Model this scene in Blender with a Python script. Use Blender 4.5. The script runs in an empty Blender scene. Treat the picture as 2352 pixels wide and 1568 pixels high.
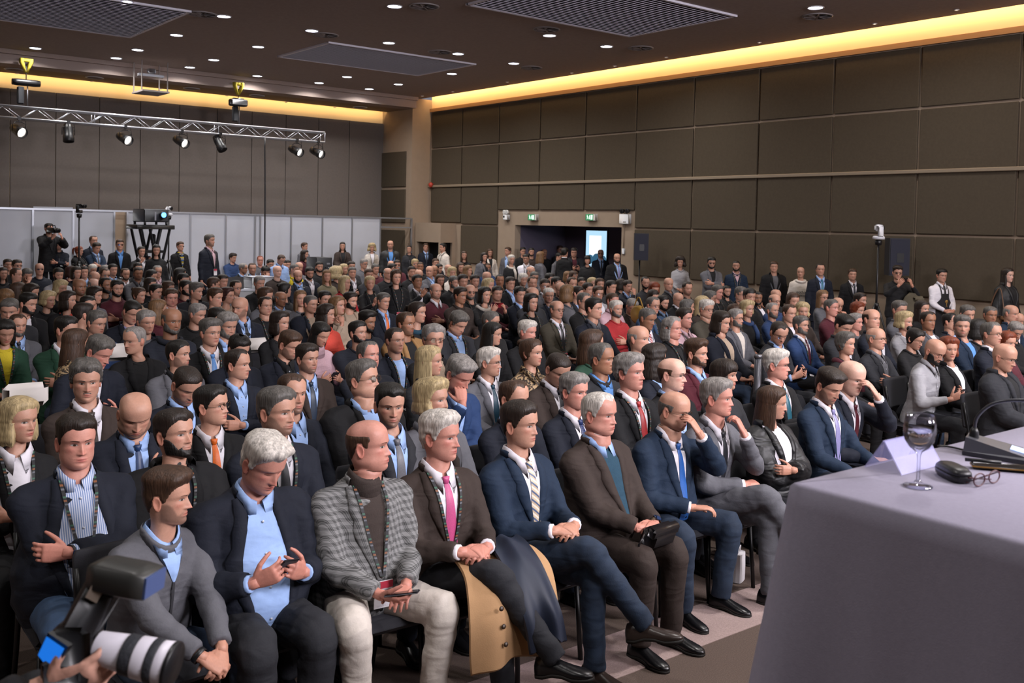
import bpy, math, random, re
import numpy as np
from mathutils import Vector, Matrix
from mathutils.bvhtree import BVHTree
R = random.Random(7)
S = bpy.context.scene
COL = S.collection
D2R = math.pi / 180

# ------------------------------------------------------------------ camera
F, YAW, PITCH, ROLL, CY, CAMH = 2249.9, 0.6754, 0.0342, -0.0223, -189.9, 2.25
U = 17.0                                   # metres from the camera to the right-hand wall
def cam_axes():
    cy, sy = math.cos(YAW), math.sin(YAW)
    fwd = np.array([sy * math.cos(PITCH), cy * math.cos(PITCH), -math.sin(PITCH)])
    right = np.array([cy, -sy, 0.0]); down = np.cross(fwd, right)
    c, s = math.cos(ROLL), math.sin(ROLL)
    return right * c + down * s, -right * s + down * c, fwd
CR, CD, CF = cam_axes()
cd = bpy.data.cameras.new('camera'); cam = bpy.data.objects.new('camera', cd); COL.objects.link(cam)
cam.matrix_world = Matrix(((CR[0], -CD[0], -CF[0], 0), (CR[1], -CD[1], -CF[1], 0), (CR[2], -CD[2], -CF[2], CAMH), (0, 0, 0, 1)))
cd.sensor_width = 36; cd.lens = 36 * F / 2352; cd.shift_y = CY / 2352; cd.clip_start = 0.05; cd.clip_end = 200
cd.dof.use_dof = True; cd.dof.focus_distance = 7.0; cd.dof.aperture_fstop = 5.6
S.camera = cam

# ------------------------------------------------------------------ world, exposure
w = bpy.data.worlds.new('world'); S.world = w; w.use_nodes = True
w.node_tree.nodes['Background'].inputs[0].default_value = (0.80, 0.82, 1.0, 1)
w.node_tree.nodes['Background'].inputs[1].default_value = 0.22
S.view_settings.view_transform = 'Standard'; S.view_settings.look = 'None'
S.view_settings.exposure = 0.12; S.view_settings.gamma = 1.0; S.view_settings.use_curve_mapping = False
try:
    S.cycles.max_bounces = 5; S.cycles.diffuse_bounces = 2; S.cycles.glossy_bounces = 2; S.cycles.transmission_bounces = 4
    S.cycles.transparent_max_bounces = 6; S.cycles.caustics_reflective = False; S.cycles.caustics_refractive = False
    S.cycles.sample_clamp_indirect = 4; S.cycles.use_denoising = True
except Exception: pass

# ------------------------------------------------------------------ photo geometry: a pixel's ray and where it meets a plane
def ray(px, py):
    return (px - 1176) / F * CR + (py - 784 - CY) / F * CD + CF
CAM = np.array([0, 0, CAMH])
def at_x(px, py, X): r = ray(px, py); return CAM + r * (X / r[0])
def at_y(px, py, Y): r = ray(px, py); return CAM + r * (Y / r[1])
def at_z(px, py, Z): r = ray(px, py); return CAM + r * ((Z - CAMH) / r[2])
def at_d(px, py, d): return CAM + ray(px, py) * d

# ------------------------------------------------------------------ materials
def srgb(c):
    if isinstance(c, str): c = tuple(int(c[i:i + 2], 16) for i in (0, 2, 4))
    return tuple(((v / 255) / 12.92 if v / 255 < 0.04045 else ((v / 255 + 0.055) / 1.055) ** 2.4) for v in c)
MATS = {}
def mat(name, col, rough=0.6, metal=0.0, noise=0.0, nscale=40, bump=0.0, bscale=200, spec=0.5, emit=None, estr=0, stretch=None, sheen=0.0, attr=None, coat=0.0, alpha=None, crease=0.0):
    if name in MATS: return MATS[name]
    m = bpy.data.materials.new(name); m.use_nodes = True; nt = m.node_tree; N = nt.nodes; L = nt.links
    b = N['Principled BSDF']; c = srgb(col) if not isinstance(col, tuple) or max(col) > 1 else col
    b.inputs['Base Color'].default_value = (*c, 1); b.inputs['Roughness'].default_value = rough; b.inputs['Metallic'].default_value = metal
    b.inputs['Specular IOR Level'].default_value = spec
    if coat: b.inputs['Coat Weight'].default_value = coat
    if sheen: b.inputs['Sheen Weight'].default_value = sheen
    if emit: b.inputs['Emission Color'].default_value = (*srgb(emit), 1); b.inputs['Emission Strength'].default_value = estr
    src = None
    if attr:
        a = N.new('ShaderNodeAttribute'); a.attribute_name = attr; src = a.outputs['Color']
        L.new(src, b.inputs['Base Color'])
    if noise or bump:
        tc = N.new('ShaderNodeTexCoord'); mp = N.new('ShaderNodeMapping'); L.new(tc.outputs['Object'], mp.inputs[0])
        if stretch: mp.inputs['Scale'].default_value = stretch
    if noise:
        n = N.new('ShaderNodeTexNoise'); n.inputs['Scale'].default_value = nscale; n.inputs['Detail'].default_value = 3
        L.new(mp.outputs[0], n.inputs['Vector'])
        mr = N.new('ShaderNodeMapRange'); mr.inputs[1].default_value = .3; mr.inputs[2].default_value = .7
        mr.inputs[3].default_value = 1 - noise; mr.inputs[4].default_value = 1 + noise; L.new(n.outputs['Fac'], mr.inputs[0])
        mx = N.new('ShaderNodeVectorMath'); mx.operation = 'SCALE'; L.new(mr.outputs[0], mx.inputs['Scale'])
        if src: L.new(src, mx.inputs[0])
        else: mx.inputs[0].default_value = c
        L.new(mx.outputs[0], b.inputs['Base Color'])
    if bump:
        n2 = N.new('ShaderNodeTexNoise'); n2.inputs['Scale'].default_value = bscale; n2.inputs['Detail'].default_value = 2
        L.new(mp.outputs[0], n2.inputs['Vector'])
        bp = N.new('ShaderNodeBump'); bp.inputs['Strength'].default_value = bump; bp.inputs['Distance'].default_value = .004
        L.new(n2.outputs['Fac'], bp.inputs['Height']); L.new(bp.outputs[0], b.inputs['Normal'])
        if crease:                                                     # broad creases of worn cloth
            w3 = N.new('ShaderNodeTexNoise'); w3.inputs['Scale'].default_value = 5; w3.inputs['Detail'].default_value = 1.5; w3.inputs['Distortion'].default_value = 1.0
            mp3 = N.new('ShaderNodeMapping'); L.new(tc.outputs['Object'], mp3.inputs[0]); mp3.inputs['Rotation'].default_value = (.3, .6, .5); mp3.inputs['Scale'].default_value = (1.0, 1.0, 2.6); L.new(mp3.outputs[0], w3.inputs['Vector'])
            b3 = N.new('ShaderNodeBump'); b3.inputs['Strength'].default_value = crease; b3.inputs['Distance'].default_value = .045
            L.new(w3.outputs['Fac'], b3.inputs['Height']); L.new(b3.outputs[0], bp.inputs['Normal'])
    if alpha is not None: b.inputs['Alpha'].default_value = alpha
    MATS[name] = m; return m

def glass(name, tint=(1, 1, 1), rough=0.0, fac=0.12):
    """thin pane: mostly transparent with a Fresnel gloss"""
    if name in MATS: return MATS[name]
    m = bpy.data.materials.new(name); m.use_nodes = True; nt = m.node_tree; N = nt.nodes; L = nt.links
    for n in list(N): N.remove(n)
    o = N.new('ShaderNodeOutputMaterial'); mx = N.new('ShaderNodeMixShader'); t = N.new('ShaderNodeBsdfTransparent'); g = N.new('ShaderNodeBsdfGlossy')
    t.inputs[0].default_value = (*tint, 1); g.inputs['Roughness'].default_value = rough
    lw = N.new('ShaderNodeLayerWeight'); lw.inputs[0].default_value = .25
    ad = N.new('ShaderNodeMath'); ad.operation = 'MULTIPLY_ADD'; ad.inputs[1].default_value = .8; ad.inputs[2].default_value = fac * .4
    L.new(lw.outputs['Fresnel'], ad.inputs[0]); L.new(ad.outputs[0], mx.inputs[0]); L.new(t.outputs[0], mx.inputs[1]); L.new(g.outputs[0], mx.inputs[2]); L.new(mx.outputs[0], o.inputs[0])
    MATS[name] = m; return m

# ------------------------------------------------------------------ mesh building
class MB:
    """collects vertices and faces of ONE part"""
    def __init__(s): s.v = []; s.f = []; s.n = 0; s.mi = []
    def add(s, v, f, mi=0):
        v = np.asarray(v, float).reshape(-1, 3); s.v.append(v)
        s.f += [tuple(i + s.n for i in q) for q in f]; s.mi += [mi] * len(f); s.n += len(v); return s
    def arr(s): return np.concatenate(s.v) if s.v else np.zeros((0, 3))
    def box(s, c, h, rot=None, mi=0, bev=0.0):
        """box with centre c, half sizes h; bev chamfers the edges"""
        hx, hy, hz = h
        if bev <= 0:
            v = np.array([(x * hx, y * hy, z * hz) for x in (-1, 1) for y in (-1, 1) for z in (-1, 1)])
            f = [(0, 1, 3, 2), (4, 6, 7, 5), (0, 4, 5, 1), (2, 3, 7, 6), (0, 2, 6, 4), (1, 5, 7, 3)]
        else:
            b = min(bev, .95 * min(h)); v = []; ix = {}
            for x in (-1, 1):
                for y in (-1, 1):
                    for z in (-1, 1):
                        for a in range(3):
                            p = [x * (hx - b), y * (hy - b), z * (hz - b)]; p[a] = (x * hx, y * hy, z * hz)[a]
                            ix[(x, y, z, a)] = len(v); v.append(p)
            f = []
            for a in range(3):
                o = [i for i in range(3) if i != a]
                for sg in (-1, 1):
                    q = []
                    for u, w_ in ((-1, -1), (1, -1), (1, 1), (-1, 1)):
                        k = [0, 0, 0]; k[a] = sg; k[o[0]] = u; k[o[1]] = w_; q.append(ix[(*k, a)])
                    f.append(q)
            for a in range(3):
                o = [i for i in range(3) if i != a]
                for u in (-1, 1):
                    for w_ in (-1, 1):
                        k1 = [0, 0, 0]; k1[o[0]] = u; k1[o[1]] = w_; k2 = list(k1); k1[a] = -1; k2[a] = 1
                        f.append([ix[(*k1, o[0])], ix[(*k2, o[0])], ix[(*k2, o[1])], ix[(*k1, o[1])]])
            for x in (-1, 1):
                for y in (-1, 1):
                    for z in (-1, 1): f.append([ix[(x, y, z, 0)], ix[(x, y, z, 1)], ix[(x, y, z, 2)]])
            v = np.array(v)
        if rot is not None: v = v @ np.array(rot).T
        return s.add(v + np.asarray(c), f, mi)
    def rings(s, rings, closed=True, cap=True, mi=0):
        """loft of equal-length rings"""
        n = len(rings[0]); m = len(rings); f = []
        for i in range(m - 1):
            for j in range(n if closed else n - 1):
                k = (j + 1) % n; f.append((i * n + j, i * n + k, (i + 1) * n + k, (i + 1) * n + j))
        if cap and closed: f.append(tuple(range(n - 1, -1, -1))); f.append(tuple((m - 1) * n + j for j in range(n)))
        return s.add(np.concatenate([np.asarray(r, float) for r in rings]), f, mi)
    def tube(s, pts, rad, n=8, cap=True, mi=0, flat=1.0, up=None):
        return s.rings(tube_rings(pts, rad, n, flat, up), True, cap, mi)
    def lathe(s, prof, n=24, c=(0, 0, 0), axis='z', mi=0, cap=True, rot=None):
        a = np.arange(n) / n * 2 * math.pi; rr = []
        for r, z in prof: rr.append(np.stack([r * np.cos(a), r * np.sin(a), np.full(n, z)], 1))
        if axis == 'x': rr = [q[:, [2, 0, 1]] for q in rr]
        if axis == 'y': rr = [q[:, [1, 2, 0]] for q in rr]
        if rot is not None: rr = [q @ np.array(rot).T for q in rr]
        return s.rings([q + np.asarray(c) for q in rr], True, cap, mi)
    def grid(s, P, mi=0, close=False):
        """P: (rows, cols, 3)"""
        r, c = P.shape[:2]; f = []
        for i in range(r - 1):
            for j in range(c if close else c - 1):
                k = (j + 1) % c; f.append((i * c + j, i * c + k, (i + 1) * c + k, (i + 1) * c + j))
        return s.add(P.reshape(-1, 3), f, mi)
    def mesh(s, name='m', smooth=True):
        return to_mesh(name, s.arr(), s.f, smooth, s.mi)
def tube_rings(pts, rad, n=8, flat=1.0, up=None):
    P = np.asarray(pts, float); k = len(P); rad = np.broadcast_to(np.asarray(rad, float), (k,))
    T = np.zeros_like(P); T[0] = P[1] - P[0]; T[-1] = P[-1] - P[-2]
    if k > 2: T[1:-1] = P[2:] - P[:-2]
    T /= np.linalg.norm(T, axis=1)[:, None] + 1e-12
    u = np.array(up, float) if up is not None else (np.array([0, 0, 1.]) if abs(T[0][2]) < .9 else np.array([1., 0, 0]))
    a = np.arange(n) / n * 2 * math.pi; out = []
    for i in range(k):
        x = u - T[i] * (u @ T[i]); x /= np.linalg.norm(x) + 1e-12; y = np.cross(T[i], x); u = x
        out.append(P[i] + rad[i] * (np.outer(np.cos(a), x) * flat + np.outer(np.sin(a), y)))
    return out
def to_mesh(name, v, f, smooth=True, mi=None):
    me = bpy.data.meshes.new(name); me.from_pydata(np.asarray(v).tolist(), [], f)
    if smooth: me.polygons.foreach_set('use_smooth', [True] * len(me.polygons))
    if mi is not None and any(mi): me.polygons.foreach_set('material_index', mi)
    return me
def link(name, me, m=None, parent=None, loc=None):
    """ONE object for one part; materials sit on the object so that alike parts share a mesh"""
    o = bpy.data.objects.new(name, me); COL.objects.link(o)
    ms = m if isinstance(m, (list, tuple)) else [m]
    if m is not None:
        while len(me.materials) < len(ms): me.materials.append(None)
        for i, x in enumerate(ms):
            if me.users == 1: me.materials[i] = x
            else: o.material_slots[i].link = 'OBJECT'; o.material_slots[i].material = x
    if parent: o.parent = parent
    if loc is not None: o.location = loc
    return o
def part(name, mb, m, parent=None, smooth=True, loc=None): return link(name, mb.mesh(name, smooth), m, parent, loc)
def tag(o, label=None, cat=None, group=None, kind=None):
    if label: o['label'] = label
    if cat: o['category'] = cat
    if group: o['group'] = group
    if kind: o['kind'] = kind
    return o
def empty(name, loc, label=None, cat=None, group=None, rz=0):
    o = bpy.data.objects.new(name, None); o.empty_display_size = .1; COL.objects.link(o); o.location = loc; o.rotation_euler = (0, 0, rz)
    return tag(o, label, cat, group)
def struct(name, mb, m, parent=None, smooth=False):
    o = part(name, mb, m, parent, smooth); o['kind'] = 'structure'; return o
def rotz(a): c, s = math.cos(a), math.sin(a); return np.array([[c, -s, 0], [s, c, 0], [0, 0, 1.]])
def rotx(a): c, s = math.cos(a), math.sin(a); return np.array([[1., 0, 0], [0, c, -s], [0, s, c]])
def roty(a): c, s = math.cos(a), math.sin(a); return np.array([[c, 0, s], [0, 1., 0], [-s, 0, c]])
def basis(z, x=None):
    """rotation whose columns are x, y, z; z given, x roughly given"""
    z = np.asarray(z, float); z = z / np.linalg.norm(z); x = np.asarray(x if x is not None else (1, 0, 0), float)
    x = x - z * (x @ z); x /= np.linalg.norm(x); return np.stack([x, np.cross(z, x), z], 1)
def sstep(x, a=0.0, b=1.0):
    t = np.clip((np.asarray(x, float) - a) / (b - a), 0, 1); return t * t * (3 - 2 * t)
def smooth_path(P, n):
    """Catmull-Rom through the rows of P"""
    P = np.asarray(P, float); k = len(P); Q = np.concatenate([[2 * P[0] - P[1]], P, [2 * P[-1] - P[-2]]])
    t = np.linspace(0, k - 1, n); i = np.minimum(t.astype(int), k - 2); u = (t - i)[:, None]
    p0, p1, p2, p3 = Q[i], Q[i + 1], Q[i + 2], Q[i + 3]
    return .5 * (2 * p1 + (p2 - p0) * u + (2 * p0 - 5 * p1 + 4 * p2 - p3) * u * u + (3 * p1 - p0 - 3 * p2 + p3) * u ** 3)
# ------------------------------------------------------------------ heads: one lofted surface per person, features displaced into it (cm, face towards -y, eyes at z = 0)
_P = {0: [(0, 11.6), (5.2, 10.7), (8.4, 8.0), (9.4, 5.2), (9.7, 2.2), (9.0, .2), (9.0, -2.2), (9.0, -4.4), (9.0, -6.5), (8.8, -9.3), (7.7, -11.2), (4.6, -11.7), (4.5, -14.5), (4.8, -18.5), (4.6, -22)],
      45: [(0, 11.6), (5.0, 10.8), (8.1, 8.0), (9.0, 5.2), (9.0, 2.1), (8.3, .0), (8.3, -2.2), (8.1, -4.2), (7.7, -6.3), (7.0, -8.7), (6.0, -10.4), (4.9, -11.3), (5.3, -14.5), (5.5, -18.2), (5.3, -22)],
      90: [(0, 11.6), (4.4, 10.7), (6.9, 8.1), (7.6, 5.2), (7.7, 2.1), (7.6, 0), (7.35, -2), (7.0, -4), (6.7, -5.8), (6.3, -7.4), (5.9, -8.8), (5.6, -10.2), (5.7, -14), (6.0, -17.5), (6, -21)],
      135: [(0, 11.6), (5.2, 10.6), (8.3, 7.9), (9.1, 5.2), (9.2, 2.1), (9.0, 0), (8.5, -2), (7.7, -4), (6.9, -6), (6.4, -7.8), (6.1, -9.4), (6.0, -11), (5.9, -14), (6.2, -16.5), (6, -20)],
      180: [(0, 11.6), (5.6, 10.4), (9.0, 7.8), (10.2, 5.2), (10.4, 2.1), (10.1, 0), (9.4, -2), (8.4, -4), (7.2, -6.2), (6.6, -8.2), (6.3, -10), (6.2, -11.5), (6.3, -14), (6.4, -16.5), (6, -19)]}
_KEYS = np.array([_P[k] for k in (0, 45, 90, 135, 180)], float)          # (5, 15, 2)
_LOD = {'n': (60, [3, 3, 3, 4, 7, 6, 7, 8, 7, 5, 3, 3, 3, 2], 1.3), 'm': (36, [2, 2, 2, 2, 4, 3, 4, 4, 4, 3, 2, 2, 2, 1], 1.3), 'f': (20, [1, 1, 1, 1, 2, 2, 2, 2, 2, 1, 1, 1, 1, 1], 1.2)}
def _cr(K, t, axis):
    """Catmull-Rom along an axis of K at parameters t"""
    K = np.moveaxis(K, axis, 0); n = len(K); Q = np.concatenate([[2 * K[0] - K[1]], K, [2 * K[-1] - K[-2]]])
    i = np.clip(t.astype(int), 0, n - 2); u = (t - i).reshape((-1,) + (1,) * (K.ndim - 1)); p0, p1, p2, p3 = Q[i], Q[i + 1], Q[i + 2], Q[i + 3]
    r = .5 * (2 * p1 + (p2 - p0) * u + (2 * p0 - 5 * p1 + 4 * p2 - p3) * u * u + (3 * p1 - p0 - 3 * p2 + p3) * u ** 3)
    return np.moveaxis(r, 0, axis)
_GRID = {}
def base_grid(lod):
    if lod in _GRID: return _GRID[lod]
    nc, rows, ex = _LOD[lod]
    u = (np.arange(nc) + .5) / nc * 2 - 1 if lod != 'f' else np.arange(nc) / nc * 2 - 1
    u = np.arange(nc) / nc * 2 - 1
    th = np.sign(u) * np.abs(u) ** ex * math.pi
    s = [0.0]
    for i, n in enumerate(rows): s += [i + (j + 1) / n for j in range(n)]
    s = np.array(s)
    K = _KEYS.copy(); K = np.concatenate([K[1:2], K, K[3:4]])            # mirror for the ends
    t = np.abs(th) / (math.pi / 4)
    i = np.clip(t.astype(int), 0, 3); v = (t - i)[:, None, None]
    p0, p1, p2, p3 = K[i], K[i + 1], K[i + 2], K[i + 3]
    c = .5 * (2 * p1 + (p2 - p0) * v + (2 * p0 - 5 * p1 + 4 * p2 - p3) * v * v + (3 * p1 - p0 - 3 * p2 + p3) * v ** 3)   # (nc, 15, 2)
    g = _cr(c, s, 1)                                                      # (nc, ns, 2)
    g[:, 0, 0] = 0.0
    g = np.swapaxes(g, 0, 1)
    TH = np.broadcast_to(th, g.shape[:2]); SS = np.broadcast_to(s[:, None], g.shape[:2])
    _GRID[lod] = (g[..., 0], g[..., 1], TH, SS); return _GRID[lod]
def gs(x, c, w): return np.exp(-((x - c) / w) ** 2)
def head_surf(lod, mo):
    """(rows, cols, 3) head and neck surface in cm for the morph mo; also theta and level"""
    r, z, TH, SS = base_grid(lod)
    r = np.maximum(r, 0); x = r * np.sin(TH); f = r * np.cos(TH)
    fr = sstep(np.cos(TH), .05, .5) * sstep(SS, 1.5, 3) * (1 - sstep(SS, 10.6, 11.4))
    ax = np.abs(x); k = mo['nose']; fem = mo['fem']
    t = np.clip((1.2 - z) / 5.0, 0, 1.2); wn = .62 + .55 * t
    pr = (.25 + 2.15 * t ** 1.25 * k) * (1 - sstep(-z, 3.75, 4.75)) * sstep(-z, -1.6, .2)
    d = pr * np.exp(-(x / wn) ** 2 * 1.3)
    d += .75 * gs(ax, 1.3, .6) * gs(z, -3.85, .62) * k
    d += -.85 * gs(ax, 3.1, 1.45) * gs(z, .1, 1.05) + .42 * gs(ax, 3.1, 1.2) * gs(z, 0, .55)
    d += (.38 - .25 * fem) * gs(ax, 2.9, 2.1) * gs(z, 1.95, .7)
    d += .42 * gs(x, 0, 2.1) * gs(z, -6.1, .4) + .5 * gs(x, 0, 1.8) * gs(z, -7.0, .48) - .3 * gs(x, 0, 2.5) * gs(z, -6.5, .2)
    d += -.38 * gs(x, 0, 1.9) * gs(z, -8.05, .5) + (.4 - .1 * fem) * gs(x, 0, 1.7) * gs(z, -9.7, 1.0)
    d += .4 * gs(ax, 5.0, 1.6) * gs(z, -1.6, 1.5) - (.2 + .15 * mo['age']) * gs(ax - (1.9 + .35 * (-4.2 - z)), 0, .45) * gs(z, -5.4, 1.3)
    d += -.3 * mo['age'] * gs(ax, 5.2, 1.3) * gs(z, -5, 1.6) + .12 * mo['age'] * gs(ax, 3.1, 1.2) * gs(z, -1.5, .35)
    f = f + d * fr
    low = sstep(-z, 2.5, 9.5) * (1 - sstep(SS, 10.6, 12))
    x = x * (1 + (mo['jaw'] - 1) * low - .06 * fem * low)
    ch = mo['chub']
    cheek = ch * (gs(z, -6.5, 3.2) * (1 - sstep(SS, 11.5, 13)))
    rad = np.sqrt(x * x + f * f) + 1e-6
    x = x * (1 + .9 * cheek / rad * sstep(np.abs(TH), .3, 1.1)); f = f * (1 + .45 * cheek / rad)
    nk = sstep(SS, 10.4, 11.2) * (1 - sstep(SS, 12.5, 14)); g2 = 1 + nk * (.16 * ch - .13 * fem)
    x = x * g2; f = f * np.where(f > 0, 1 + nk * (.42 * ch - .13 * fem), g2)
    z = np.where(z < 0, z * mo['len'], z * (1 + .4 * (mo['len'] - 1))) ; x = x * mo['wid']
    P = np.stack([x, -f, z], -1)
    return P, TH, SS
def skin_cols(P, SS, base, mo):
    b = np.array(base); c = np.broadcast_to(b, P.shape).copy(); x, f, z = P[..., 0], -P[..., 1], P[..., 2]; ax = np.abs(x); L = mo['len']
    fr = sstep(f, 4, 7)
    lip = (gs(x, 0, 2.0) * (gs(z, -6.05 * L, .42) + gs(z, -7.0 * L, .5))).clip(0, 1) * fr * (1 - .55 * mo.get('beard', 0))
    red = (gs(ax, 4.6, 1.9) * gs(z, -2.2, 1.8) * .5 + gs(x, 0, 1.3) * gs(z, -3.4, 1.2) * .6) * fr * mo['rosy']
    c = c * (1 - red[..., None] * np.array([0, .32, .30])) ; c = c * (1 - lip[..., None] * np.array([.10, .48, .42]) * (1 + .25 * mo['fem']))
    if mo['stub'] > 0:
        m = beard_mask(P, L); k = sstep(m, -.2, 1.2) * mo['stub']; c = c * (1 - k[..., None]) + k[..., None] * np.array([.045, .036, .03])
    return c.clip(0, 1)
def beard_mask(P, L=1):
    """signed depth (cm) inside the beard region"""
    x, f, z = np.abs(P[..., 0]), -P[..., 1], P[..., 2] / L
    top = np.where(x < 2.6, -4.75 - .12 * x, -5.0 - .9 * (x - 2.6)); top = np.where(x > 4.2, -6.4 + 1.9 * (x - 4.2), top); top = np.minimum(top, -.8)
    m = np.minimum(top - z, z + 12.2 - .4 * x); m = np.minimum(m, f + .6)
    lips = 1.0 - np.sqrt((x / 2.1) ** 2 + ((z + 6.5) / .85) ** 2)
    return np.minimum(m, -lips * 1.2 + .15)

# ------------------------------------------------------------------ hair: a shell over the scalp; its lower edge dives under the skin along the hairline
_HL = {'man': [(0, 6.2), (25, 6.7), (45, 5.4), (58, 3.2), (68, .8), (76, -1.5), (84, -1.2), (91, 1.6), (107, 1.8), (118, -3), (140, -6.4), (180, -7.4)],
       'rec': [(0, 7.6), (18, 8.6), (40, 8.8), (52, 6.0), (64, 2.0), (74, -1.4), (84, -1.2), (91, 1.6), (107, 1.8), (118, -3), (140, -6.4), (180, -7.4)],
       'bald': [(0, 30), (58, 30), (64, 4), (72, -.8), (84, -1.0), (91, 1.6), (107, 1.8), (118, -3), (140, -6.2), (180, -7.2)],
       'wom': [(0, 6.3), (28, 6.4), (45, 5.0), (58, 2.5), (68, -1.5), (78, -5), (90, -6), (110, -7), (180, -9)],
       'frn': [(0, 2.5), (35, 2.4), (50, 1.2), (60, -2.5), (75, -6), (90, -7), (180, -9)]}
# style: hairline, thickness top / side / front lift, lump amplitude, lump frequency, length of the curtain below the eyes (0 = none), curtain start angle, flare
_ST = {'sh': ('man', 1.5, .55, .5, .12, 1.6, 0, 0, 0), 'bz': ('man', .55, .3, .1, .03, 2, 0, 0, 0), 'rc': ('rec', .8, .55, .2, .08, 1.6, 0, 0, 0),
       'bd': ('bald', .3, .38, 0, .06, 1.8, 0, 0, 0), 'wv': ('man', 1.9, .8, 1.0, .38, 1.1, 0, 0, 0), 'cu': ('wom', 5.2, 5.6, .5, .9, 1.0, 10, 60, 2.6),
       'cg': ('man', 2.0, 1.5, .8, .55, 1.15, 0, 0, 0), 'lg': ('wom', 1.3, 1.1, .2, .12, 1.2, 24, 62, .3), 'md': ('wom', 1.7, 1.5, .4, .2, 1.1, 12, 58, .8),
       'wl': ('wom', 1.8, 1.8, .4, .5, .9, 19, 60, 1.6), 'fr': ('frn', 1.5, 1.4, .2, .12, 1.2, 11, 52, .6), 'bn': ('wom', .9, .7, .2, .1, 1.4, 0, 0, 0), 'pt': ('wom', .9, .7, .3, .1, 1.4, 0, 0, 0),
       'gl': ('rec', 1.6, 1.6, .4, .4, 1.0, 13, 75, 1.0), 'ws': ('wom', 2.0, 1.3, .8, .35, 1.1, 0, 0, 0), 'qf': ('man', 2.4, .5, 1.4, .15, 1.3, 0, 0, 0), 'bb': ('wom', 2.6, 1.8, 1.3, .22, .9, 7, 60, 1.2)}
def lump(P, fr, ph): return (np.sin(P[..., 0] * fr * 1.3 + ph) + np.sin(P[..., 1] * fr * 1.1 + ph * 1.7 + 1.3 * np.sin(P[..., 2] * fr * .7)) + np.sin(P[..., 2] * fr * 1.5 + ph * .6 + 1.1 * np.sin(P[..., 0] * fr))) / 3
def hair_mesh(style, lod, P, TH, SS, seed=0, T=1.0):
    hl, tt, ts, lift, la, lf, clen, cst, flare = _ST[style]
    n = int(np.searchsorted(SS[:, 0], 11.01)); Q = P[:n]; th = np.degrees(np.abs(TH[:n])); z = Q[..., 2]
    zh = np.interp(th, [k[0] for k in _HL[hl]], [k[1] for k in _HL[hl]])
    ph = seed * 1.7
    m = z - zh + .35 * np.sin(TH[:n] * 9 + ph) * .6
    if hl == 'bald': m = np.minimum(m, (6.6 if seed % 2 else 5.2) - z)
    if style == 'rc' and seed % 3 == 0: m = np.minimum(m, np.hypot(Q[..., 0], Q[..., 1] - 3.5) - 3.0)
    topn = sstep(z, 3.5, 9); wid_ = .9 if hl == 'bald' else 0; fro = sstep(-Q[..., 1], 1, 8); cov = sstep(m, -.15, 1.1 + 1.3 * fro + wid_)
    t = (ts + (tt - ts) * topn + lift * fro * topn) * T + la * lump(Q, lf, ph)
    dirn = Q - np.array([0, .6, 0.5]); dirn[..., 2] *= .8; dirn /= np.linalg.norm(dirn, axis=-1)[..., None]
    off = np.where(m > -.6, t * cov - .35 * (1 - cov), -.6)
    H = Q + dirn * off[..., None]
    mb = MB()
    if clen:
        i0 = int(np.searchsorted(SS[:, 0], 5.0)); A = Q[i0] + dirn[i0] * np.maximum(t[i0], ts)[:, None]
        rows = {'n': 16, 'm': 10, 'f': 6}[lod]; w = sstep(th[i0], cst - 12, cst + 6); C = []
        for k in range(1, rows + 1):
            u = k / rows; zz = A[:, 2] - clen * u
            rr = 1 + .02 * math.sin(u * 3) + flare * .09 * u * (1.4 - u) - .10 * sstep(u, .75, 1)
            B = A.copy(); B[:, :2] *= rr; B[:, 1] += .9 * u * (A[:, 1] > 4) - .7 * u * (np.abs(A[:, 0]) > 5); B[:, 2] = zz
            B[:, 2] += .6 * np.sin(TH[i0] * 7 + ph) * u
            B += (la * lump(B, lf, ph))[:, None] * np.array([1, 1, .2])
            In = np.stack([Q[i0, :, 0] * .72, Q[i0, :, 1] * .72, Q[i0, :, 2] - 1.5 * u], -1)
            C.append(B * w[:, None] + In * (1 - w[:, None]))
        # upper rows keep the scalp shell, then the curtain falls from eye level
        Hc = np.concatenate([H[:i0 + 1], np.stack(C)])
        Hc[i0] = H[i0] * (1 - w[:, None]) + A * w[:, None]
        mb.grid(Hc, close=True)
        last = Hc[-1].mean(0)
        inner = (Hc[-1] - last) * np.array([.55, .55, 1]) + last + np.array([0, 0, 1.0]); mb.grid(np.stack([Hc[-1], inner]), close=True)
    else: mb.grid(H, close=True)
    if style == 'bn':
        c = np.array([0, 10.5, 7.5]); a = np.linspace(0, math.pi, 7); b = np.arange(10) / 10 * 2 * math.pi
        mb.grid(np.stack([c + 3.0 * np.stack([np.sin(q) * np.cos(b), np.sin(q) * np.sin(b), np.full(10, math.cos(q))], -1) for q in a]), close=True)
    if style == 'pt':
        mb.tube([(0, 9, 6), (0, 13, 5.5), (0, 14.5, 1), (0, 14, -6), (0, 13, -11)], [1.2, 2.2, 2.6, 2.0, .6], 8)
    return mb.arr() / 100, mb.f
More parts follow.
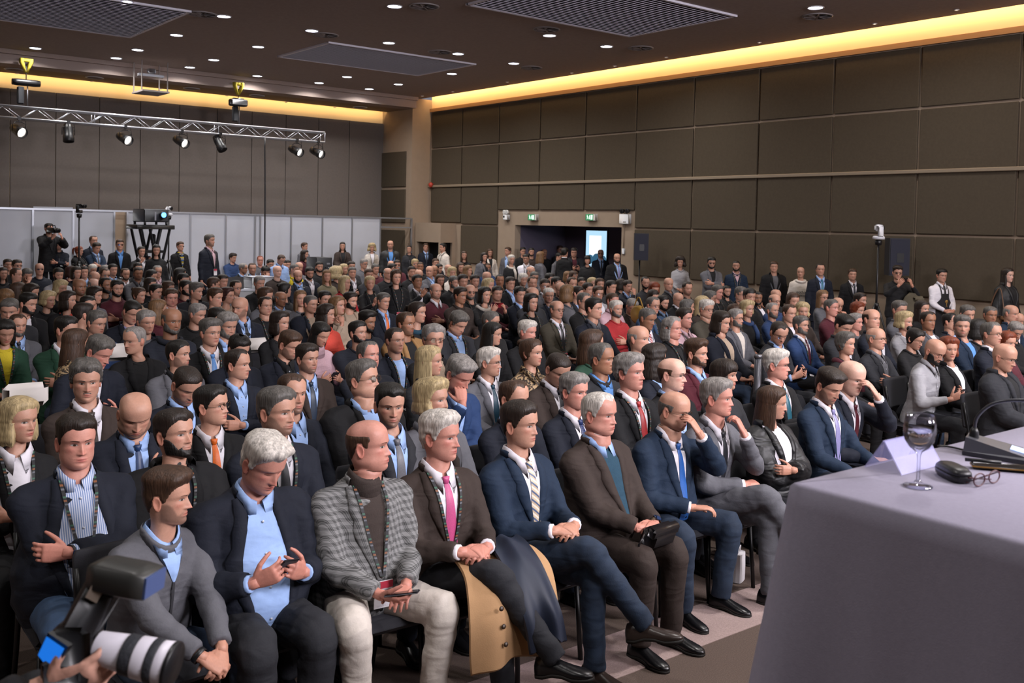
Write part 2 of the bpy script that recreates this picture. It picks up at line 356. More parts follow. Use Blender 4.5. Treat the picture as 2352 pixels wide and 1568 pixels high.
def beard_mesh(lod, P, TH, SS, L, T=.7, only=None):
    a, b = np.searchsorted(SS[:, 0], (4.9, 12.1)); cols = np.where(np.abs(TH[0]) < 1.75)[0]
    Q = P[a:b + 1][:, cols]; m = beard_mask(Q, L)
    if only == 'm': m = np.minimum(m, Q[..., 2] / L + 6.2); m = np.minimum(m, 2.6 - np.abs(Q[..., 0]))
    cov = sstep(m, -.1, .9 if only else 1.3); dirn = Q - np.array([0, 2.0, -4]); dirn /= np.linalg.norm(dirn, axis=-1)[..., None]
    low = 1 + .8 * sstep(-Q[..., 2], 7, 11)
    off = np.where(m > -.5, T * low * cov * (1 + .25 * lump(Q, 3, 1)) - .3 * (1 - cov), -.6)
    mb = MB(); mb.grid(Q + dirn * off[..., None]); return mb.arr() / 100, mb.f
def front_y(P, x, z):
    q = P.reshape(-1, 3); q = q[q[:, 1] < -2]; out = []
    for a, b in zip(np.ravel(x), np.ravel(z)):
        d = (q[:, 0] - a) ** 2 + (q[:, 2] - b) ** 2; i = np.argpartition(d, 4)[:4]; w_ = 1 / (d[i] + .02); out.append((q[i, 1] * w_).sum() / w_.sum())
    return np.array(out).reshape(np.shape(x))
def face_bits(mb, cols, P, mo, lod, browc, gaze=0.0, closed=False, irisc=(.035, .02, .012)):
    """eyes, brows, mouth line and ears, each following the face surface (cm)"""
    L, W = mo['len'], mo['wid']; n = {'n': 11, 'm': 7, 'f': 5}[lod]; u = np.linspace(-1, 1, n)
    def add(x, z, dy, c):
        y = front_y(P, x, z) - dy; mb.grid(np.stack([x, y, z], -1)); cols.append(np.tile(np.array(c), (x.size, 1)))
    for sg in (-1, 1):
        ex = sg * 3.1 * W; X = ex + 1.6 * u * W; op = .12 if closed else 1.0
        up = .56 * np.sqrt(np.clip(1 - u ** 2, 0, 1)) * op + .06 * u * sg; lo = -.42 * (1 - u ** 2) + .06 * u * sg
        if closed: up = lo + .02
        sk = np.array(mo['skin'])
        if not closed and lod != 'f':
            rows = np.stack([lo, (lo + up) / 2, up]); Xr = np.stack([X] * 3)
            y0 = front_y(P, ex + 0 * X, 0 * X)[0]; bul = .28 * (1 - u ** 2)
            Y = np.stack([front_y(P, X, lo) - .05, front_y(P, X, (lo + up) / 2) - .08 - .1 * bul, front_y(P, X, up) - .08])
            mb.grid(np.stack([Xr, Y, rows], -1)); cols.append(np.tile((.42, .38, .35), (Xr.size, 1)))  # eye white, with its shade put into the colour
            gx = ex + gaze * .6; a = np.arange(8) / 8 * 2 * math.pi; r_ = .56
            ix = np.concatenate([[gx], gx + r_ * np.cos(a)]); iz = np.concatenate([[.03], np.clip(.03 + r_ * np.sin(a), -.4, .44)])
            iy = front_y(P, ix, iz) - .16
            mb.add(np.stack([ix, iy, iz], -1), [(0, 1 + j, 1 + (j + 1) % 8) for j in range(8)]); cols.append(np.tile(irisc, (9, 1)))
        th_ = .20 if lod == 'n' else .26
        if lod == 'f': add(np.stack([X, X]), np.stack([lo * .8, up]), .12, tuple(sk * .34))
        else: add(np.stack([X, X]), np.stack([up - .04, up + th_ * (.5 + .5 * (1 - u ** 2))]) , .2, tuple(sk * (.26 if not mo['fem'] else .12)))
        bu = np.linspace(0, 1, n); bx = sg * (1.25 + 3.6 * bu) * W; bz = 1.75 + .55 * np.sin(bu * 2.2) - .2 * bu; bt = (.62 - .3 * mo['fem']) * (1 - .65 * bu) * (.75 if lod == 'n' else .9)
        add(np.stack([bx, bx]), np.stack([bz - bt / 2, bz + bt / 2]), .16, browc)
    mx = 2.35 * u * W; mz = -6.5 * L - .12 * np.abs(u) ** 2
    th_ = .1 if lod == 'n' else .16
    add(np.stack([mx, mx]), np.stack([mz - th_, mz + th_ * (1 - u ** 2)]), .03, tuple(np.array(mo['skin']) * np.array([.30, .16, .15])))
    if lod != 'f':
        for sg in (-1, 1):
            a = np.arange(6) / 6 * 2 * math.pi; X = sg * .72 * W + .38 * np.cos(a); Z = -4.28 + .16 * np.sin(a); y = front_y(P, X, Z) - .12
            mb.add(np.stack([X, y, Z], -1), [tuple(range(6))]); cols.append(np.tile(np.array(mo['skin']) * .22, (6, 1)))
    # ears
    na, nr = {'n': (12, 5), 'm': (9, 3), 'f': (6, 2)}[lod]
    for sg in (-1, 1):
        a = np.linspace(0, 2 * math.pi, na + 1)[:-1]; ring = []
        prof = {5: ((1, -.5), (1.05, .9), (.8, 1.05), (.55, .55), (.0, .45)), 3: ((1, -.5), (1.02, .95), (.0, .6)), 2: ((1, -.4), (.0, .9))}[nr]
        for k, h in prof:
            ey = 1.15 + 1.65 * k * np.cos(a) * (1 + .25 * np.sin(a)); ez = -1.3 + 3.15 * k * np.sin(a); fl = .55 * (np.cos(a) * k + .9)
            ring.append(np.stack([sg * (7.25 * W + h * .62 + fl * .9), ey + .15 * ez, ez], -1))
        mb.grid(np.stack(ring), close=True); c = np.array(mo['skin']) * np.array([1.0, .80, .78]); cols.append(np.tile(c, (na * nr, 1)))
# ------------------------------------------------------------------ bodies and clothes (metres, hip joint at the origin, facing -y)
def remesh(mb, vox, it=4, fac=.5):
    me = mb.mesh('tmp'); o = bpy.data.objects.new('tmp', me); COL.objects.link(o)
    m = o.modifiers.new('r', 'REMESH'); m.mode = 'VOXEL'; m.voxel_size = vox
    q = o.modifiers.new('s', 'SMOOTH'); q.factor = fac; q.iterations = it
    dg = bpy.context.evaluated_depsgraph_get(); ev = o.evaluated_get(dg); m2 = ev.to_mesh()
    v = np.empty(len(m2.vertices) * 3, np.float32); m2.vertices.foreach_get('co', v); nr = np.empty_like(v); m2.vertices.foreach_get('normal', nr)
    f = [tuple(p.vertices) for p in m2.polygons]; ev.to_mesh_clear()
    bpy.data.objects.remove(o); bpy.data.meshes.remove(me)
    return v.reshape(-1, 3).astype(float), f, nr.reshape(-1, 3).astype(float)
def ell(c, a, f, b, n=24, p=2.3):
    """superellipse ring: half width a, depth f in front (-y) and b behind"""
    t = np.arange(n) / n * 2 * math.pi; cx, sy = np.cos(t), np.sin(t)
    x = a * np.sign(cx) * np.abs(cx) ** (2 / p); y = np.sign(sy) * np.abs(sy) ** (2 / p) * np.where(sy > 0, b, f)
    return np.stack([c[0] + x, c[1] + y, np.full(n, c[2])], 1)
_TORSO = [(-.13, .185, .13, .15, .01), (-.06, .195, .14, .155, .01), (0, .195, .14, .15, .01), (.14, .18, .128, .125, .005), (.28, .185, .126, .125, 0), (.38, .190, .125, .13, .005), (.44, .176, .112, .125, .01), (.48, .150, .092, .112, .012), (.515, .112, .072, .092, .012), (.545, .074, .060, .072, .006)]
def torso_rings(build, hem=-.13, grow=0.0):
    out = []
    for z, a, f, b, c in _TORSO:
        if z < hem: continue
        if build == 'f': a *= .88 if z > .2 else (.86 if z > .05 else 1.0); f *= .95; f += .035 * math.exp(-((z - .33) / .07) ** 2)
        if build in 'xX':
            k = 1.0 if build == 'x' else 1.5
            bel = k * math.exp(-((z - .10) / .17) ** 2); a += .05 * bel + .012; f += .10 * bel + .008; b += .03 * bel
        q = ell((0, c, z), a + grow, f + grow, b + grow)
        if z > .47: q[:, 2] -= {.48: .008, .515: .036, .545: .062}[z] * np.clip(-q[:, 1] / .07, 0, 1)
        out.append(q)
    return out
def ik(Sh, W, l1, l2, pole):
    Sh, W = np.array(Sh, float), np.array(W, float); d = W - Sh; L = np.linalg.norm(d); L2 = min(L, (l1 + l2) * .995)
    u = d / (L + 1e-9); W = Sh + u * L2; a = (l1 * l1 - l2 * l2 + L2 * L2) / (2 * L2); h = math.sqrt(max(l1 * l1 - a * a, 0))
    p = np.array(pole, float); p = p - u * (p @ u); p /= np.linalg.norm(p) + 1e-9
    return Sh + u * a + p * h, W
# poses: lean (deg), and for each side (+1 her/his left, -1 right): wrist, hand direction, back-of-hand normal, curl, elbow pole
def P2(w, d, n, curl=.5, pole=(.5, .35, -.8)):
    """mirrored pair"""
    return {s: (np.array((s * w[0], w[1], w[2])), np.array((s * d[0], d[1], d[2])), np.array((s * n[0], n[1], n[2])), curl, np.array((s * pole[0], pole[1], pole[2]))) for s in (1, -1)}
def P1(l, r): return {1: tuple(np.array(q) if isinstance(q, tuple) else q for q in l), -1: tuple(np.array(q) if isinstance(q, tuple) else q for q in r)}
POSES = {
    'L': (-4, P2((.085, -.33, .115), (-.75, -.6, -.1), (0, .1, 1), .45)),
    'W': (-1, P2((.155, -.36, .12), (.02, -1, -.12), (0, 0, 1), .3)),
    'K': (-3, P2((.07, -.35, .14), (-.8, -.5, 0), (.1, -.6, .8), .75)),
    'X': (-5, P1(((-.07, -.245, .27), (-1, .25, .08), (-.1, -1, .1), .5, (.7, -.1, -.7)), ((.10, -.195, .225), (1, .3, .1), (.1, -1, .1), .6, (-.7, -.1, -.7)))),
    'C': (9, P1(((-.05, -.30, .17), (-1, -.1, 0), (0, -.3, 1), .6, (.6, .2, -.8)), ((-.05, -.29, .48), (.15, .45, .85), (-.35, -.8, .2), .75, (-.4, -.3, -.9)))),
    'F': (10, P1(((.06, -.34, .13), (-.7, -.6, 0), (0, 0, 1), .5, (.6, .2, -.8)), ((-.03, -.33, .55), (.3, .40, .75), (-.3, -.8, .3), .45, (-.5, -.4, -.8)))),
    'P': (8, P2((.095, -.35, .21), (-.45, -.65, .35), (.45, -.25, -.75), .65)),
    'U': (0, P2((.12, -.35, .47), (-.40, -.25, .80), (.65, -.75, .1), .6, (.7, .0, -.8))),
    'R': (2, P1(((.12, -.33, .12), (-.3, -.9, -.1), (0, 0, 1), .4, (.5, .3, -.8)), ((-.13, -.40, .36), (.1, -.5, .8), (-.8, -.3, .1), .6, (-.5, -.1, -.9)))),
    'D': (0, P2((.265, -.05, -.10), (-.05, -.15, -1), (1, .1, 0), .35, (.4, .7, 0))),
    'H': (0, P2((.085, -.255, .06), (-.85, -.3, -.35), (.2, -.9, .2), .6, (.6, .4, -.5))),
}
def hand(mb, W, d, n, curl, side, k=1.0, fn=6, thumb=1.0, spread=.06):
    """palm, four jointed fingers and a thumb; d along the fingers, n the back of the hand"""
    d = d / np.linalg.norm(d); n = n - d * (n @ d); n /= np.linalg.norm(n); t = np.cross(n, d) * (1 if side < 0 else -1)   # thumb side
    # for a left hand (side +1) with the back up and fingers forward the thumb points to the body's right
    B = np.stack([d, t, n], 1)
    def X(p): return W + k * (np.asarray(p, float) @ B.T)
    rs = []
    for x, hw, ht, zc in ((-.03, .026, .019, 0), (.0, .028, .019, 0), (.03, .037, .018, 0), (.065, .042, .015, .001), (.092, .041, .012, .001), (.100, .036, .008, 0)):
        a = np.arange(10) / 10 * 2 * math.pi; rs.append(X(np.stack([np.full(10, x), hw * np.cos(a), ht * np.sin(a) + zc], 1)))
    mb.rings(rs)
    for i, (off, ln, rr) in enumerate(((.031, .072, .0086), (.0105, .080, .0088), (-.0105, .075, .0084), (-.031, .058, .0074))):
        p = np.array([.088, off, 0.0]); ang = -.05; pts = [p - np.array([.02, 0, 0]), p]; yaw_ = off * spread * 30
        for q, (fr, bend) in enumerate(((.44, .75), (.30, 1.0), (.26, .6))):
            ang += curl * bend * (1 + .12 * i); p = p + ln * fr * np.array([math.cos(ang) * math.cos(yaw_), math.sin(yaw_), -math.sin(ang)]); pts.append(p)
        mb.tube(X(pts), k * np.array([rr * 1.05, rr * 1.08, rr, rr * .95, rr * .72]), fn)
    a0 = .75 * thumb; p = np.array([.018, .026, -.004]); pts = [p]
    for ln, a, dn in ((.045, a0, -.25), (.036, a0 - .45 * curl, -.35 - .3 * curl), (.028, a0 - .75 * curl, -.4 - .4 * curl)):
        p = p + ln * np.array([math.cos(a) * math.cos(dn), math.sin(a) * math.cos(dn), math.sin(dn)]); pts.append(p)
    mb.tube(X(pts), k * np.array([.0135, .0115, .0098, .0070]), fn)
def lean_m(lean, turn=0): return rotx(lean * D2R) @ rotz(turn * D2R)
def arm_pts(pose, build, side, arms=None):
    lean, A = pose; Rm = lean_m(lean); w, d, n, curl, pole = (arms or A)[side]
    kx = {'f': .86, 'm': 1, 'x': 1.08, 'X': 1.14}[build]
    Sh = Rm @ np.array([side * .172 * kx, .012, .440]); E, W2 = ik(Sh, w, .285, .255, pole); return Sh, E, W2
VOX = {'n': .0125, 'm': .019, 'f': .028}
def fold(v, n, amp, ph=0.0):
    """shallow cloth folds along the normal"""
    q = np.sin(v[:, 0] * 21 + v[:, 2] * 33 + ph + 2.2 * np.sin(v[:, 1] * 17 + v[:, 2] * 9)) * .6 + np.sin(v[:, 2] * 61 - v[:, 0] * 23 + v[:, 1] * 31 + ph * 2) * .4
    return v + n * (amp * q)[:, None]
def top_shell(pose, build, lod, hem=-.13, grow=0.0, sleeve=1.0, arms=None, stand=False, cuff=.93):
    """continuous torso and sleeves in the body frame, plus a BVH of the torso in its own frame"""
    lean = pose[0]; Rm = lean_m(lean); rr = torso_rings(build, hem, grow)
    tv = MB(); tv.rings(rr); Bv, Bf, _ = remesh(tv, .02, 4); bvh = BVHTree.FromPolygons(Bv.tolist(), Bf)
    mb = MB(); mb.rings([r @ Rm.T for r in rr]); g = {'f': .88, 'm': 1, 'x': 1.1, 'X': 1.2}[build] * sleeve
    for s in (1, -1):
        Sh, E, W = arm_pts(pose, build, s, arms)
        inn = Rm @ np.array([s * .09, .012, .468]); top = Sh + .25 * (E - Sh)
        cf = E + (W - E) * cuff; path = smooth_path([inn, Sh + (Sh - inn) * .12, top, Sh + .65 * (E - Sh), E, E + .4 * (W - E), cf], 22)
        u = np.linspace(0, 1, 22); r = np.interp(u, [0, .17, .33, .5, .67, .83, 1], [.050, .060, .062, .059, .055, .049, .040]) * g + grow
        r = r * (1 + .05 * np.sin(u * 60) * sstep(u, .35, .6))
        mb.tube(path, r, 12)
    v, f, n = remesh(mb, VOX[lod], {'n': 3, 'm': 3, 'f': 2}[lod])
    v = fold(v, n, .0035 if lod == 'n' else .003, lean + hem * 7)
    return v, f, bvh, Rm
def proj(bvh, X, Z, off, miss=None):
    """drape a pattern (x, z) onto the chest from the front"""
    X, Z, off = np.broadcast_arrays(np.asarray(X, float), Z, off); out = np.zeros(X.shape + (3,)); last = -.12
    for i in np.ndindex(X.shape):
        h, nn, _, _ = bvh.ray_cast(Vector((X[i], -.7, Z[i])), Vector((0, 1, 0)))
        if h is None: h = Vector((X[i], last, Z[i])); nn = Vector((0, -1, 0))
        last = h.y; nn = Vector(nn) if nn.y < 0 else -Vector(nn); out[i] = np.array(h) + np.array(nn) * off[i]
    return out
def collar(mb, Rm, spread=.03, r=.070, h=.040, zb=.540, n=17, drop=.075):
    """folded shirt collar around the neck, two points in front"""
    a = np.linspace(-math.pi + .16, math.pi - .16, n); rows = []
    c, s = np.sin(a), np.cos(a)                                     # a = 0 at the nape, +-pi in front
    fr = np.clip(-s, 0, 1) ** 1.5
    base = np.stack([r * 1.02 * c, (r * 1.0) * s - .004 * fr, zb - .055 * fr], -1)
    fold_ = np.stack([r * 1.0 * c, r * .98 * s - .006 * fr, zb + h - .062 * fr], -1)
    outer = np.stack([(r + .018) * c, (r + .016) * s - .014 * fr, zb + .0 - .055 * fr], -1)
    tip = sstep(np.abs(a), 2.2, 2.95); outer[:, 2] -= drop * .75 * tip; outer[:, 1] -= .02 * tip; outer[:, 0] += np.sign(c) * .016 * tip
    mb.grid(np.stack([base, fold_, fold_ + (outer - fold_) * .15 + np.array([0, 0, .003]), outer, base]) @ Rm.T)
def ring_collar(mb, Rm, r=.075, h=.02, zb=.515, th=.010, fdrop=.05, n=20, back=False, sk=0.0):
    a = np.arange(n) / n * 2 * math.pi
    if back: a = np.linspace(-1.85, 1.85, n)
    c, s = np.sin(a), np.cos(a); fr = np.clip(-s, 0, 1) ** 1.3
    rows = [np.stack([q * c, q * s, zb + z - fdrop * fr], -1) for q, z in ((r - .002 + sk * .2, -.01 - sk), (r + th + sk * .45, -.006 - sk), (r + th * .8, h * .7), (r, h), (r - th * .8, h * .6), (r - th, -.01))]
    mb.grid(np.stack(rows) @ Rm.T, close=not back)
def vwid(u, w, wb=.002):
    """half width of the jacket opening from the button (u = 0) to the collar"""
    b = wb + (w - wb) * (u ** .9 if w < .08 else np.minimum(u * 1.9, 1) ** .7); k = sstep(u, .55, .95); return b * (1 - k) + min(w, .056) * k
def vpatch(bvh, Rm, zb, w=.052, off=.006, zt=.515, nr=12, nc=7, wb=.004):
    u = np.linspace(0, 1, nr)[:, None]; v = np.linspace(-1, 1, nc)[None]
    Z = zb + (zt - zb) * u; X = vwid(u, w, wb) * v * (1.25 - .3 * sstep(u, .55, .95)); return proj(bvh, X, Z, off * (1 - .3 * np.abs(v))) @ Rm.T
def lapels(mb, bvh, Rm, zb, w=.052, wide=.075, nr=12, off=.012, shawl=False):
    for s in (1, -1):
        u = np.linspace(0, 1, nr); inner = vwid(u, w)
        zz = zb + (.525 - zb) * u; wd = wide * np.where(u < .72, sstep(u, -.02, .72) , 1 - .35 * (u - .72) / .28)
        if not shawl: wd = np.where((u > .66) & (u < .76), wd * .72, wd)
        ks = np.array([0, .06, .5, .92, 1]); of = np.array([.004, off, off, off * .9, .001])
        X = s * (inner[:, None] + wd[:, None] * ks[None]); Z = zz[:, None] - .012 * ks[None] + 0 * X
        G = proj(bvh, X, Z, of[None]); mb.grid(G @ Rm.T)
def tie_mesh(mb, bvh, Rm, zb, off=.014):
    u = np.linspace(0, 1, 12)[:, None]; v = np.linspace(-1, 1, 5)[None]; Z = .462 + (zb - .03 - .462) * u; X = (.014 + .026 * u ** .8) * v
    mb.grid(proj(bvh, X, Z, off - .004 * np.abs(v)) @ Rm.T)
    P = proj(bvh, np.zeros(1), np.array([.472]), .012)[0]
    K = []
    for z, w_, t in ((.025, .021, .006), (.012, .020, .012), (-.008, .014, .012), (-.014, .011, .006)):
        a = np.arange(8) / 8 * 2 * math.pi; K.append(np.stack([P[0] + w_ * np.cos(a), P[1] - .002 + t * np.sin(a), np.full(8, P[2] + z)], 1))
    mb.rings([k @ Rm.T for k in K])
def band(mb, bvh, Rm, pts, w, off=.018, n=14):
    """flat strap along a path on the chest"""
    p = smooth_path([(a, 0, b) for a, b in pts], n); X = np.stack([p[:, 0] - w / 2, p[:, 0] + w / 2], -1); Z = np.stack([p[:, 2]] * 2, -1)
    mb.grid(proj(bvh, X, Z, off) @ Rm.T)
# ---- trousers, shoes
def legs_mesh(lod, knees, ankles, build='m', wide=1.0, skirt=False, stand=False):
    mb = MB(); k = {'f': .92, 'm': 1, 'x': 1.12, 'X': 1.25}[build] * wide
    mb.rings([ell((0, .01, z), a * (k if build in 'xX' else 1), b, b) for z, a, b in ((-.10, .13, .10), (-.06, .175, .14), (.02, .178, .135), (.10, .165, .12))])
    for s in (1, -1):
        H = np.array([s * .085, -.01, -.02]); K = np.array(knees[s], float); A = np.array(ankles[s], float)
        path = smooth_path([H, H + .35 * (K - H), H + .75 * (K - H), K, K + .3 * (A - K), K + .7 * (A - K), K + 1.13 * (A - K)], 24); u = np.linspace(0, 1, 24)
        r = np.interp(u, [0, .17, .33, .5, .67, .83, 1], [.092, .092, .078, .068, .064, .058, .056]) * k
        r = r * (1 + .035 * np.sin(u * 70) * sstep(np.abs(u - .5), .35, .05)); mb.tube(path, r, 12)
    v, f, n = remesh(mb, VOX[lod] * 1.1, 3); return fold(v, n, .004 if lod == 'n' else .0025, 2.0), f
LEGS = {'flat': ({1: (.13, -.44, .0), -1: (-.13, -.44, .0)}, {1: (.13, -.43, -.40), -1: (-.13, -.43, -.40)}),
        'tuck': ({1: (.15, -.44, .0), -1: (-.15, -.44, .0)}, {1: (.12, -.30, -.40), -1: (-.12, -.30, -.40)}),
        'open': ({1: (.22, -.42, .0), -1: (-.22, -.42, .0)}, {1: (.18, -.40, -.40), -1: (-.18, -.40, -.40)}),
        'cross': ({1: (.07, -.46, .01), -1: (.02, -.48, .15)}, {1: (.06, -.50, -.40), -1: (.20, -.66, -.17)}),
        'stand': ({1: (.10, -.02, -.46), -1: (-.10, -.02, -.46)}, {1: (.11, .02, -.85), -1: (-.11, .02, -.85)})}
def shoe(upper, sole, A, yaw=0.0, pitch=0.0, k=1.0, boot=False, roll=0.0, sneaker=False):
    """shoe under the ankle A; toe towards -y turned by yaw, toe raised by pitch"""
    Rm = rotz(yaw) @ rotx(-pitch) @ roty(roll); A = np.asarray(A, float)
    ys = [.075, .065, .03, -.02, -.07, -.12, -.16, -.19, -.205]; hw = [.020, .033, .037, .036, .040, .045, .042, .030, .012]
    tp = [.060, .085, .095 if not boot else .15, .09 if not boot else .14, .070, .055, .046, .036, .024]
    if sneaker: hw = [h * 1.06 for h in hw]
    R1 = []; S1 = []
    for y, h, t in zip(ys, hw, tp):
        a = np.linspace(0, math.pi, 9); R1.append(np.concatenate([np.stack([h * np.cos(a), np.full(9, y), .018 + (t - .018) * np.sin(a) ** .8], 1), [[-h * .9, y, .012], [h * .9, y, .012]]]))
        th = .022 if sneaker else .014; z0 = .012 if (-.01 > y > -.08 and not sneaker) else 0
        S1.append(np.array([(h * 1.08, y, z0), (h * 1.08, y, z0 + th), (-h * 1.08, y, z0 + th), (-h * 1.08, y, z0)]))
    o = np.array([0, 0, -.10])
    upper.rings([((r + o) * k) @ Rm.T + A for r in R1]); sole.rings([((r + o) * k) @ Rm.T + A for r in S1])
    if boot: upper.tube([A + Rm @ (np.array([0, .015, -.03]) * k), A + Rm @ (np.array([0, .015, .06]) * k)], .047, 12)
# ------------------------------------------------------------------ colours
CLOTH = {'nv': ('161a26', 'navy'), 'bk': ('121215', 'black'), 'dg': ('27282d', 'charcoal'), 'gr': ('5c5c62', 'grey'), 'lg': ('96959a', 'pale grey'), 'br': ('362c28', 'dark brown'),
         'ol': ('443f35', 'olive brown'), 'bl': ('243a62', 'blue'), 'lb': ('95b2e2', 'light blue'), 'sb': ('5a8ed0', 'sky blue'), 'wh': ('dcd8e0', 'white'), 'pk': ('c5a2ac', 'pink'), 'rd': ('a3282c', 'red'),
         'mr': ('4e1a26', 'maroon'), 'or': ('d9661c', 'orange'), 'tl': ('1f6378', 'teal'), 'yw': ('c2ad26', 'yellow'), 'gn': ('1f4030', 'green'), 'bg': ('a4917f', 'beige'), 'lv': ('8581ac', 'lavender'),
         'cr': ('d04a3c', 'coral'), 'tn': ('96724a', 'camel'), 'kh': ('6a624c', 'khaki'), 'dn': ('344a68', 'denim blue'), 'tb': ('1a293d', 'dark blue'), 'cm': ('cfc6bd', 'cream'), 'bb': ('2b5ea8', 'bright blue'), 'dt': ('1b3d50', 'dark teal')}
HAIRC = {'k': ('16120f', 'black-haired'), 'd': ('241a14', 'dark-haired'), 'b': ('3e2a1d', 'brown-haired'), 'l': ('6e5136', 'light-brown-haired'), 'y': ('a8946e', 'blond'), 'g': ('7d7874', 'grey-haired'),
         's': ('55514d', 'greying'), 'w': ('bdb6ae', 'white-haired'), 'r': ('6b2f18', 'red-haired'), 'a': ('341a16', 'auburn')}
SKIN = {'': 'bb8d78', 't': '986c54', 'r': 'c48b7b', 'p': 'cfa593', 'D': '634334'}
def cloth(code, kind='suit'):
    if code == 'ck': return mat_check()
    if code == 'lp': return mat_leopard()
    if code == 'dt2': return mat_check()
    c = CLOTH[code][0]
    if kind == 'leather': return mat('leather ' + code, c, .5, bump=.25, bscale=35, crease=.6)
    if kind == 'puffer': return mat('quilted nylon ' + code, c, .6, bump=.7, bscale=16)
    if kind == 'shirt': return mat('cotton ' + code, c, .75, noise=.04, nscale=30, bump=.2, bscale=60, crease=.28)
    if kind == 'knit': return mat('knit ' + code, c, .9, noise=.10, nscale=120, bump=.3, bscale=160, crease=.25)
    if kind == 'tie': return mat('silk ' + code, c, .42, noise=.10, nscale=160)
    if kind == 'denim': return mat('denim ' + code, c, .85, noise=.18, nscale=18, bump=.2, crease=.28)
    return mat('wool ' + code, c, .82, noise=.05, nscale=60, bump=.22, bscale=120, spec=.3, crease=.3)
def _tree(name):
    m = bpy.data.materials.new(name); m.use_nodes = True; return m, m.node_tree.nodes, m.node_tree.links, m.node_tree.nodes['Principled BSDF']
def mat_check():
    if 'glen check' in MATS: return MATS['glen check']
    m, N, L, b = _tree('glen check'); tc = N.new('ShaderNodeTexCoord'); sep = N.new('ShaderNodeSeparateXYZ'); L.new(tc.outputs['Object'], sep.inputs[0]); b.inputs['Roughness'].default_value = .85
    def mth(op, a, c):
        n = N.new('ShaderNodeMath'); n.operation = op
        for i, q in enumerate((a, c)):
            if isinstance(q, (int, float)): n.inputs[i].default_value = q
            elif q is not None: L.new(q, n.inputs[i])
        return n.outputs[0]
    hx = mth('ADD', sep.outputs[0], sep.outputs[1]); tot = None
    for src in (hx, sep.outputs[2]):
        f = mth('GREATER_THAN', mth('SINE', mth('MULTIPLY', src, 2 * math.pi / .006), None), .0)      # fine stripes
        g = mth('GREATER_THAN', mth('SINE', mth('MULTIPLY', src, 2 * math.pi / .030), None), .15)      # broad bands
        q = mth('MULTIPLY', mth('ADD', mth('MULTIPLY', f, .6), .4), mth('ADD', mth('MULTIPLY', g, .75), .25)); tot = q if tot is None else mth('ADD', tot, q)
    cr = N.new('ShaderNodeMapRange'); cr.inputs[1].default_value = .2; cr.inputs[2].default_value = 1.7; cr.inputs[3].default_value = .24; cr.inputs[4].default_value = .02; L.new(tot, cr.inputs[0])
    cb = N.new('ShaderNodeCombineColor')
    for i in range(3): L.new(cr.outputs[0], cb.inputs[i])
    L.new(cb.outputs[0], b.inputs['Base Color']); MATS['glen check'] = m; return m
def mat_leopard():
    if 'leopard print' in MATS: return MATS['leopard print']
    m, N, L, b = _tree('leopard print'); tc = N.new('ShaderNodeTexCoord'); v = N.new('ShaderNodeTexVoronoi'); v.inputs['Scale'].default_value = 55; L.new(tc.outputs['Object'], v.inputs['Vector'])
    r = N.new('ShaderNodeValToRGB'); e = r.color_ramp.elements; e[0].position = .18; e[0].color = (*srgb('6b4a2e'), 1); e[1].position = .62; e[1].color = (*srgb('a58a66'), 1)
    for p, c in ((.24, '1c1512'), (.50, '1c1512')): q = e.new(p); q.color = (*srgb(c), 1)
    L.new(v.outputs['Distance'], r.inputs[0]); L.new(r.outputs[0], b.inputs['Base Color']); b.inputs['Roughness'].default_value = .7; MATS['leopard print'] = m; return m
def mat_stripes(name, cols, period, axis, rough=.6, diag=0.0):
    """woven stripes across one object axis"""
    if name in MATS: return MATS[name]
    m, N, L, b = _tree(name); tc = N.new('ShaderNodeTexCoord'); sep = N.new('ShaderNodeSeparateXYZ'); L.new(tc.outputs['Object'], sep.inputs[0])
    a = N.new('ShaderNodeMath'); a.operation = 'MULTIPLY_ADD'; L.new(sep.outputs[0], a.inputs[0]); a.inputs[1].default_value = diag; L.new(sep.outputs[axis], a.inputs[2])
    d = N.new('ShaderNodeMath'); d.operation = 'DIVIDE'; L.new(a.outputs[0], d.inputs[0]); d.inputs[1].default_value = period; f = N.new('ShaderNodeMath'); f.operation = 'FRACT'; L.new(d.outputs[0], f.inputs[0])
    r = N.new('ShaderNodeValToRGB'); r.color_ramp.interpolation = 'CONSTANT'; e = r.color_ramp.elements; k = len(cols)
    e[0].position = 0; e[0].color = (*srgb(cols[0]), 1); e[1].position = 1 / k; e[1].color = (*srgb(cols[1]), 1)
    for i in range(2, k): q = e.new(i / k); q.color = (*srgb(cols[i]), 1)
    L.new(f.outputs[0], r.inputs[0]); L.new(r.outputs[0], b.inputs['Base Color']); b.inputs['Roughness'].default_value = rough; MATS[name] = m; return m
def hairmat(c): return mat('hair ' + c, HAIRC[c][0], .52, noise=.38, nscale=9, stretch=(9, 9, 1.2), bump=.9, bscale=14, spec=.4)
M_SKIN = mat('skin', 'c39277', .48, attr='col', noise=.05, nscale=90, bump=.12, bscale=160, spec=.4)
M_BLACK = mat('black plastic', '131316', .4); M_LACE = mat('black leather', '141214', .28, bump=.15, bscale=60); M_SOLE = mat('rubber sole', '1a1714', .7)
M_WHITE = mat('white card', 'e2dee2', .6); M_REDP = mat('red print', 'b02a40', .6); M_STRAP = mat_stripes('printed lanyard', ['17181d', '17181d', '17181d', '5d6068', '17181d', '7c4a28', '17181d', '2f5c48'], .055, 2)
M_GLASS = glass('spectacle lens', fac=.1); M_FRAME = mat('dark frame', '1b1512', .3); M_BRASS = mat('metal frame', '6a5a4a', .3, metal=.7)

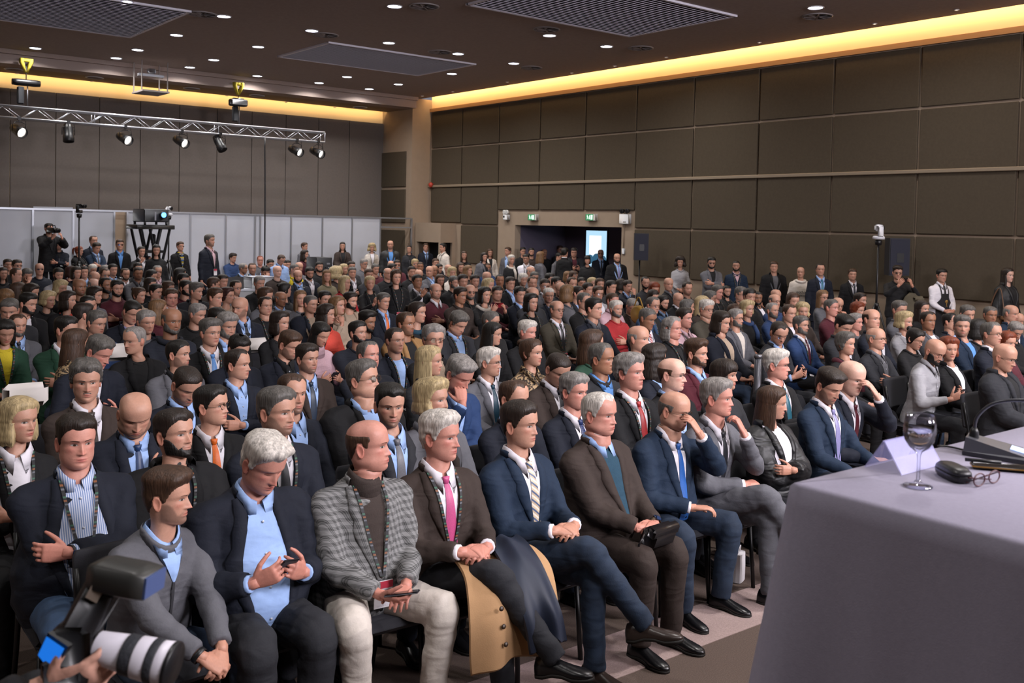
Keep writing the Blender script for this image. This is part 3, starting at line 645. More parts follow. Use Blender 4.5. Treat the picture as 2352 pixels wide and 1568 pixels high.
# ------------------------------------------------------------------ clothing prototypes, shared by alike bodies
PROTO = {}
HIP, HIPS = .52, .93
def clothes(kind, pose_key, build, lod, stand=False, tie=False, inner=False, pose=None, arms=None):
    """list of (part name, mesh, role); role picks the colour"""
    key = (kind, pose_key, build, lod, stand, bool(tie), bool(inner))
    if pose is None and key in PROTO: return PROTO[key]
    pose = pose or POSES[pose_key]; out = []; hem = -.13 if not stand else -.13
    off = np.array([0, 0, HIPS if stand else HIP])
    grow = {'C': .022, 'Z': .006}.get(kind, 0.0) + (.004 if kind in 'JO' else 0)
    if stand and kind in 'JCO': hem = -.26
    v, f, bvh, Rm = top_shell(pose, build, lod, max(hem, -.13), grow, {'C': 1.15}.get(kind, 1.0), arms)
    name = {'J': 'jacket', 'O': 'jacket', 'C': 'coat', 'Z': 'zip_jacket', 'S': 'sweater', 'T': 'shirt', 'H': 'hoodie', 'K': 'turtleneck'}[kind]
    def pack(nm, mb, role): out.append((nm, to_mesh(nm, mb.arr() + off, mb.f), role))
    mb = MB(); mb.add(v, f); zb = .13 if build not in 'xX' else .09
    if kind == 'O': zb = -.02
    wv = {'J': .060, 'O': .075, 'C': .075}.get(kind, .05)
    if build == 'X' and kind == 'J': zb, wv = -.07, .10
    if stand and kind in 'JCO':
        sk = MB(); rr = [ell((0, .012, z), a, b, b) for z, a, b in ((-.30, .205 + grow, .165 + grow), (-.20, .205 + grow, .16 + grow), (-.10, .20 + grow, .155 + grow), (-.04, .198 + grow, .15 + grow))]; mb.rings(rr, cap=False)
    if kind in 'JO':
        lapels(mb, bvh, Rm, zb, wv, .072 if kind == 'J' else .04, off=.013, shawl=kind == 'O')
        nb = MB(); ring_collar(nb, Rm, .084, .034, .530, .007, .03, back=True); mb.add(nb.arr(), nb.f)
        if lod == 'n' and kind == 'J':
            for zz in (zb - .005, zb - .095):
                bt = MB(); p = proj(bvh, np.array([.012]), np.array([zz]), .012)[0] @ Rm.T; bt.lathe([(.0, .003), (.009, .003), (.010, 0)], 8, p, 'y'); pack('button', bt, 'button')
    if kind == 'C':
        lapels(mb, bvh, Rm, zb, wv, .05, off=.02, shawl=True); ring_collar(mb, Rm, .095, .055, .520, .014, .03, back=True)
    if kind == 'Z':
        ring_collar(mb, Rm, .083, .045, .525, .008, .06)
        zp = MB(); zp.grid(proj(bvh, np.array([[-.006, .006]] * 14), np.linspace(-.05, .47, 14)[:, None], .008) @ Rm.T); pack('zip', zp, 'zip')
    if kind == 'S': ring_collar(mb, Rm, .080, .016, .530, .009, .058)
    if kind == 'H':
        ring_collar(mb, Rm, .098, .04, .505, .022, .03)
        hd = MB(); a = np.linspace(.2, math.pi - .2, 11); hd.tube([Rm @ np.array([.12 * math.cos(q), .05 + .09 * math.sin(q), .50 - .03 * math.sin(q)]) for q in a], [.03, .045, .055, .06, .062, .063, .062, .06, .055, .045, .03], 10); mb.add(hd.arr(), hd.f)
    if kind == 'K': ring_collar(mb, Rm, .072, .065, .53, .007, .036, sk=.04)
    if kind == 'T':
        collar(mb, Rm); mb.grid(proj(bvh, np.array([[-.016, -.015, .015, .016]] * 14), np.linspace(-.1, .465, 14)[:, None], np.array([[.0, .005, .005, .0]])) @ Rm.T)
        if lod == 'n':
            for zz in np.linspace(.0, .42, 6):
                bt = MB(); p = proj(bvh, np.array([0.]), np.array([zz]), .006)[0] @ Rm.T; bt.lathe([(.0, .003), (.0055, .003), (.006, 0)], 7, p, 'y'); pack('button', bt, 'shirtbutton')
    out.insert(0, (name, to_mesh(name, mb.arr() + off, mb.f), 'top'))
    if kind in 'JCO' or (kind in 'ZS' and inner):
        sh = MB()
        if kind in 'JCO': sh.grid(vpatch(bvh, Rm, zb - .01, wv + .012, .0075))
        elif kind == 'Z': sh.grid(vpatch(bvh, Rm, .36, .05, .0105))
        if inner == 's': cl_ = MB(); collar(cl_, Rm, drop=.075); pack('shirt_collar', cl_, 'collar')
        elif inner == 'c': collar(sh, Rm, drop=.085)
        elif inner == 'k': ring_collar(sh, Rm, .072, .065, .53, .007, .036, sk=.04)
        else: ring_collar(sh, Rm, .079, .014, .528, .008, .058)
        pack('shirt' if inner != 's' else 'inner_sweater', sh, 'inner')
        if lod == 'n' and inner == 'c' and not tie and kind == 'J':
            for zz in np.linspace(zb + .03, .44, 5):
                bt = MB(); p = proj(bvh, np.array([0.]), np.array([zz]), .010)[0] @ Rm.T; bt.lathe([(.0, .003), (.0055, .003), (.006, 0)], 7, p, 'y'); pack('shirt_button', bt, 'shirtbutton')
        # shirt cuffs
        if lod != 'f' and inner == 'c' and kind == 'J':
            for s in (1, -1):
                cu = MB(); Sh, E, W = arm_pts(pose, build, s, arms); d = (W - E) / np.linalg.norm(W - E); cu.tube([E + (W - E) * .88, E + (W - E) * .985, E + (W - E) * .99], [.036, .036, .030], 12)
                pack('cuff', cu, 'inner')
    if tie:
        t = MB(); tie_mesh(t, bvh, Rm, zb); pack('tie', t, 'tie')
    ln = MB(); bd = MB()
    for s in (1, -1): band(ln, bvh, Rm, [(s * .070, .515), (s * .060, .42), (s * .035, .28), (s * .006, .155)], .013, .020)
    c = proj(bvh, np.array([0.]), np.array([.085]), .030)[0]
    bd.box(c, (.045, .002, .062), rotx(-.05), 0); bd.box(c + np.array([0, -.0026, .045]), (.045, .001, .016), rotx(-.05), 1); bd.box(c + np.array([0, -.0026, -.052]), (.045, .001, .009), rotx(-.05), 2)
    for z, w_ in ((.018, .032), (.004, .025)): bd.box(c + np.array([0, -.0024, z]), (w_, .0006, .0022), rotx(-.05), 3)
    bd.box(c + np.array([0, -.0024, -.024]), (.012, .0006, .009), rotx(-.05), 3)
    out.append(('lanyard', to_mesh('lanyard', ln.arr() + off, ln.f), 'lanyard'))
    out.append(('badge', to_mesh('badge', bd.arr() @ Rm.T + off, bd.f, False, bd.mi), 'badge'))
    if lod != 'n' or pose_key: PROTO[key] = out
    return out
LEGP = {}
def legs_parts(leg, build, lod, stand):
    key = (leg, build, lod)
    if key in LEGP: return LEGP[key]
    K, A = LEGS[leg]; v, f = legs_mesh(lod, K, A, build); off = np.array([0, 0, HIPS if stand else HIP]); up, so = MB(), MB()
    out = [('trousers', to_mesh('trousers', v + off, f), 'legs')]
    for s in (1, -1):
        a, b = MB(), MB(); Av = np.array(A[s], float)
        yaw = s * .12; pitch = 0
        if leg == 'cross' and s == -1: yaw, pitch = .5, .15
        shoe(a, b, Av + off * 0 + np.array([0, 0, -.02]), yaw, pitch); a.add(b.arr(), b.f, 1)
        out.append(('shoe', to_mesh('shoe', a.arr() + off, a.f, True, a.mi), 'shoe'))
    LEGP[key] = out; return out
SPEC = {}
def glasses_mesh(P, lod, mo, up=False):
    W = mo['wid']; mb = MB(); n = {'n': 16, 'm': 10, 'f': 8}[lod]; fy = P.reshape(-1, 3); zc = -.15; r = .13 if lod == 'n' else .17
    y0 = front_y(P, np.array([0.]), np.array([.3]))[0] - .7
    for s in (1, -1):
        a = np.arange(n + 1) / n * 2 * math.pi; cx = np.sign(np.cos(a)) * np.abs(np.cos(a)) ** .7; sz = np.sign(np.sin(a)) * np.abs(np.sin(a)) ** .7
        X = s * (3.2 + 2.35 * cx) * W; Z = zc + 1.75 * sz; Y = y0 + .10 * (np.abs(X) - .9) ** 1.3 * .6
        mb.tube(np.stack([X, Y, Z], -1), r, 5, cap=False); k = mb.n
        mb.add(np.concatenate([np.stack([X, Y, Z], -1)[:-1]]), [tuple(range(n))], 1)
        mb.tube([(s * 5.5 * W, y0 + .55, zc + .5), (s * 7.55 * W, y0 + 3.2, zc + .5), (s * 7.9 * W, 1.2, zc + .3), (s * 7.7 * W, 3.0, zc - 1.6)], r, 5)
    mb.tube([(-.95 * W, y0, zc + .5), (0, y0 - .15, zc + .75), (.95 * W, y0, zc + .5)], r, 5)
    v = mb.arr()
    if up: v = v @ rotx(-62 * D2R).T + np.array([0, -.2, 7.6])
    return to_mesh('glasses', v / 100, mb.f, True, mb.mi)

# ------------------------------------------------------------------ one person
PEOPLE = []
def morph(fem, seed, fl):
    r = random.Random(seed * 31 + 5)
    mo = dict(wid=r.uniform(.96, 1.04), len=r.uniform(.96, 1.05), jaw=r.uniform(.96, 1.08), nose=r.uniform(.85, 1.2), chub=r.uniform(0, .5), fem=1.0 if fem else 0.0, age=.2, rosy=r.uniform(.7, 1.2), stub=0.0)
    if fem: mo.update(wid=r.uniform(.92, .98), len=r.uniform(.93, .99), jaw=r.uniform(.90, .98), nose=r.uniform(.7, .95), chub=r.uniform(0, .3))
    if 'o' in fl: mo['age'] = 1.0
    if 'f' in fl: mo['chub'] = 1.3; mo['wid'] *= 1.04; mo['jaw'] *= 1.06
    if 'i' in fl: mo['chub'] = 0; mo['jaw'] *= .95
    if 'u' in fl: mo['stub'] = .55
    if 'b' in fl: mo['stub'] = .5; mo['beard'] = 1
    return mo
def person(T, s, rz, rzh, pitch, g, hair, hc, top, fl, pose_key='L', stand=False, lod='m', seed=0, leg=None, legc='dg', build=None, pose=None, shoec='bk', hide_hands=False, arms=None, bodyname='person', tilt=0.0, floor=0.0, custom_legs=None, hairT=1.0):
    """T: world point of the eye-level head centre; returns the root (an Empty on the floor under the hips)"""
    fem = g == 'f'; build = build or ('f' if fem else 'X' if 'W' in fl else 'x' if 'f' in fl else 'm'); pz = pose or POSES[pose_key]; Rm = lean_m(pz[0])
    hz = HIPS if stand else HIP; hip = np.array([0, 0, hz]); rel = max(-1.35, min(1.35, rzh - rz))
    Rh = rotz(rel) @ roty(tilt) @ rotx(pitch * D2R); piv = Rm @ np.array([0, .02, .575]); hcen = piv + Rh @ np.array([0, -.028, .116])
    c = rotz(rz) @ ((hcen + hip) * s)
    root = empty(bodyname, (T[0] - c[0], T[1] - c[1], floor), cat='person', rz=rz); root.scale = (s, s, s)
    mo = morph(fem, seed, fl); P, TH, SS = head_surf(lod, mo)
    tone = [k for k in 'trpD' if k in fl]; rr = random.Random(seed); sk = np.array(srgb(SKIN[tone[0] if tone else ''])) * (1 + rr.uniform(-.08, .08)); mo['skin'] = sk
    hcol = np.array(srgb(HAIRC[hc][0])); browc = hcol * .75 if hc not in 'wy' else hcol * .55
    if hc == 'w' or hc == 'g': browc = (hcol * .4 + sk * .25)
    mb = MB(); cols = [skin_cols(P, SS, sk, mo).reshape(-1, 3)]; mb.grid(P, close=True)
    face_bits(mb, cols, P, mo, lod, tuple(browc), gaze=rr.uniform(-.3, .3), closed=pitch > 17)
    hv = mb.arr() / 100; n0 = P.size // 3; wgt = np.ones(len(hv)); wgt[:n0] = 1 - sstep(SS.ravel(), 10.6, 13.2)
    A = (hv + np.array([0, -.028, .116])) @ Rh.T + piv; Bp = (hv + np.array([0, -.008, .691])) @ Rm.T; hv2 = A * wgt[:, None] + Bp * (1 - wgt[:, None])
    body = MB(); body.add(hv2, mb.f)
    # hands, with thin arms and a core inside the clothes so that the body is one figure
    def hands():
        for sd in (1, -1):
            w_, d, n, curl, pole = (arms or pz[1])[sd]; Sh, E, W2 = arm_pts(pz, build, sd, arms); k = (.88 if fem else 1.0)
            if lod == 'n':
                h = MB(); hand(h, W2 + d / np.linalg.norm(d) * .012, d, n, curl, sd, k, 7); hv_, hf, _ = remesh(h, .0042, 2, .4); body.add(hv_, hf)
            elif lod == 'm': hand(body, W2 + d / np.linalg.norm(d) * .012, d, n, curl, sd, k, 5)
            else: hand(body, W2 + d / np.linalg.norm(d) * .012, d, n, curl, sd, k, 3)
            body.tube([Rm @ np.array([sd * .05, .012, .44]), Sh, E, W2, W2 + d / np.linalg.norm(d) * .03], [.04, .038, .032, .026, .026], 6)
    k0 = body.n
    if not hide_hands: hands()
    body.tube([Rm @ np.array([0, .015, .50]), Rm @ np.array([0, .01, .3]), (0, .01, 0)], [.06, .08, .09], 6)
    cols.append(np.tile(sk * np.array([1.0, .90, .88]), (body.n - k0, 1)))
    me = to_mesh('body', body.arr() + hip, body.f); ca = me.color_attributes.new('col', 'FLOAT_COLOR', 'POINT'); ca.data.foreach_set('color', np.concatenate([np.concatenate(cols), np.ones((body.n, 1))], 1).ravel())
    link('body', me, M_SKIN, root)
    HM = Matrix(((*Rh[0], 0), (*Rh[1], 0), (*Rh[2], 0), (0, 0, 0, 1))); hpos = hcen + hip; HM.translation = Vector(hpos)
    def on_head(nm, mesh_, m):
        o = link(nm, mesh_, m, root); o.matrix_local = HM; return o
    if hair != 'bl':
        v, f = hair_mesh(hair, lod, P, TH, SS, seed, hairT); on_head('hair', to_mesh('hair', v, f), hairmat(hc))
    if 'b' in fl:
        v, f = beard_mesh(lod, P, TH, SS, mo['len'], .75 if 'B' in fl else .4); on_head('beard', to_mesh('beard', v, f), hairmat('s' if 'G' in fl else ('k' if hc in 'kd' else hc)))
    elif 'm' in fl:
        v, f = beard_mesh(lod, P, TH, SS, mo['len'], .55, 'm'); on_head('moustache', to_mesh('moustache', v, f), hairmat('s' if hc in 'sgw' else hc))
    if 'g' in fl: on_head('glasses', glasses_mesh(P, lod, mo), [M_FRAME if seed % 2 else M_BRASS, M_GLASS])
    if 's' in fl: on_head('sunglasses', glasses_mesh(P, lod, mo, True), [M_BLACK, M_BLACK])
    # clothes
    tp = top.split('.'); kind = tp[0]; knd = {'C': 'puffer' if 'Q' in fl else 'suit', 'S': 'knit', 'K': 'knit', 'T': 'shirt', 'H': 'knit', 'Z': 'suit'}.get(kind, 'suit')
    if 'l' in fl: knd = 'leather'
    col = tp[1]; inn = tp[2] if len(tp) > 2 and tp[2] else None; tie = tp[3] if len(tp) > 3 else None
    icol = inn; ik_ = None; ccol = None
    if inn and '+' in inn: inn, ccol = inn.split('+')
    if inn: ik_ = 's' if ccol else 'k' if inn.endswith('^') else 'r' if inn.endswith('-') else 'c'; icol = inn.rstrip('-^')
    if kind in 'JCO' and not inn: ik_, icol = 'r', 'bk'
    roles = {'top': cloth(col, knd), 'inner': cloth(icol, 'shirt' if ik_ == 'c' else 'knit') if icol else None, 'tie': (tie if not isinstance(tie, str) else cloth(tie, 'tie') if tie in CLOTH else MATS.get(tie)) if tie else None, 'button': M_BLACK,
             'shirtbutton': mat('shirt button', 'c8ccd8', .4), 'zip': mat('zip', '55555a', .4, metal=.6), 'lanyard': M_STRAP, 'badge': [M_WHITE, M_REDP, M_STRAP, mat('print', '6b6870', .7)]}
    if ccol: roles['collar'] = cloth(ccol, 'shirt')
    if 'j' in fl: roles['inner'] = MATS['striped jumper']
    if 'v' in fl: roles['inner'] = MATS['striped shirt']
    for nm, mesh_, role in clothes(kind, None if pose else pose_key, build, lod, stand, bool(tie), ik_ or False, pose, arms):
        if role in ('lanyard', 'badge') and not (('N' in fl) or ('n' in fl and role == 'lanyard')): continue
        if roles.get(role): link(nm, mesh_, roles[role], root)
    if 'q' in fl:
        sc = MB(); a = np.linspace(0, 2 * math.pi, 19)
        rg = [Rm @ np.array([(.088 + .006 * math.sin(q * 5)) * math.cos(q), .015 + .088 * math.sin(q), .515 - .045 * max(0, -math.sin(q))]) + hip for q in a]
        sc.tube(rg, .030, 8, cap=False); sc.tube([Rm @ np.array([.03, -.105, .46]) + hip, Rm @ np.array([.045, -.15, .36]) + hip, Rm @ np.array([.05, -.165, .2]) + hip], [.03, .035, .03], 8, flat=1.0)
        part('scarf', sc, cloth(tp[-1].rstrip('-^'), 'knit'), root)
    lg = leg or ('stand' if stand else 'flat')
    for nm, mesh_, role in (custom_legs or legs_parts(lg, build, 'f' if lod == 'f' else 'm' if not leg else lod, stand)):
        link(nm, mesh_, cloth(legc, 'denim' if legc in ('dn', 'tb') else 'suit') if role == 'legs' else [mat('shoe leather ' + shoec, CLOTH[shoec][0], .3, bump=.15, bscale=60), M_SOLE], root)
    PEOPLE.append(dict(o=root, g=g, hair=hair, hc=hc, top=top, fl=fl, pose=pose_key, stand=stand, T=T, yaw=0, pitch=pitch, Rm=Rm, s=s, rz=rz, pz=pz, build=build, hip=hip, arms=arms, rel=rel, lod=lod))
    return root
# ------------------------------------------------------------------ the hall
ZC, ZS, YW, YB = 6.05, 5.73, 25.35, 27.1                 # ceiling, rear soffit, pilaster line, rear wall
ZT, Z1, ZR, Z3, Z4 = (2.25 + U * k for k in (.2015, .135, .0671, -.0009, -.068))
M_PANEL = mat('acoustic fabric', '51483c', .95, noise=.06, nscale=25, bump=.3, bscale=320, spec=.15)
M_PLAIN = mat('beige plaster', '9c8a78', .9, noise=.03, nscale=6, spec=.2); M_COVE = mat('cove plaster', 'e2cba8', .9, spec=.2)
M_CEIL = mat('dark ceiling', 'a89b95', .95, noise=.05, nscale=14, spec=.1); M_BEAM = mat('beam paint', 'a3938c', .9, noise=.03, spec=.2)
M_REAR = mat('grey fabric panel', '6c645f', .95, noise=.05, nscale=20, bump=.2, bscale=300, spec=.15); M_JOINT = mat('joint', '2c2723', .95)
M_CARPET = mat('brown carpet', '685a53', .98, noise=.22, nscale=160, bump=.5, bscale=300, spec=.1); M_STRIPE = mat('mauve carpet', 'b09a96', .98, noise=.15, nscale=160, bump=.5, bscale=300, spec=.1)
M_ALU = mat('aluminium', 'b4b8c0', .35, metal=.8); M_SLAT = mat('grille slat', 'e6e4f2', .5, metal=.0)
b = MB(); b.box((3, 9, -.05), (17.5, 19.5, .05)); struct('floor', b, M_CARPET)
ya, yb_ = at_z(1391, 1568, 0)[1], at_z(1206, 1524, 0)[1]
b = MB(); b.box((3, (ya + yb_) / 2, .0015), (14, (yb_ - ya) / 2, .0015)); struct('floor_carpet_strip', b, M_STRIPE)
for nm, c_, h_ in (('wall_left', (-14.2, 9, 3), (.1, 19.5, 3.2)), ('wall_front', (3, -10.2, 3), (17.5, .1, 3.2))):
    b = MB(); b.box(c_, h_); struct(nm, b, mat('hall wall', '4a4138', .95))
# right-hand wall: plain backing, fabric panels proud of it with recessed joints
XR = 17.0
yk = lambda k: U * (1.4958 - .1048 * k) - (.16 if k == 0 else 0)
dy0, dy1 = at_x(1182, 560, XR)[1], at_x(1427, 560, XR)[1]; dz = at_x(1300, 519, XR)[2]
b = MB(); T_ = .1
b.box((XR + T_, (YW + dy0) / 2, ZT / 2), (T_, (YW - dy0) / 2, ZT / 2)); b.box((XR + T_, (dy1 - 10) / 2, ZT / 2), (T_, (dy1 + 10) / 2, ZT / 2)); b.box((XR + T_, (dy0 + dy1) / 2, (ZT + dz) / 2), (T_, (dy0 - dy1) / 2, (ZT - dz) / 2))
wr = struct('wall_right', b, M_PLAIN)
zd3 = at_x(1300, 484, XR)[2]
def panel_mesh(w_, h): q = MB(); q.box((0, 0, 0), (.025, w_ / 2 - .022, h / 2 - .022), bev=.012); return q
PM = {}
def panel(k0, z1, z0, m=M_PANEL):
    y1, y0 = yk(k0), yk(k0 + 1); key = (round(y1 - y0, 3), round(z1 - z0, 3))
    if key not in PM: PM[key] = panel_mesh(*key).mesh('wall_panel', False)
    link('wall_panel', PM[key], m, wr, (XR - .026, (y0 + y1) / 2, (z0 + z1) / 2))
for k in range(0, 16):
    panel(k, ZT, Z1); panel(k, Z1, ZR)
    if k == 0: panel(k, ZR, at_x(1030, 512, XR)[2])
    elif 2 <= k <= 4: panel(k, ZR, zd3)
    else:
        panel(k, ZR, Z3); panel(k, Z3, Z4)
b = MB(); b.box((XR - .07, (YW - 8) / 2, ZR), (.03, (YW + 8) / 2, .035), bev=.01); struct('trim_1', b, mat('rail paint', '8a7b68', .6))
# cove: lip over the panels, plain wall above it, warm strip lamp hidden behind the ceiling edge
b = MB(); b.box((XR - .035, (YW - 10) / 2, ZT + .05), (.045, (YW + 10) / 2, .05)); struct('trim_2', b, mat('cove lip', 'b5895f', .8))
b = MB(); b.box((XR + .1, (YW - 10) / 2, ZT + .75), (.1, (YW + 10) / 2, .65)); struct('wall_right_cove', b, M_COVE)
XE = 16.58
# ceiling with its edge standing off the right-hand wall
b = MB(); b.box(((XE - 14) / 2, (YW - 10) / 2, ZC + .06), ((XE + 14) / 2, (YW + 10) / 2, .06)); ceil = struct('ceiling', b, M_CEIL)
b = MB(); b.box((XR - .1, (YW - 10) / 2, ZC + .62), (.7, (YW + 10) / 2, .05)); struct('ceiling_cove_cap', b, M_COVE)
b = MB(); b.box(((XR - 14) / 2, YB + .1, 3.2), ((XR + 14) / 2, .1, 3.2)); wb = struct('wall_back', b, M_COVE)
# pilaster, recessed side wall behind it, beam across the hall, rear soffit
XL = at_y(945, 400, YW)[0]
b = MB(); b.box(((XL + XR) / 2 + .3, YW + .12, ZC / 2), ((XR - XL) / 2 + .3, .12, ZC / 2)); struct('pillar_wall', b, M_PLAIN)
b = MB(); b.box((XL + .12, (YW + .24 + YB) / 2, ZC / 2), (.12, (YB - YW - .24) / 2, ZC / 2)); wp = struct('wall_recess', b, M_PLAIN)
for z1, z0 in ((at_x(910, 348, XL)[2], at_x(910, 430, XL)[2]), (at_x(910, 434, XL)[2], at_x(910, 512, XL)[2]), (at_x(910, 527, XL)[2], .3)):
    q = MB(); q.box((XL - .02, (YW + .24 + YB) / 2, (z0 + z1) / 2), (.02, (YB - YW - .24) / 2 - .05, (z1 - z0) / 2 - .015), bev=.01); part('wall_panel', q, M_PANEL, wp, False)
b = MB(); b.box(((XL - 14) / 2, YW + .1, (ZC + ZS) / 2), ((XL + 14) / 2, .3, (ZC - ZS) / 2)); bm = struct('beam', b, M_BEAM)
b = MB(); b.box(((XL - 14) / 2, YW - .25, ZC - .05), ((XL + 14) / 2, .06, .05)); struct('trim_3', b, M_BEAM)
b = MB(); b.box(((XL - 14) / 2, (YW + .4 + YB - .3) / 2, ZS + .03), ((XL + 14) / 2, (YB - .3 - YW - .4) / 2, .03)); struct('ceiling_rear_soffit', b, mat('soffit', '8c7863', .9))
# rear wall fabric panels
zp = at_y(879, 284.6, YB)[2]; ex = [-60, 22, 127, 227, 321, 411, 497, 577, 655, 730, 801, 880]
xs = [at_y(p, 300, YB)[0] for p in ex]
for i in range(len(xs) - 1):
    q = MB(); q.box(((xs[i] + xs[i + 1]) / 2, YB - .03, zp / 2 + .2), ((xs[i + 1] - xs[i]) / 2 - .008, .03, zp / 2 - .2), bev=.006); part('wall_panel', q, M_REAR, wb, False)
# boxed vestibule against the right-hand wall beside the pilaster
yv = at_x(1047, 540, XR)[1]; xv = at_y(1012, 540, yv)[0]; zv1, zv0 = at_y(1012, 512, yv)[2], at_y(1012, 557, yv)[2]
b = MB(); b.box(((xv + XR) / 2, (yv + YW) / 2, (zv1 + zv0) / 2), ((XR - xv) / 2, (YW - yv) / 2, (zv1 - zv0) / 2)); vb = struct('wall_vestibule', b, M_PLAIN)
M_DARK = mat('dark opening', '15161a', .8)
for xx, yy, hx, hy in ((xv + .05, yv + .05, .05, .05), (XR - .06, yv + .05, .06, .05), (xv + .05, YW - .06, .05, .06)):
    q = MB(); q.box((xx, yy, zv0 / 2), (hx, hy, zv0 / 2)); part('post', q, M_PLAIN, vb, False)
q = MB(); q.box((XR - .02, (yv + YW) / 2, zv0 / 2), (.02, (YW - yv) / 2 - .1, zv0 / 2)); part('door', q, M_DARK, vb, False)  # near-black slab painted in as the dark inside the opening
# doorway corridor with a lit lobby screen at its end
XD = 18.87
b = MB(); b.box((XD + .05, (dy0 + dy1) / 2, dz / 2), (.05, (dy0 - dy1) / 2 + .6, dz / 2)); b.box(((XR + .2 + XD) / 2, dy0 + .05, dz / 2), ((XD - XR - .2) / 2, .05, dz / 2)); b.box(((XR + .2 + XD) / 2, dy1 - .05, dz / 2), ((XD - XR - .2) / 2, .05, dz / 2)); b.box(((XR + .2 + XD) / 2, (dy0 + dy1) / 2, dz + .05), ((XD - XR - .2) / 2, (dy0 - dy1) / 2 + .1, .05)); dr = struct('door_1', b, mat('corridor paint', '5b5364', .9))
xs_ = XD - .02; p0, p1 = at_x(1348, 529, xs_), at_x(1395, 529, xs_); zz0 = at_x(1370, 620, xs_)[2]
M_SCR = mat('lobby light', '000000', .5, emit='a9d0ea', estr=1.15); M_SCW = mat('lobby poster', '000000', .5, emit='f2f6f8', estr=1.2); M_SIL = mat('lobby shade', '000000', .5, emit='3f6e8c', estr=.7)
sc = empty('lobby_screen', (xs_, (p0[1] + p1[1]) / 2, 0), 'bright pale blue screen glowing at the end of the dark doorway corridor', 'screen'); wd = (p0[1] - p1[1]) / 2; zt_ = p0[2]
b = MB(); b.box((0, 0, (zt_ + zz0) / 2), (.02, wd, (zt_ - zz0) / 2)); part('display', b, M_SCR, sc, False)
b = MB(); b.box((-.022, .08 * wd, (at_x(1370, 541, xs_)[2] + at_x(1370, 586, xs_)[2]) / 2), (.004, wd * .58, (at_x(1370, 541, xs_)[2] - at_x(1370, 586, xs_)[2]) / 2)); part('poster_picture', b, M_SCW, sc, False)
for yy, r in ((.55 * wd, .13), (-.1 * wd, .17), (-.75 * wd, .11)):
    b = MB(); b.lathe([(0, .004), (r, .004), (r, -.004), (0, -.004)], 14, (-.025, yy, at_x(1370, 594, xs_)[2] - .02), 'x'); part('head_shape', b, M_SIL, sc)
b = MB(); b.box((0, 0, (zt_ + zz0) / 2), (.015, wd + .04, (zt_ - zz0) / 2 + .04)); part('bezel', b, M_BLACK, sc, False)

# ------------------------------------------------------------------ lamps: recessed downlights in view, and the same grid carried on outside the frame
M_LED = mat('downlight lens', 'ffffff', .4, emit='e6ecff', estr=16.0); M_RIM = mat('downlight trim', 'b9b5b8', .5)
M_SPOTL = mat('small spot lens', 'ffffff', .4, emit='ffe2c0', estr=6.0)
DL = [(289, 3), (514, 37), (716, 70), (893, 98), (1052, 123), (1180, 145), (906, 14), (405, 80), (593, 107), (491, 137), (316, 114), (81, 110), (267, 133), (436, 154), (591, 174), (733, 190), (797, 176), (848, 204), (915, 193), (1038, 169), (1262, 81), (1393, 106), (1873, 17)]
def disc_mesh(r, rim):
    q = MB(); q.lathe([(r, 0), (rim, 0), (rim, -.012), (r, -.016), (r * .96, -.004)], 20, cap=False); q2 = MB(); q2.lathe([(r * .97, -.006), (0.001, -.006)], 20, cap=False); return q.mesh('trim_ring'), q2.mesh('lens')
dm = disc_mesh(.125, .145); sm = disc_mesh(.032, .045)
def lamp(loc, energy, size=.2, colr=(1, .96, .93), spread=150, name='downlight_lamp'):
    l = bpy.data.lights.new(name, 'AREA'); l.shape = 'DISK'; l.size = size; l.energy = energy; l.color = colr; l.spread = spread * D2R
    o = bpy.data.objects.new(name, l); COL.objects.link(o); o.location = loc; return o
E_DL = 34
DLP = []
for i, (x, y) in enumerate(DL):
    p = at_z(x, y, ZC); DLP.append(p)
    t = empty('downlight', (p[0], p[1], ZC), 'round recessed white downlight in the dark ceiling', 'ceiling light', 'cool white downlights of the ceiling grid')
    link('trim_ring', dm[0], M_RIM, t); link('lens', dm[1], M_LED, t); lamp((p[0], p[1], ZC - .03), E_DL)
for x, y in [(-9, 16), (-9, 10), (-9, 4), (-4, 14), (-4, 8), (-4, 3), (1, 8), (1, 3), (6, 3), (10, 3), (14, 3), (6, 8), (11, 9), (15, 8), (15, 14), (14.5, 20), (6, -2), (11, -2), (1, -2), (-4, 20)]:
    lamp((x, y, ZC - .05), 34 if y > 5 else 90 if x > 2 else 45)
SPT = [(1744, 97), (2009, 54), (2197, 22), (1530, 131), (1412, 151), (1313, 167), (1165, 188), (1040, 210), (970, 220)]
for x, y in SPT:
    p = at_z(x, y, ZC); t = empty('spot_downlight', (p[0], p[1], ZC), 'tiny warm spot set in the ceiling along the glowing cove', 'ceiling light', 'tiny spots along the side cove')
    link('trim_ring', sm[0], M_RIM, t); link('lens', sm[1], M_SPOTL, t)
for x, y in [(39, 168), (210, 186), (369, 203), (521, 219), (657, 234), (769, 246)]:
    p = at_z(x, y, ZS); t = empty('spot_downlight', (p[0], p[1], ZS), 'tiny warm spot set in the rear soffit above the truss', 'ceiling light', 'tiny spots in the rear soffit')
    link('trim_ring', sm[0], M_RIM, t); link('lens', sm[1], M_SPOTL, t)
# cove strips (warm)
def strip(loc, sx, sy, e, rot, colr=(1, .64, .27)):
    l = bpy.data.lights.new('cove_strip_lamp', 'AREA'); l.shape = 'RECTANGLE'; l.size = sx; l.size_y = sy; l.energy = e; l.color = colr
    o = bpy.data.objects.new('cove_strip_lamp', l); COL.objects.link(o); o.location = loc; o.rotation_euler = rot; return o
strip((XR - .19, (YW - 10) / 2, ZC + .17), .08, YW + 10, 240, (0, -40 * D2R, 0))
strip(((XL - 14) / 2, YB - .42, ZS + .22), XL + 14, .10, 190, (58 * D2R, 0, 0), (1, .66, .26))
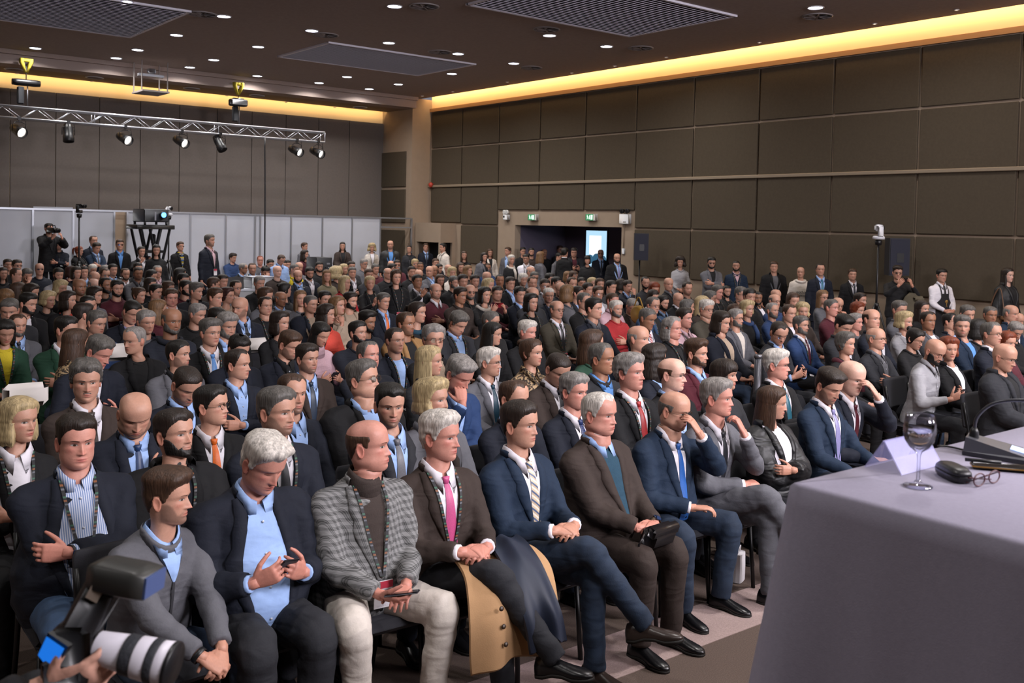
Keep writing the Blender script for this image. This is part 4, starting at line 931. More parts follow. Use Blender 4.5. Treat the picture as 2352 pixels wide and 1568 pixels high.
# stage wash: two unseen area lamps over the stage, placed by the light on faces
for x, y, e in ((4.5, -4, 640), (11, -4, 640)):
    l = lamp((x, y, 5.2), e, 2.4, (.98, .93, 1.0), 160, 'stage_wash_lamp'); d = Vector((7, 12, 1.0)) - Vector((x, y, 5.2)); l.rotation_euler = d.to_track_quat('-Z', 'Y').to_euler()
# ------------------------------------------------------------------ things on the ceiling and the walls
def vent(px, py, r=.27):
    p = at_z(px, py, ZC); t = empty('ceiling_vent', (p[0], p[1], ZC), 'round swirl air diffuser in the dark ceiling', 'ceiling vent', 'round swirl diffusers')
    q = MB(); q.lathe([(r, 0), (r, -.012), (r * .9, -.022), (r * .86, -.006)], 28, cap=False); part('rim', q, mat('vent metal', '8e8788', .5), t)
    q = MB(); q.lathe([(r * .88, -.004), (.001, -.004)], 24, cap=False); part('backing', q, mat('vent dark', '4b4544', .8), t)
    for k in range(8):
        a = k * math.pi / 4; q = MB(); q.box((r * .5, 0, -.012), (r * .34, r * .09, .003), roty(0) @ rotx(.4)); q.v = [v @ rotz(a).T for v in q.v]; part('blade', q, mat('vent metal', '8e8788', .5), t, False)
for x, y in [(974, 14), (465, 32), (748, 80), (1255, 67), (1877, 37), (1472, 110), (1220, 155), (1010, 119)]: vent(x, y)
for x, y in [(32, 159), (217, 178), (440, 203), (590, 219), (827, 246)]:
    p = at_z(x, y, ZS); t = empty('soffit_vent', (p[0], p[1], ZS), 'thin round diffuser ring in the warm-lit rear soffit', 'ceiling vent', 'round diffusers in the rear soffit')
    q = MB(); q.lathe([(.22, 0), (.22, -.01), (.18, -.02), (.17, -.004)], 24, cap=False); part('rim', q, M_RIM, t)
def grille(c0, c1, c2, label, n=26):
    """slatted metal ceiling panel; c0-c1 runs along the slats (x), c0-c2 across (y)"""
    A, B, C_ = (at_z(*c, ZC) for c in (c0, c1, c2)); x0, x1 = sorted((A[0], B[0])); y0, y1 = sorted((A[1], C_[1]))
    t = empty('ceiling_grille', ((x0 + x1) / 2, (y0 + y1) / 2, ZC), label, 'ceiling grille', 'slatted ceiling grilles'); hx, hy = (x1 - x0) / 2, (y1 - y0) / 2
    q = MB(); q.box((0, 0, -.004), (hx, hy, .003)); part('backing', q, mat('grille backing', '706e78', .7), t, False)
    for sx, sy, ax, ay in ((0, 1, hx + .03, .03), (0, -1, hx + .03, .03), (1, 0, .03, hy), (-1, 0, .03, hy)):
        q = MB(); q.box((sx * hx, sy * hy, -.018), (ax, ay, .018)); part('frame', q, M_SLAT, t, False)
    w_ = hy / n; q = MB(); q.box((0, 0, 0), (hx - .03, w_ * .62, .004), rotx(.35)); me = q.mesh('slat', False)
    for k in range(n): link('slat', me, M_SLAT, t, (0, -hy + (k + .5) * 2 * w_, -.020))
grille((640, 128), (955, 172), (750, 95), 'slatted metal ceiling grille in mid ceiling between the downlights', 24)
grille((1075, 8), (1440, 82), (1290, -60), 'large slatted ceiling grille cut by the top edge, nearer the glowing side cove', 26)
g0 = at_z(402, 41, ZC); g1 = at_z(300, 82, ZC)
grille((-230, 12), (300, 82), (-105, -60), 'slatted ceiling grille nearest the rear-left corner above the truss', 26)
# lighting truss
YT = 24.9; tz1 = at_y(741, 305, YT)[2]; tz0 = at_y(741, 327, YT)[2]; tx1 = at_y(741, 315, YT)[0]; tx0 = at_y(-120, 240, YT)[0]; hh = (tz1 - tz0) / 2; tzc = (tz1 + tz0) / 2
M_TRUSS = mat('truss aluminium', 'c6c9d2', .3, metal=.75)
tr = empty('lighting_truss', (tx0, YT, tzc), 'long silver box truss hung below the rear beam', 'truss'); Lt = tx1 - tx0
for sy in (-1, 1):
    for sz in (-1, 1):
        q = MB(); q.tube([(0, sy * hh, sz * hh), (Lt, sy * hh, sz * hh)], .025, 8); part('chord', q, M_TRUSS, tr)
nb_ = int(Lt / .36); dx = Lt / nb_; bm_ = {}
for sy in (-1, 1):
    for k in range(nb_):
        key = (sy, k % 2)
        if key not in bm_: q = MB(); q.tube([(0, sy * hh, -hh if k % 2 == 0 else hh), (dx, sy * hh, hh if k % 2 == 0 else -hh)], .011, 6); bm_[key] = q.mesh('brace')
        link('brace', bm_[key], M_TRUSS, tr, (k * dx, 0, 0))
for xx in (0, Lt / 3, 2 * Lt / 3, Lt):
    for sy in (-1, 1):
        q = MB(); q.tube([(xx, sy * hh, -hh), (xx, sy * hh, hh)], .013, 6); part('post', q, M_TRUSS, tr)
def spot(px, py, lit, label, tilt=.35, turn=.3):
    p = at_y(px, py, YT - hh); t = empty('stage_spotlight', (p[0], YT - hh, p[2]), label, 'stage light'); Rm = rotz(turn) @ rotx(tilt); k = 1.0
    q = MB(); q.lathe([(.02, .30), (.09, .27), (.11, .15), (.11, .0), (.125, -.02), (.125, -.16), (.115, -.17), (.112, -.02)], 18, axis='y', rot=Rm @ np.eye(3), cap=False); part('housing', q, M_BLACK, t)
    q = MB(); q.lathe([(.11, -.03), (.08, -.055), (.001, -.06)], 16, axis='y', rot=Rm, cap=False); part('lens', q, mat('lit spot lens', 'ffffff', .3, emit='fff6ec', estr=26.0) if lit else mat('dark lens', '20222a', .15), t)
    top = tzc - hh - p[2]
    for s in (-1, 1): q = MB(); q.tube([(s * .14, 0, 0), (s * .14, 0, top * .55), (s * .05, 0, top * .72)], .009, 6); part('yoke', q, M_BLACK, t)
    q = MB(); q.tube([(-.06, 0, top * .72), (.06, 0, top * .72)], .012, 6); q.tube([(0, 0, top * .7), (0, 0, top + .03)], .016, 6); q.box((0, 0, top), (.035, .035, .04)); part('clamp', q, M_BLACK, t, False)
    q = MB(); q.tube(smooth_path([(.0, .2, .1), (.16, .1, top * .4), (.12, 0, top * .9)], 8), .006, 5); part('cable', q, M_BLACK, t)
spot(44, 301, True, 'dazzling lit stage lamp at the far left end of the truss'); spot(157, 310, False, 'unlit black profile spotlight pointing straight down under the truss', 1.35, 0)
spot(288, 319, True, 'lit round spotlight under the truss between two unlit profiles, nearer the dazzling one'); spot(418, 326, True, 'lit round spotlight under the truss beside the slanting unlit profile')
spot(506, 333, False, 'unlit black profile spotlight slanting down under the truss', 1.0, .5); spot(682, 347, True, 'inner of two lit spotlights at the right end of the truss'); spot(731, 351, True, 'outer of two lit spotlights at the right end of the truss')
def hoist(px, py, ptop, label, horiz):
    p = at_y(px, py, YT); t = empty('chain_hoist', (p[0], YT, p[2]), label, 'hoist')
    q = MB()
    if horiz: q.lathe([(0, -.30), (.07, -.30), (.08, -.2), (.08, .2), (.07, .30), (0, .30)], 14, axis='x')
    else: q.box((0, 0, 0), (.23, .12, .09), bev=.03); q.box((0, 0, .1), (.14, .04, .02))
    part('motor', q, M_BLACK, t)
    q = MB(); q.box((-.12 if horiz else -.08, 0, -.30), (.07, .06, .2), bev=.02); part('chain_bag', q, mat('black canvas', '1b1d22', .9), t)
    q = MB(); q.tube([(0, 0, .08), (0, 0, ZS - p[2] - .05)], .012, 6); part('hook_chain', q, mat('chain', '3a3a3e', .4, metal=.6), t)
    q = MB(); q.tube([(.03, 0, -.08), (.03, 0, tzc + hh - p[2])], .014, 6); part('load_chain', q, mat('steel chain', '8e9096', .35, metal=.8), t)
    q = MB(); zt_ = ZS - p[2]
    [q.tube([(sx * .015, 0, zt_ - .20), (sx * .10, sy * .03, zt_ + .04), (sx * .09, sy * .05, zt_ + .12)], [.03, .05, .05], 6) for sx in (-1, 1) for sy in (-1, 1)]; q.tube([(-.12, -.03, zt_ + .08), (.12, -.03, zt_ + .08)], .045, 6); part('sling', q, mat('yellow sling', 'b5a432', .8), t)
hoist(60, 190, 130, 'black tubular chain hoist on a yellow sling at the left of the truss', True); hoist(547, 236, 190, 'black boxy chain hoist on a yellow sling over the middle of the truss', False)
q = MB(); p0 = at_y(601, 318, YT); q.tube(smooth_path([(p0[0], YT - .2, p0[2]), (p0[0] + .03, YT - .2, 2.8), (p0[0] + .05, YT - .2, 0.02)], 14), .022, 6); tag(part('power_cable', q, M_BLACK), 'thick black cable dropping from the truss in front of the rear wall', 'cable')
# projector lift hanging under the beam
p0, p1 = at_y(315, 215, YW - .8), at_y(376, 215, YW - .8); zb_ = at_y(345, 213, YW - .8)[2]
t = empty('projector_lift', ((p0[0] + p1[0]) / 2, YW - .8, zb_), 'flat hanging plate of a ceiling projector lift under the rear beam', 'projector lift'); wx = (p1[0] - p0[0]) / 2
q = MB(); q.box((0, 0, 0), (wx, .42, .02)); part('plate', q, mat('lift metal', '8d8582', .5), t, False)
for sx in (-1, 1):
    for sy in (-1, 1): q = MB(); q.box((sx * wx * .96, sy * .3, (ZC - zb_) / 2), (.012, .012, (ZC - zb_) / 2)); part('rod', q, mat('lift metal', '8d8582', .5), t, False)
q = MB(); q.box((0, 0, .42), (wx * .95, .06, .03)); part('cross_bar', q, M_ALU, t, False); q = MB(); q.box((.0, -.05, .52), (.09, .08, .06), bev=.02); part('pulley', q, M_ALU, t)
# exhibition partition in front of the rear wall
YPt = YW - .06; M_PW = mat('partition white', 'b9bcc6', .6, noise=.02, nscale=3); ptz = at_y(600, 493, YPt)[2]
pt = struct('partition', MB().box((0, 0, 0), (.01, .01, .01)), M_ALU); pt.location = (at_y(873, 500, YPt)[0], YPt, ptz)
px_ = [-60, 75, 168, 262, 292, 437, 518, 585, 597, 668, 740, 808, 873]
for a, b_ in zip(px_[:-1], px_[1:]):
    xa, xb = at_y(a, 500, YPt)[0], at_y(b_, 500, YPt)[0]
    if (a, b_) == (262, 292): m_, yo = mat('beige curtain', 'b39c86', .9), .1
    else: m_, yo = M_PW, 0
    hz = ptz + (.06 if (a, b_) == (75, 168) else 0); q = MB(); q.box(((xa + xb) / 2, YPt + yo, hz / 2), ((xb - xa) / 2 - .012, .012, hz / 2)); o = part('partition_panel', q, m_, None, False); o.parent = pt; o.matrix_parent_inverse = Matrix.Translation(pt.location).inverted()
for a in px_ + [945]:
    xa = at_y(a, 500, YPt)[0]; q = MB(); q.box((xa, YPt - .01, ptz / 2), (.022, .022, ptz / 2)); o = part('post', q, M_ALU, None, False); o.parent = pt; o.matrix_parent_inverse = Matrix.Translation(pt.location).inverted()
for z_, xa, xb in ((ptz, at_y(-60, 500, YPt)[0], at_y(945, 500, YPt)[0]), (at_y(910, 522, YPt)[2], at_y(873, 500, YPt)[0], at_y(945, 500, YPt)[0])):
    q = MB(); q.box(((xa + xb) / 2, YPt - .01, z_), ((xb - xa) / 2, .024, .022)); o = part('rail', q, M_ALU, None, False); o.parent = pt; o.matrix_parent_inverse = Matrix.Translation(pt.location).inverted()
# safety lights, exit signs, bell, switch on the right-hand wall
M_EXIT = mat('exit green', '1d7a48', .5, emit='1f8f55', estr=.35); M_EXW = mat('exit white', 'd8f0e2', .5, emit='d8f4e6', estr=.6)
def exit_sign(px, label):
    p = at_x(px, 499, XR); t = empty('exit_sign', (XR - .06, p[1], p[2]), label, 'exit sign'); q = MB(); q.box((.02, 0, 0), (.05, .17, .085), bev=.01); part('case', q, mat('sign case', 'c8c4c0', .5), t)
    q = MB(); q.box((-.034, .03, 0), (.006, .135, .078)); part('face', q, M_EXIT, t, False)
    q = MB(); X = -.042
    q.lathe([(0, .002), (.014, .002), (.014, -.002), (0, -.002)], 10, (X, .105, .045), 'x'); q.tube([(X, .10, .03), (X, .085, -.005)], .012, 6); q.tube([(X, .085, -.005), (X, .10, -.03), (X, .115, -.05)], .009, 6); q.tube([(X, .085, -.005), (X, .065, -.025), (X, .06, -.05)], .009, 6); q.tube([(X, .10, .025), (X, .07, .015)], .007, 6); q.tube([(X, .10, .025), (X, .12, .0)], .007, 6); part('running_figure', q, M_EXW, t)
    q = MB(); q.box((X, .02, 0), (.003, .012, .05)); q.add([(X - .003, .045, 0), (X - .003, .02, .03), (X - .003, .02, -.03)], [(0, 1, 2)]); part('arrow', q, M_EXW, t, False)
    q = MB(); q.box((X, -.055, 0), (.003, .035, .06)); part('doorway_mark', q, M_EXW, t, False)
exit_sign(1228, 'green running man exit sign above the left half of the doorway'); exit_sign(1362, 'green running man exit sign above the bright screen in the doorway')
def twin_light(px, py, w_, h, dark, label):
    p = at_x(px, py, XR); t = empty('emergency_light', (XR - .06, p[1], p[2]), label, 'emergency light'); q = MB(); q.box((.0, 0, 0), (.055, w_, h), bev=.012); part('battery_box', q, mat('safety box', 'cfd2d6', .5), t)
    for s in (-1, 1):
        q = MB(); q.lathe([(.0, .05), (.05, .03), (.062, -.03), (.055, -.035), (0, -.02)], 14, (-.02, s * w_ * .55, h + .07), 'x', rot=None); part('lamp_head', q, M_BLACK if dark else mat('white lamp', 'd8d8d6', .4), t)
    q = MB(); q.box((-.058, .04 if not dark else -.04, .02 if not dark else -h * .6), (.003, w_ * .3, .03 if not dark else .008)); part('label_plate', q, M_BLACK, t, False)
twin_light(1167, 499, .10, .075, False, 'small white twin-head emergency light by the left side of the doorway'); twin_light(1440, 503, .16, .12, True, 'white emergency light box with two black lamp heads right of the doorway')
p = at_x(997, 425, XR); t = empty('fire_bell', (XR - .13, p[1], p[2]), 'round red fire bell at the end of the wall rail', 'fire alarm'); q = MB(); q.lathe([(0, -.05), (.05, -.045), (.08, -.01), (.085, .02), (0, .02)], 16, axis='x'); part('gong', q, mat('alarm red', 'b03a2c', .4), t); q = MB(); q.box((.03, 0, 0), (.03, .05, .05)); part('base', q, mat('alarm red', 'b03a2c', .4), t, False)
p = at_x(1433, 577, XR); t = empty('wall_switch', (XR - .015, p[1], p[2]), 'small white switch box on the wall right of the doorway', 'switch'); q = MB(); q.box((0, 0, 0), (.02, .045, .07), bev=.006); part('box', q, mat('safety box', 'cfd2d6', .5), t); q = MB(); q.tube([(0, 0, .07), (0, 0, 1.0)], .009, 6); part('conduit', q, M_PLAIN, t)
# loudspeakers on stands
def speaker(px, py, X, h, w_, label, lab2):
    p = at_x(px, py, X); t = empty('speaker_stand', (p[0], p[1], 0), lab2, 'speaker stand'); zb = p[2] - h
    q = MB(); q.tube([(0, 0, .3), (0, 0, zb)], .018, 8); part('pole', q, M_BLACK, t)
    for k in range(3): a = k * 2.09 + .4; q = MB(); q.tube([(0, 0, .75), (.30 * math.cos(a), .30 * math.sin(a), .02)], .012, 6); part('leg', q, M_BLACK, t)
    t = empty('loudspeaker', (p[0], p[1], zb + .005), label, 'loudspeaker', rz=-.6); q = MB(); a = [(-w_ / 2, -.16), (w_ / 2, -.16), (w_ / 2 * .7, .16), (-w_ / 2 * .7, .16)]
    q.rings([np.array([(x, y, z) for x, y in a]) for z in (0, 2 * h)]); part('cabinet', q, mat('speaker paint', '1b1c24', .6), t, False)
    q = MB(); q.box((0, -.166, h), (w_ / 2 * .93, .006, h * .94)); part('grille', q, mat('speaker grille', '252736', .8, bump=.6, bscale=600), t, False)
    q = MB(); q.box((w_ * .02, -.174, h * .95), (w_ * .17, .004, h * .25)); part('horn', q, M_BLACK, t, False)
speaker(1470, 567, 16.45, .31, .33, 'black loudspeaker on a pole right of the doorway', 'black pole stand under the loudspeaker right of the doorway'); speaker(2057, 590, 16.62, .34, .38, 'dark loudspeaker by the wall behind the white camera', 'black stand of the loudspeaker behind the white camera')
# tripods and cameras
def tripod(x, y, h, label, hd=.55, spread=.42):
    t = empty('tripod', (x, y, 0), label, 'tripod'); q = MB(); q.tube([(0, 0, hd), (0, 0, h)], .018, 8); part('column', q, M_BLACK, t); q = MB(); q.lathe([(0, h - .10), (.05, h - .09), (.06, h - .02), (.03, h), (0, h)], 12); part('head', q, M_BLACK, t)
    for k in range(3):
        a = k * 2.094 + .5; q = MB(); q.tube([(.03 * math.cos(a), .03 * math.sin(a), min(h - .12, hd + .45)), (spread * math.cos(a), spread * math.sin(a), .02)], [.02, .012], 7); part('leg', q, M_BLACK, t)
    q = MB(); q.lathe([(0, hd + .42), (.04, hd + .42), (.04, hd + .5), (0, hd + .5)], 10); part('collar', q, M_BLACK, t)
M_PTZ = mat('white plastic', 'd4d4da', .4)
def ptz(x, y, z, label, rz, k=1.0):
    t = empty('robotic_camera', (x, y, z), label, 'camera', rz=rz); t.scale = (k, k, k); q = MB(); q.lathe([(0, 0), (.085, 0), (.085, .035), (.07, .05), (0, .05)], 18); part('base', q, M_PTZ, t)
    q = MB(); q.box((-.075, 0, .11), (.016, .04, .075), bev=.012); part('yoke', q, M_PTZ, t); q = MB(); q.box((.0, 0, .165), (.062, .055, .05), bev=.025); part('camera_head', q, M_PTZ, t); q = MB(); q.lathe([(.042, .03), (.045, -.07), (.038, -.075), (.0, -.06)], 16, (.012, 0, .165), 'y'); part('lens', q, M_BLACK, t)
p = at_d(388, 495, 23.2); tripod(p[0], p[1], p[2], 'black tripod carrying the white camera beside the projector', .75); ptz(p[0], p[1], p[2] + .004, 'white robotic camera on a tripod right of the projector', .6)
p = at_d(2018, 550, 16.2); tripod(p[0], p[1], p[2], 'black tripod carrying the white camera by the fabric wall', .6); ptz(p[0], p[1], p[2] + .004, 'white robotic camera on a tall tripod by the right-hand wall', .9, 1.15)
p = at_d(182, 490, 21.5); tripod(p[0], p[1], p[2], 'black tripod holding a small camcorder in front of the partition', .75)
t = empty('camcorder', (p[0], p[1], p[2] + .004), 'small black camcorder on a tripod in front of the white partition', 'camera', rz=.6); q = MB(); q.box((0, 0, .04), (.06, .05, .035), bev=.01); part('mount', q, M_BLACK, t); q = MB(); q.box((-.06, 0, .10), (.015, .03, .07)); part('arm', q, M_BLACK, t); q = MB(); q.box((.0, -.02, .16), (.05, .09, .045), bev=.015); part('body', q, M_BLACK, t); q = MB(); q.lathe([(.035, 0), (.042, -.07), (0, -.06)], 12, (.0, -.10, .16), 'y'); part('lens', q, M_BLACK, t)
# projector on its scissor table
p = at_d(346, 516, 22.8); t = empty('scissor_table', (p[0], p[1], 0), 'black scissor lift table holding up the projector', 'table', rz=.12); zt_ = p[2]
q = MB(); q.box((0, 0, zt_ - .05), (.46, .28, .05), bev=.01); part('tabletop', q, M_BLACK, t)
for sy in (-1, 1):
    for s in (-1, 1): q = MB(); q.tube([(s * .36, sy * .22, zt_ - .1), (-s * .1 + s * .2, sy * .22, .85)], .035, 4); part('scissor_arm', q, M_BLACK, t, False); q = MB(); q.tube([(s * .12, sy * .22, zt_ - .1), (-s * .3, sy * .22, .02)], .035, 4); part('scissor_leg', q, M_BLACK, t, False)
q = MB(); q.box((.0, 0, zt_ - .62), (.24, .24, .03)); part('cross_bar', q, M_BLACK, t, False); q = MB(); q.box((.02, -.1, zt_ - .33), (.05, .05, .12), bev=.03); part('motor', q, M_BLACK, t)
t = empty('projector', (p[0], p[1], zt_ + .003), 'large dark projector with a glowing blue lens on the scissor table', 'projector', rz=.12); q = MB(); q.box((0, 0, .21), (.30, .30, .15), bev=.02); part('case', q, mat('projector case', '22242c', .5), t)
for sx in (-1, 1):
    for sy in (-1, 1): q = MB(); q.lathe([(.03, 0), (.03, .065), (0, .065)], 8, (sx * .26, sy * .26, 0)); part('foot', q, M_BLACK, t)
q = MB(); q.lathe([(.085, 0), (.085, -.05), (.06, -.05)], 18, (.15, -.30, .23), 'y', cap=False); part('lens_ring', q, M_BLACK, t); q = MB(); q.lathe([(.07, -.03), (.001, -.04)], 18, (.15, -.30, .23), 'y', cap=False); part('lens', q, mat('projector lens', '3060ff', .2, emit='4a8cff', estr=6), t)
q = MB(); q.box((-.03, -.302, .20), (.018, .003, .10)); part('vent_print', q, mat('case print', '8a8c96', .5), t, False)
# control desk with laptops in the rear corner
p = at_d(560, 640, 19.5); t = empty('control_desk', (p[0], p[1], 0), 'white box-fronted control desk in front of the partition', 'desk', rz=0); q = MB(); q.box((0, 0, .86), (.65, .3, .02)); part('desktop', q, M_PW, t, False); q = MB(); q.box((0, -.28, .45), (.62, .012, .38)); part('front_panel', q, mat('desk grey', 'a9abb0', .6), t, False)
for sx in (-1, 1): q = MB(); q.box((sx * .62, 0, .42), (.02, .28, .42)); part('side_panel', q, M_PW, t, False)
t = empty('laptop', (p[0] - .25, p[1] - .05, .882), 'open black laptop on the control desk', 'laptop'); q = MB(); q.box((0, 0, .008), (.17, .12, .008)); part('keyboard', q, M_BLACK, t, False); q = MB(); q.box((0, -.13, .12), (.17, .006, .115), rotx(-.15)); part('lid', q, M_BLACK, t, False)
t = empty('mixer_case', (p[0] + .32, p[1], .882), 'white equipment case standing on the control desk', 'case'); q = MB(); q.box((0, 0, .11), (.24, .2, .11), bev=.01); part('body', q, mat('desk grey', 'a9abb0', .6), t); q = MB(); q.box((0, 0, .226), (.25, .21, .006)); part('lid', q, M_PW, t, False)
p = at_d(733, 615, 22.5); t = empty('flight_case', (p[0], p[1], 0), 'tall black flight case in front of the white partition', 'case'); q = MB(); q.box((0, 0, .55), (.20, .25, .53), bev=.02); part('body', q, mat('case laminate', '202228', .6), t); q = MB(); q.box((0, 0, 1.26), (.20, .25, .16), bev=.01); part('lid', q, mat('case laminate', '202228', .6), t); q = MB(); q.box((.1, -.252, 1.28), (.04, .004, .02)); part('latch', q, M_ALU, t, False)
# ------------------------------------------------------------------ the panel table on the stage and what lies on it
TZ = 1.615; C0 = at_z(1815, 1106, TZ); cx0, cy1 = C0[0], C0[1]; TW, TD = 2.6, .82
M_CLOTH = mat('table linen', '9590a2', .85, noise=.04, nscale=90, bump=.15, bscale=400)
b = MB(); b.box((cx0 + .2 + 4, (cy1 - .1 - 2.5) / 2 - .6, .43), (4, (cy1 - .1 + 2.5) / 2 + .6, .43)); struct('floor_stage', b, mat('stage carpet', '2c2a2e', .95))
t = empty('panel_table', (cx0 + TW / 2, cy1 - TD / 2, .86), 'long panel table on the stage hidden under a grey cloth', 'table'); q = MB(); q.box((0, 0, TZ - .86 - .03), (TW / 2 - .02, TD / 2 - .02, .02)); part('tabletop', q, M_PW, t, False)
for sx in (-1, 1):
    for sy in (-1, 1): q = MB(); q.tube([(sx * (TW / 2 - .1), sy * (TD / 2 - .1), 0), (sx * (TW / 2 - .1), sy * (TD / 2 - .1), TZ - .91)], .02, 8); part('leg', q, M_ALU, t)
def tablecloth():
    n = 260; per = []
    L = [TW, TD, TW, TD]; tot = sum(L); rows = 16; P = np.zeros((rows + 3, n, 3))
    cxm, cym = cx0 + TW / 2, cy1 - TD / 2
    for j in range(n):
        d = j / n * tot
        if d < L[0]: x, y, nx, ny, u = cx0 + d, cy1, 0, 1, min(d, L[0] - d)
        elif d < L[0] + L[1]: e = d - L[0]; x, y, nx, ny, u = cx0 + TW, cy1 - e, 1, 0, min(e, L[1] - e)
        elif d < 2 * L[0] + L[1]: e = d - L[0] - L[1]; x, y, nx, ny, u = cx0 + TW - e, cy1 - TD, 0, -1, min(e, L[0] - e)
        else: e = d - 2 * L[0] - L[1]; x, y, nx, ny, u = cx0, cy1 - TD + e, -1, 0, min(e, L[1] - e)
        cr = math.exp(-(u / .10) ** 2); dx_, dy_ = (x - cxm), (y - cym); dn = math.hypot(dx_, dy_)
        P[0, j] = (cxm + (x - cxm) * .5, cym + (y - cym) * .5, TZ); P[1, j] = (x - nx * .012, y - ny * .012, TZ); P[2, j] = (x, y, TZ - .010)
        for r in range(rows):
            v = (r + 1) / rows; fl = .012 * v + .085 * v * cr + .010 * v * math.sin(d * 16 + 2 * math.sin(d * 5)) + .006 * v * math.sin(d * 41 + 1)
            P[3 + r, j] = (x + nx * fl + (dx_ / dn) * .05 * v * cr, y + ny * fl + (dy_ / dn) * .05 * v * cr, TZ - .012 - (TZ - .875) * v)
    q = MB(); q.grid(P, close=True); q.add([(cxm, cym, TZ)] + [tuple(p_) for p_ in P[0]], [(0, 1 + j, 1 + (j + 1) % n) for j in range(n)]); return q
tag(part('tablecloth', tablecloth(), M_CLOTH), 'smooth grey cloth draped over the panel table to the floor', 'tablecloth')
M_GL = glass('clear glass', (.97, .98, 1), .02, .15)
p = at_z(2108, 1118, TZ); t = empty('wine_glass', (p[0], p[1], TZ + .001), 'stemmed glass half filled with water on the grey cloth', 'glass')
q = MB(); q.lathe([(.001, .000), (.035, .001), (.0355, .003), (.012, .010), (.0045, .018), (.0038, .05), (.0042, .078), (.008, .088), (.024, .100), (.036, .118), (.0395, .138), (.038, .16), (.0345, .182), (.0338, .182), (.0372, .16), (.0385, .138), (.035, .119), (.022, .102), (.001, .092)], 36, cap=False); part('bowl_and_stem', q, M_GL, t)
q = MB(); q.lathe([(.001, .094), (.0215, .103), (.034, .119), (.0378, .136), (.0370, .148), (.001, .148)], 32, cap=False)
wm = bpy.data.materials.new('water'); wm.use_nodes = True; wb_ = wm.node_tree.nodes['Principled BSDF']; wb_.inputs['Transmission Weight'].default_value = 1; wb_.inputs['IOR'].default_value = 1.33; wb_.inputs['Roughness'].default_value = 0; part('water', q, wm, t)
A0, A1 = at_z(2030, 1087, TZ), at_z(2150, 1062, TZ); t = empty('name_card', ((A0[0] + A1[0]) / 2 + .0, (A0[1] + A1[1]) / 2 + .02, TZ + .001), 'clear violet tent-shaped name card holder behind the glass', 'name card'); hw = .105
acr = mat('violet acrylic', 'c2c0ee', .15, alpha=.36, spec=.5)
for sy in (-1, 1): q = MB(); q.box((0, sy * .028, .040), (hw, .0015, .047), rotx(sy * .58)); part('panel', q, acr, t, False)
q = MB(); q.box((0, 0, .080), (hw, .003, .0025)); part('ridge', q, acr, t, False)
p = at_z(2193, 1102, TZ); t = empty('glasses_case', (p[0] + .01, p[1] + .01, TZ + .001), 'shut black spectacle case lying on the grey cloth', 'case', rz=-.64); t.scale = (.82, .82, .9); q = MB()
q.rings([ell((0, 0, 0), a, c_, c_, 24, 3.2)[:, [0, 1, 2]] + np.array([0, 0, z]) for z, a, c_ in ((0, .030, .068), (.008, .036, .076), (.02, .038, .078), (.0205, .0375, .0775))]); part('lower_shell', q, mat('case leatherette', '16161a', .38, bump=.1, bscale=300), t)
q = MB(); q.rings([ell((0, 0, z), a, c_, c_, 24, 3.0) for z, a, c_ in ((.0225, .0375, .0775), (.030, .036, .075), (.038, .028, .064), (.040, .014, .04))]); part('lid', q, mat('case leatherette', '16161a', .38, bump=.1, bscale=300), t)
p = at_z(2266, 1114, TZ); t = empty('spectacles', (p[0], p[1], TZ + .018), 'folded dark red spectacles lying on the grey cloth', 'spectacles', rz=-.1); sm_ = mat('red frame', '4a2028', .3)
for s in (-1, 1):
    a = np.arange(17) / 16 * 2 * math.pi; q = MB(); q.tube(np.stack([s * .033 + .024 * np.cos(a), 0 * a, .016 * np.sin(a)], -1), .0018, 6, cap=False); part('rim', q, sm_, t); q = MB(); q.add(np.stack([s * .033 + .0225 * np.cos(a[:-1]), 0 * a[:-1], .0145 * np.sin(a[:-1])], -1), [tuple(range(16))]); part('lens', q, M_GLASS, t, False)
    q = MB(); q.tube([(s * .058, 0, .008), (s * .064, .01, .006), (-s * .045, .022 + .006 * s, -.012)], .0020, 6); part('temple', q, sm_, t)
q = MB(); q.tube([(-.010, 0, .006), (0, -.002, .009), (.010, 0, .006)], .0018, 6); part('bridge', q, sm_, t)
p = at_z(2318, 1082, TZ); t = empty('pen_case', (p[0], p[1], TZ + .001), 'slim black and gold pen case behind the spectacles', 'pen case', rz=-.95); q = MB(); q.box((0, 0, .009), (.095, .020, .008), bev=.005); part('case', q, mat('gloss black', '15120f', .2), t); q = MB(); q.box((0, 0, .009), (.0955, .0205, .0018)); part('seam', q, mat('gold trim', 'a07838', .3, metal=.8), t, False); q = MB(); q.tube([(-.02, .002, .021), (-.11, .004, .021)], .005, 8); part('pen', q, M_BLACK, t)
p = at_z(2288, 1048, TZ); t = empty('conference_microphone', (p[0], p[1], TZ + .001), 'grey gooseneck conference microphone standing at the table edge', 'microphone', rz=.34); M_MIC = mat('microphone grey', '6b6c72', .32, metal=.55)
q = MB(); q.rings([np.array([(x, y, z) for x, y in ((-.075 * a, -.10), (.075 * a, -.10), (.045 * a, .085), (-.045 * a, .085))]) * np.array([1, 1, 1]) + np.array([0, 0, 0]) for z, a in ((0, 1), (.012, 1.0))]); part('base_plate', q, mat('microphone dark', '2a2a30', .4), t, False)
q = MB(); q.add([(-.074, -.098, .012), (.074, -.098, .012), (.044, .083, .012), (-.044, .083, .012), (-.066, -.088, .018), (.066, -.088, .018), (.038, .078, .052), (-.038, .078, .052)], [(0, 1, 5, 4), (1, 2, 6, 5), (2, 3, 7, 6), (3, 0, 4, 7), (4, 5, 6, 7)]); part('console', q, M_MIC, t, False)
q = MB(); q.box((.0, -.055, .0275), (.028, .018, .001), rotx(.2)); part('button', q, mat('lit key', 'c8d6ff', .3, emit='b8ccff', estr=1.0), t, False)
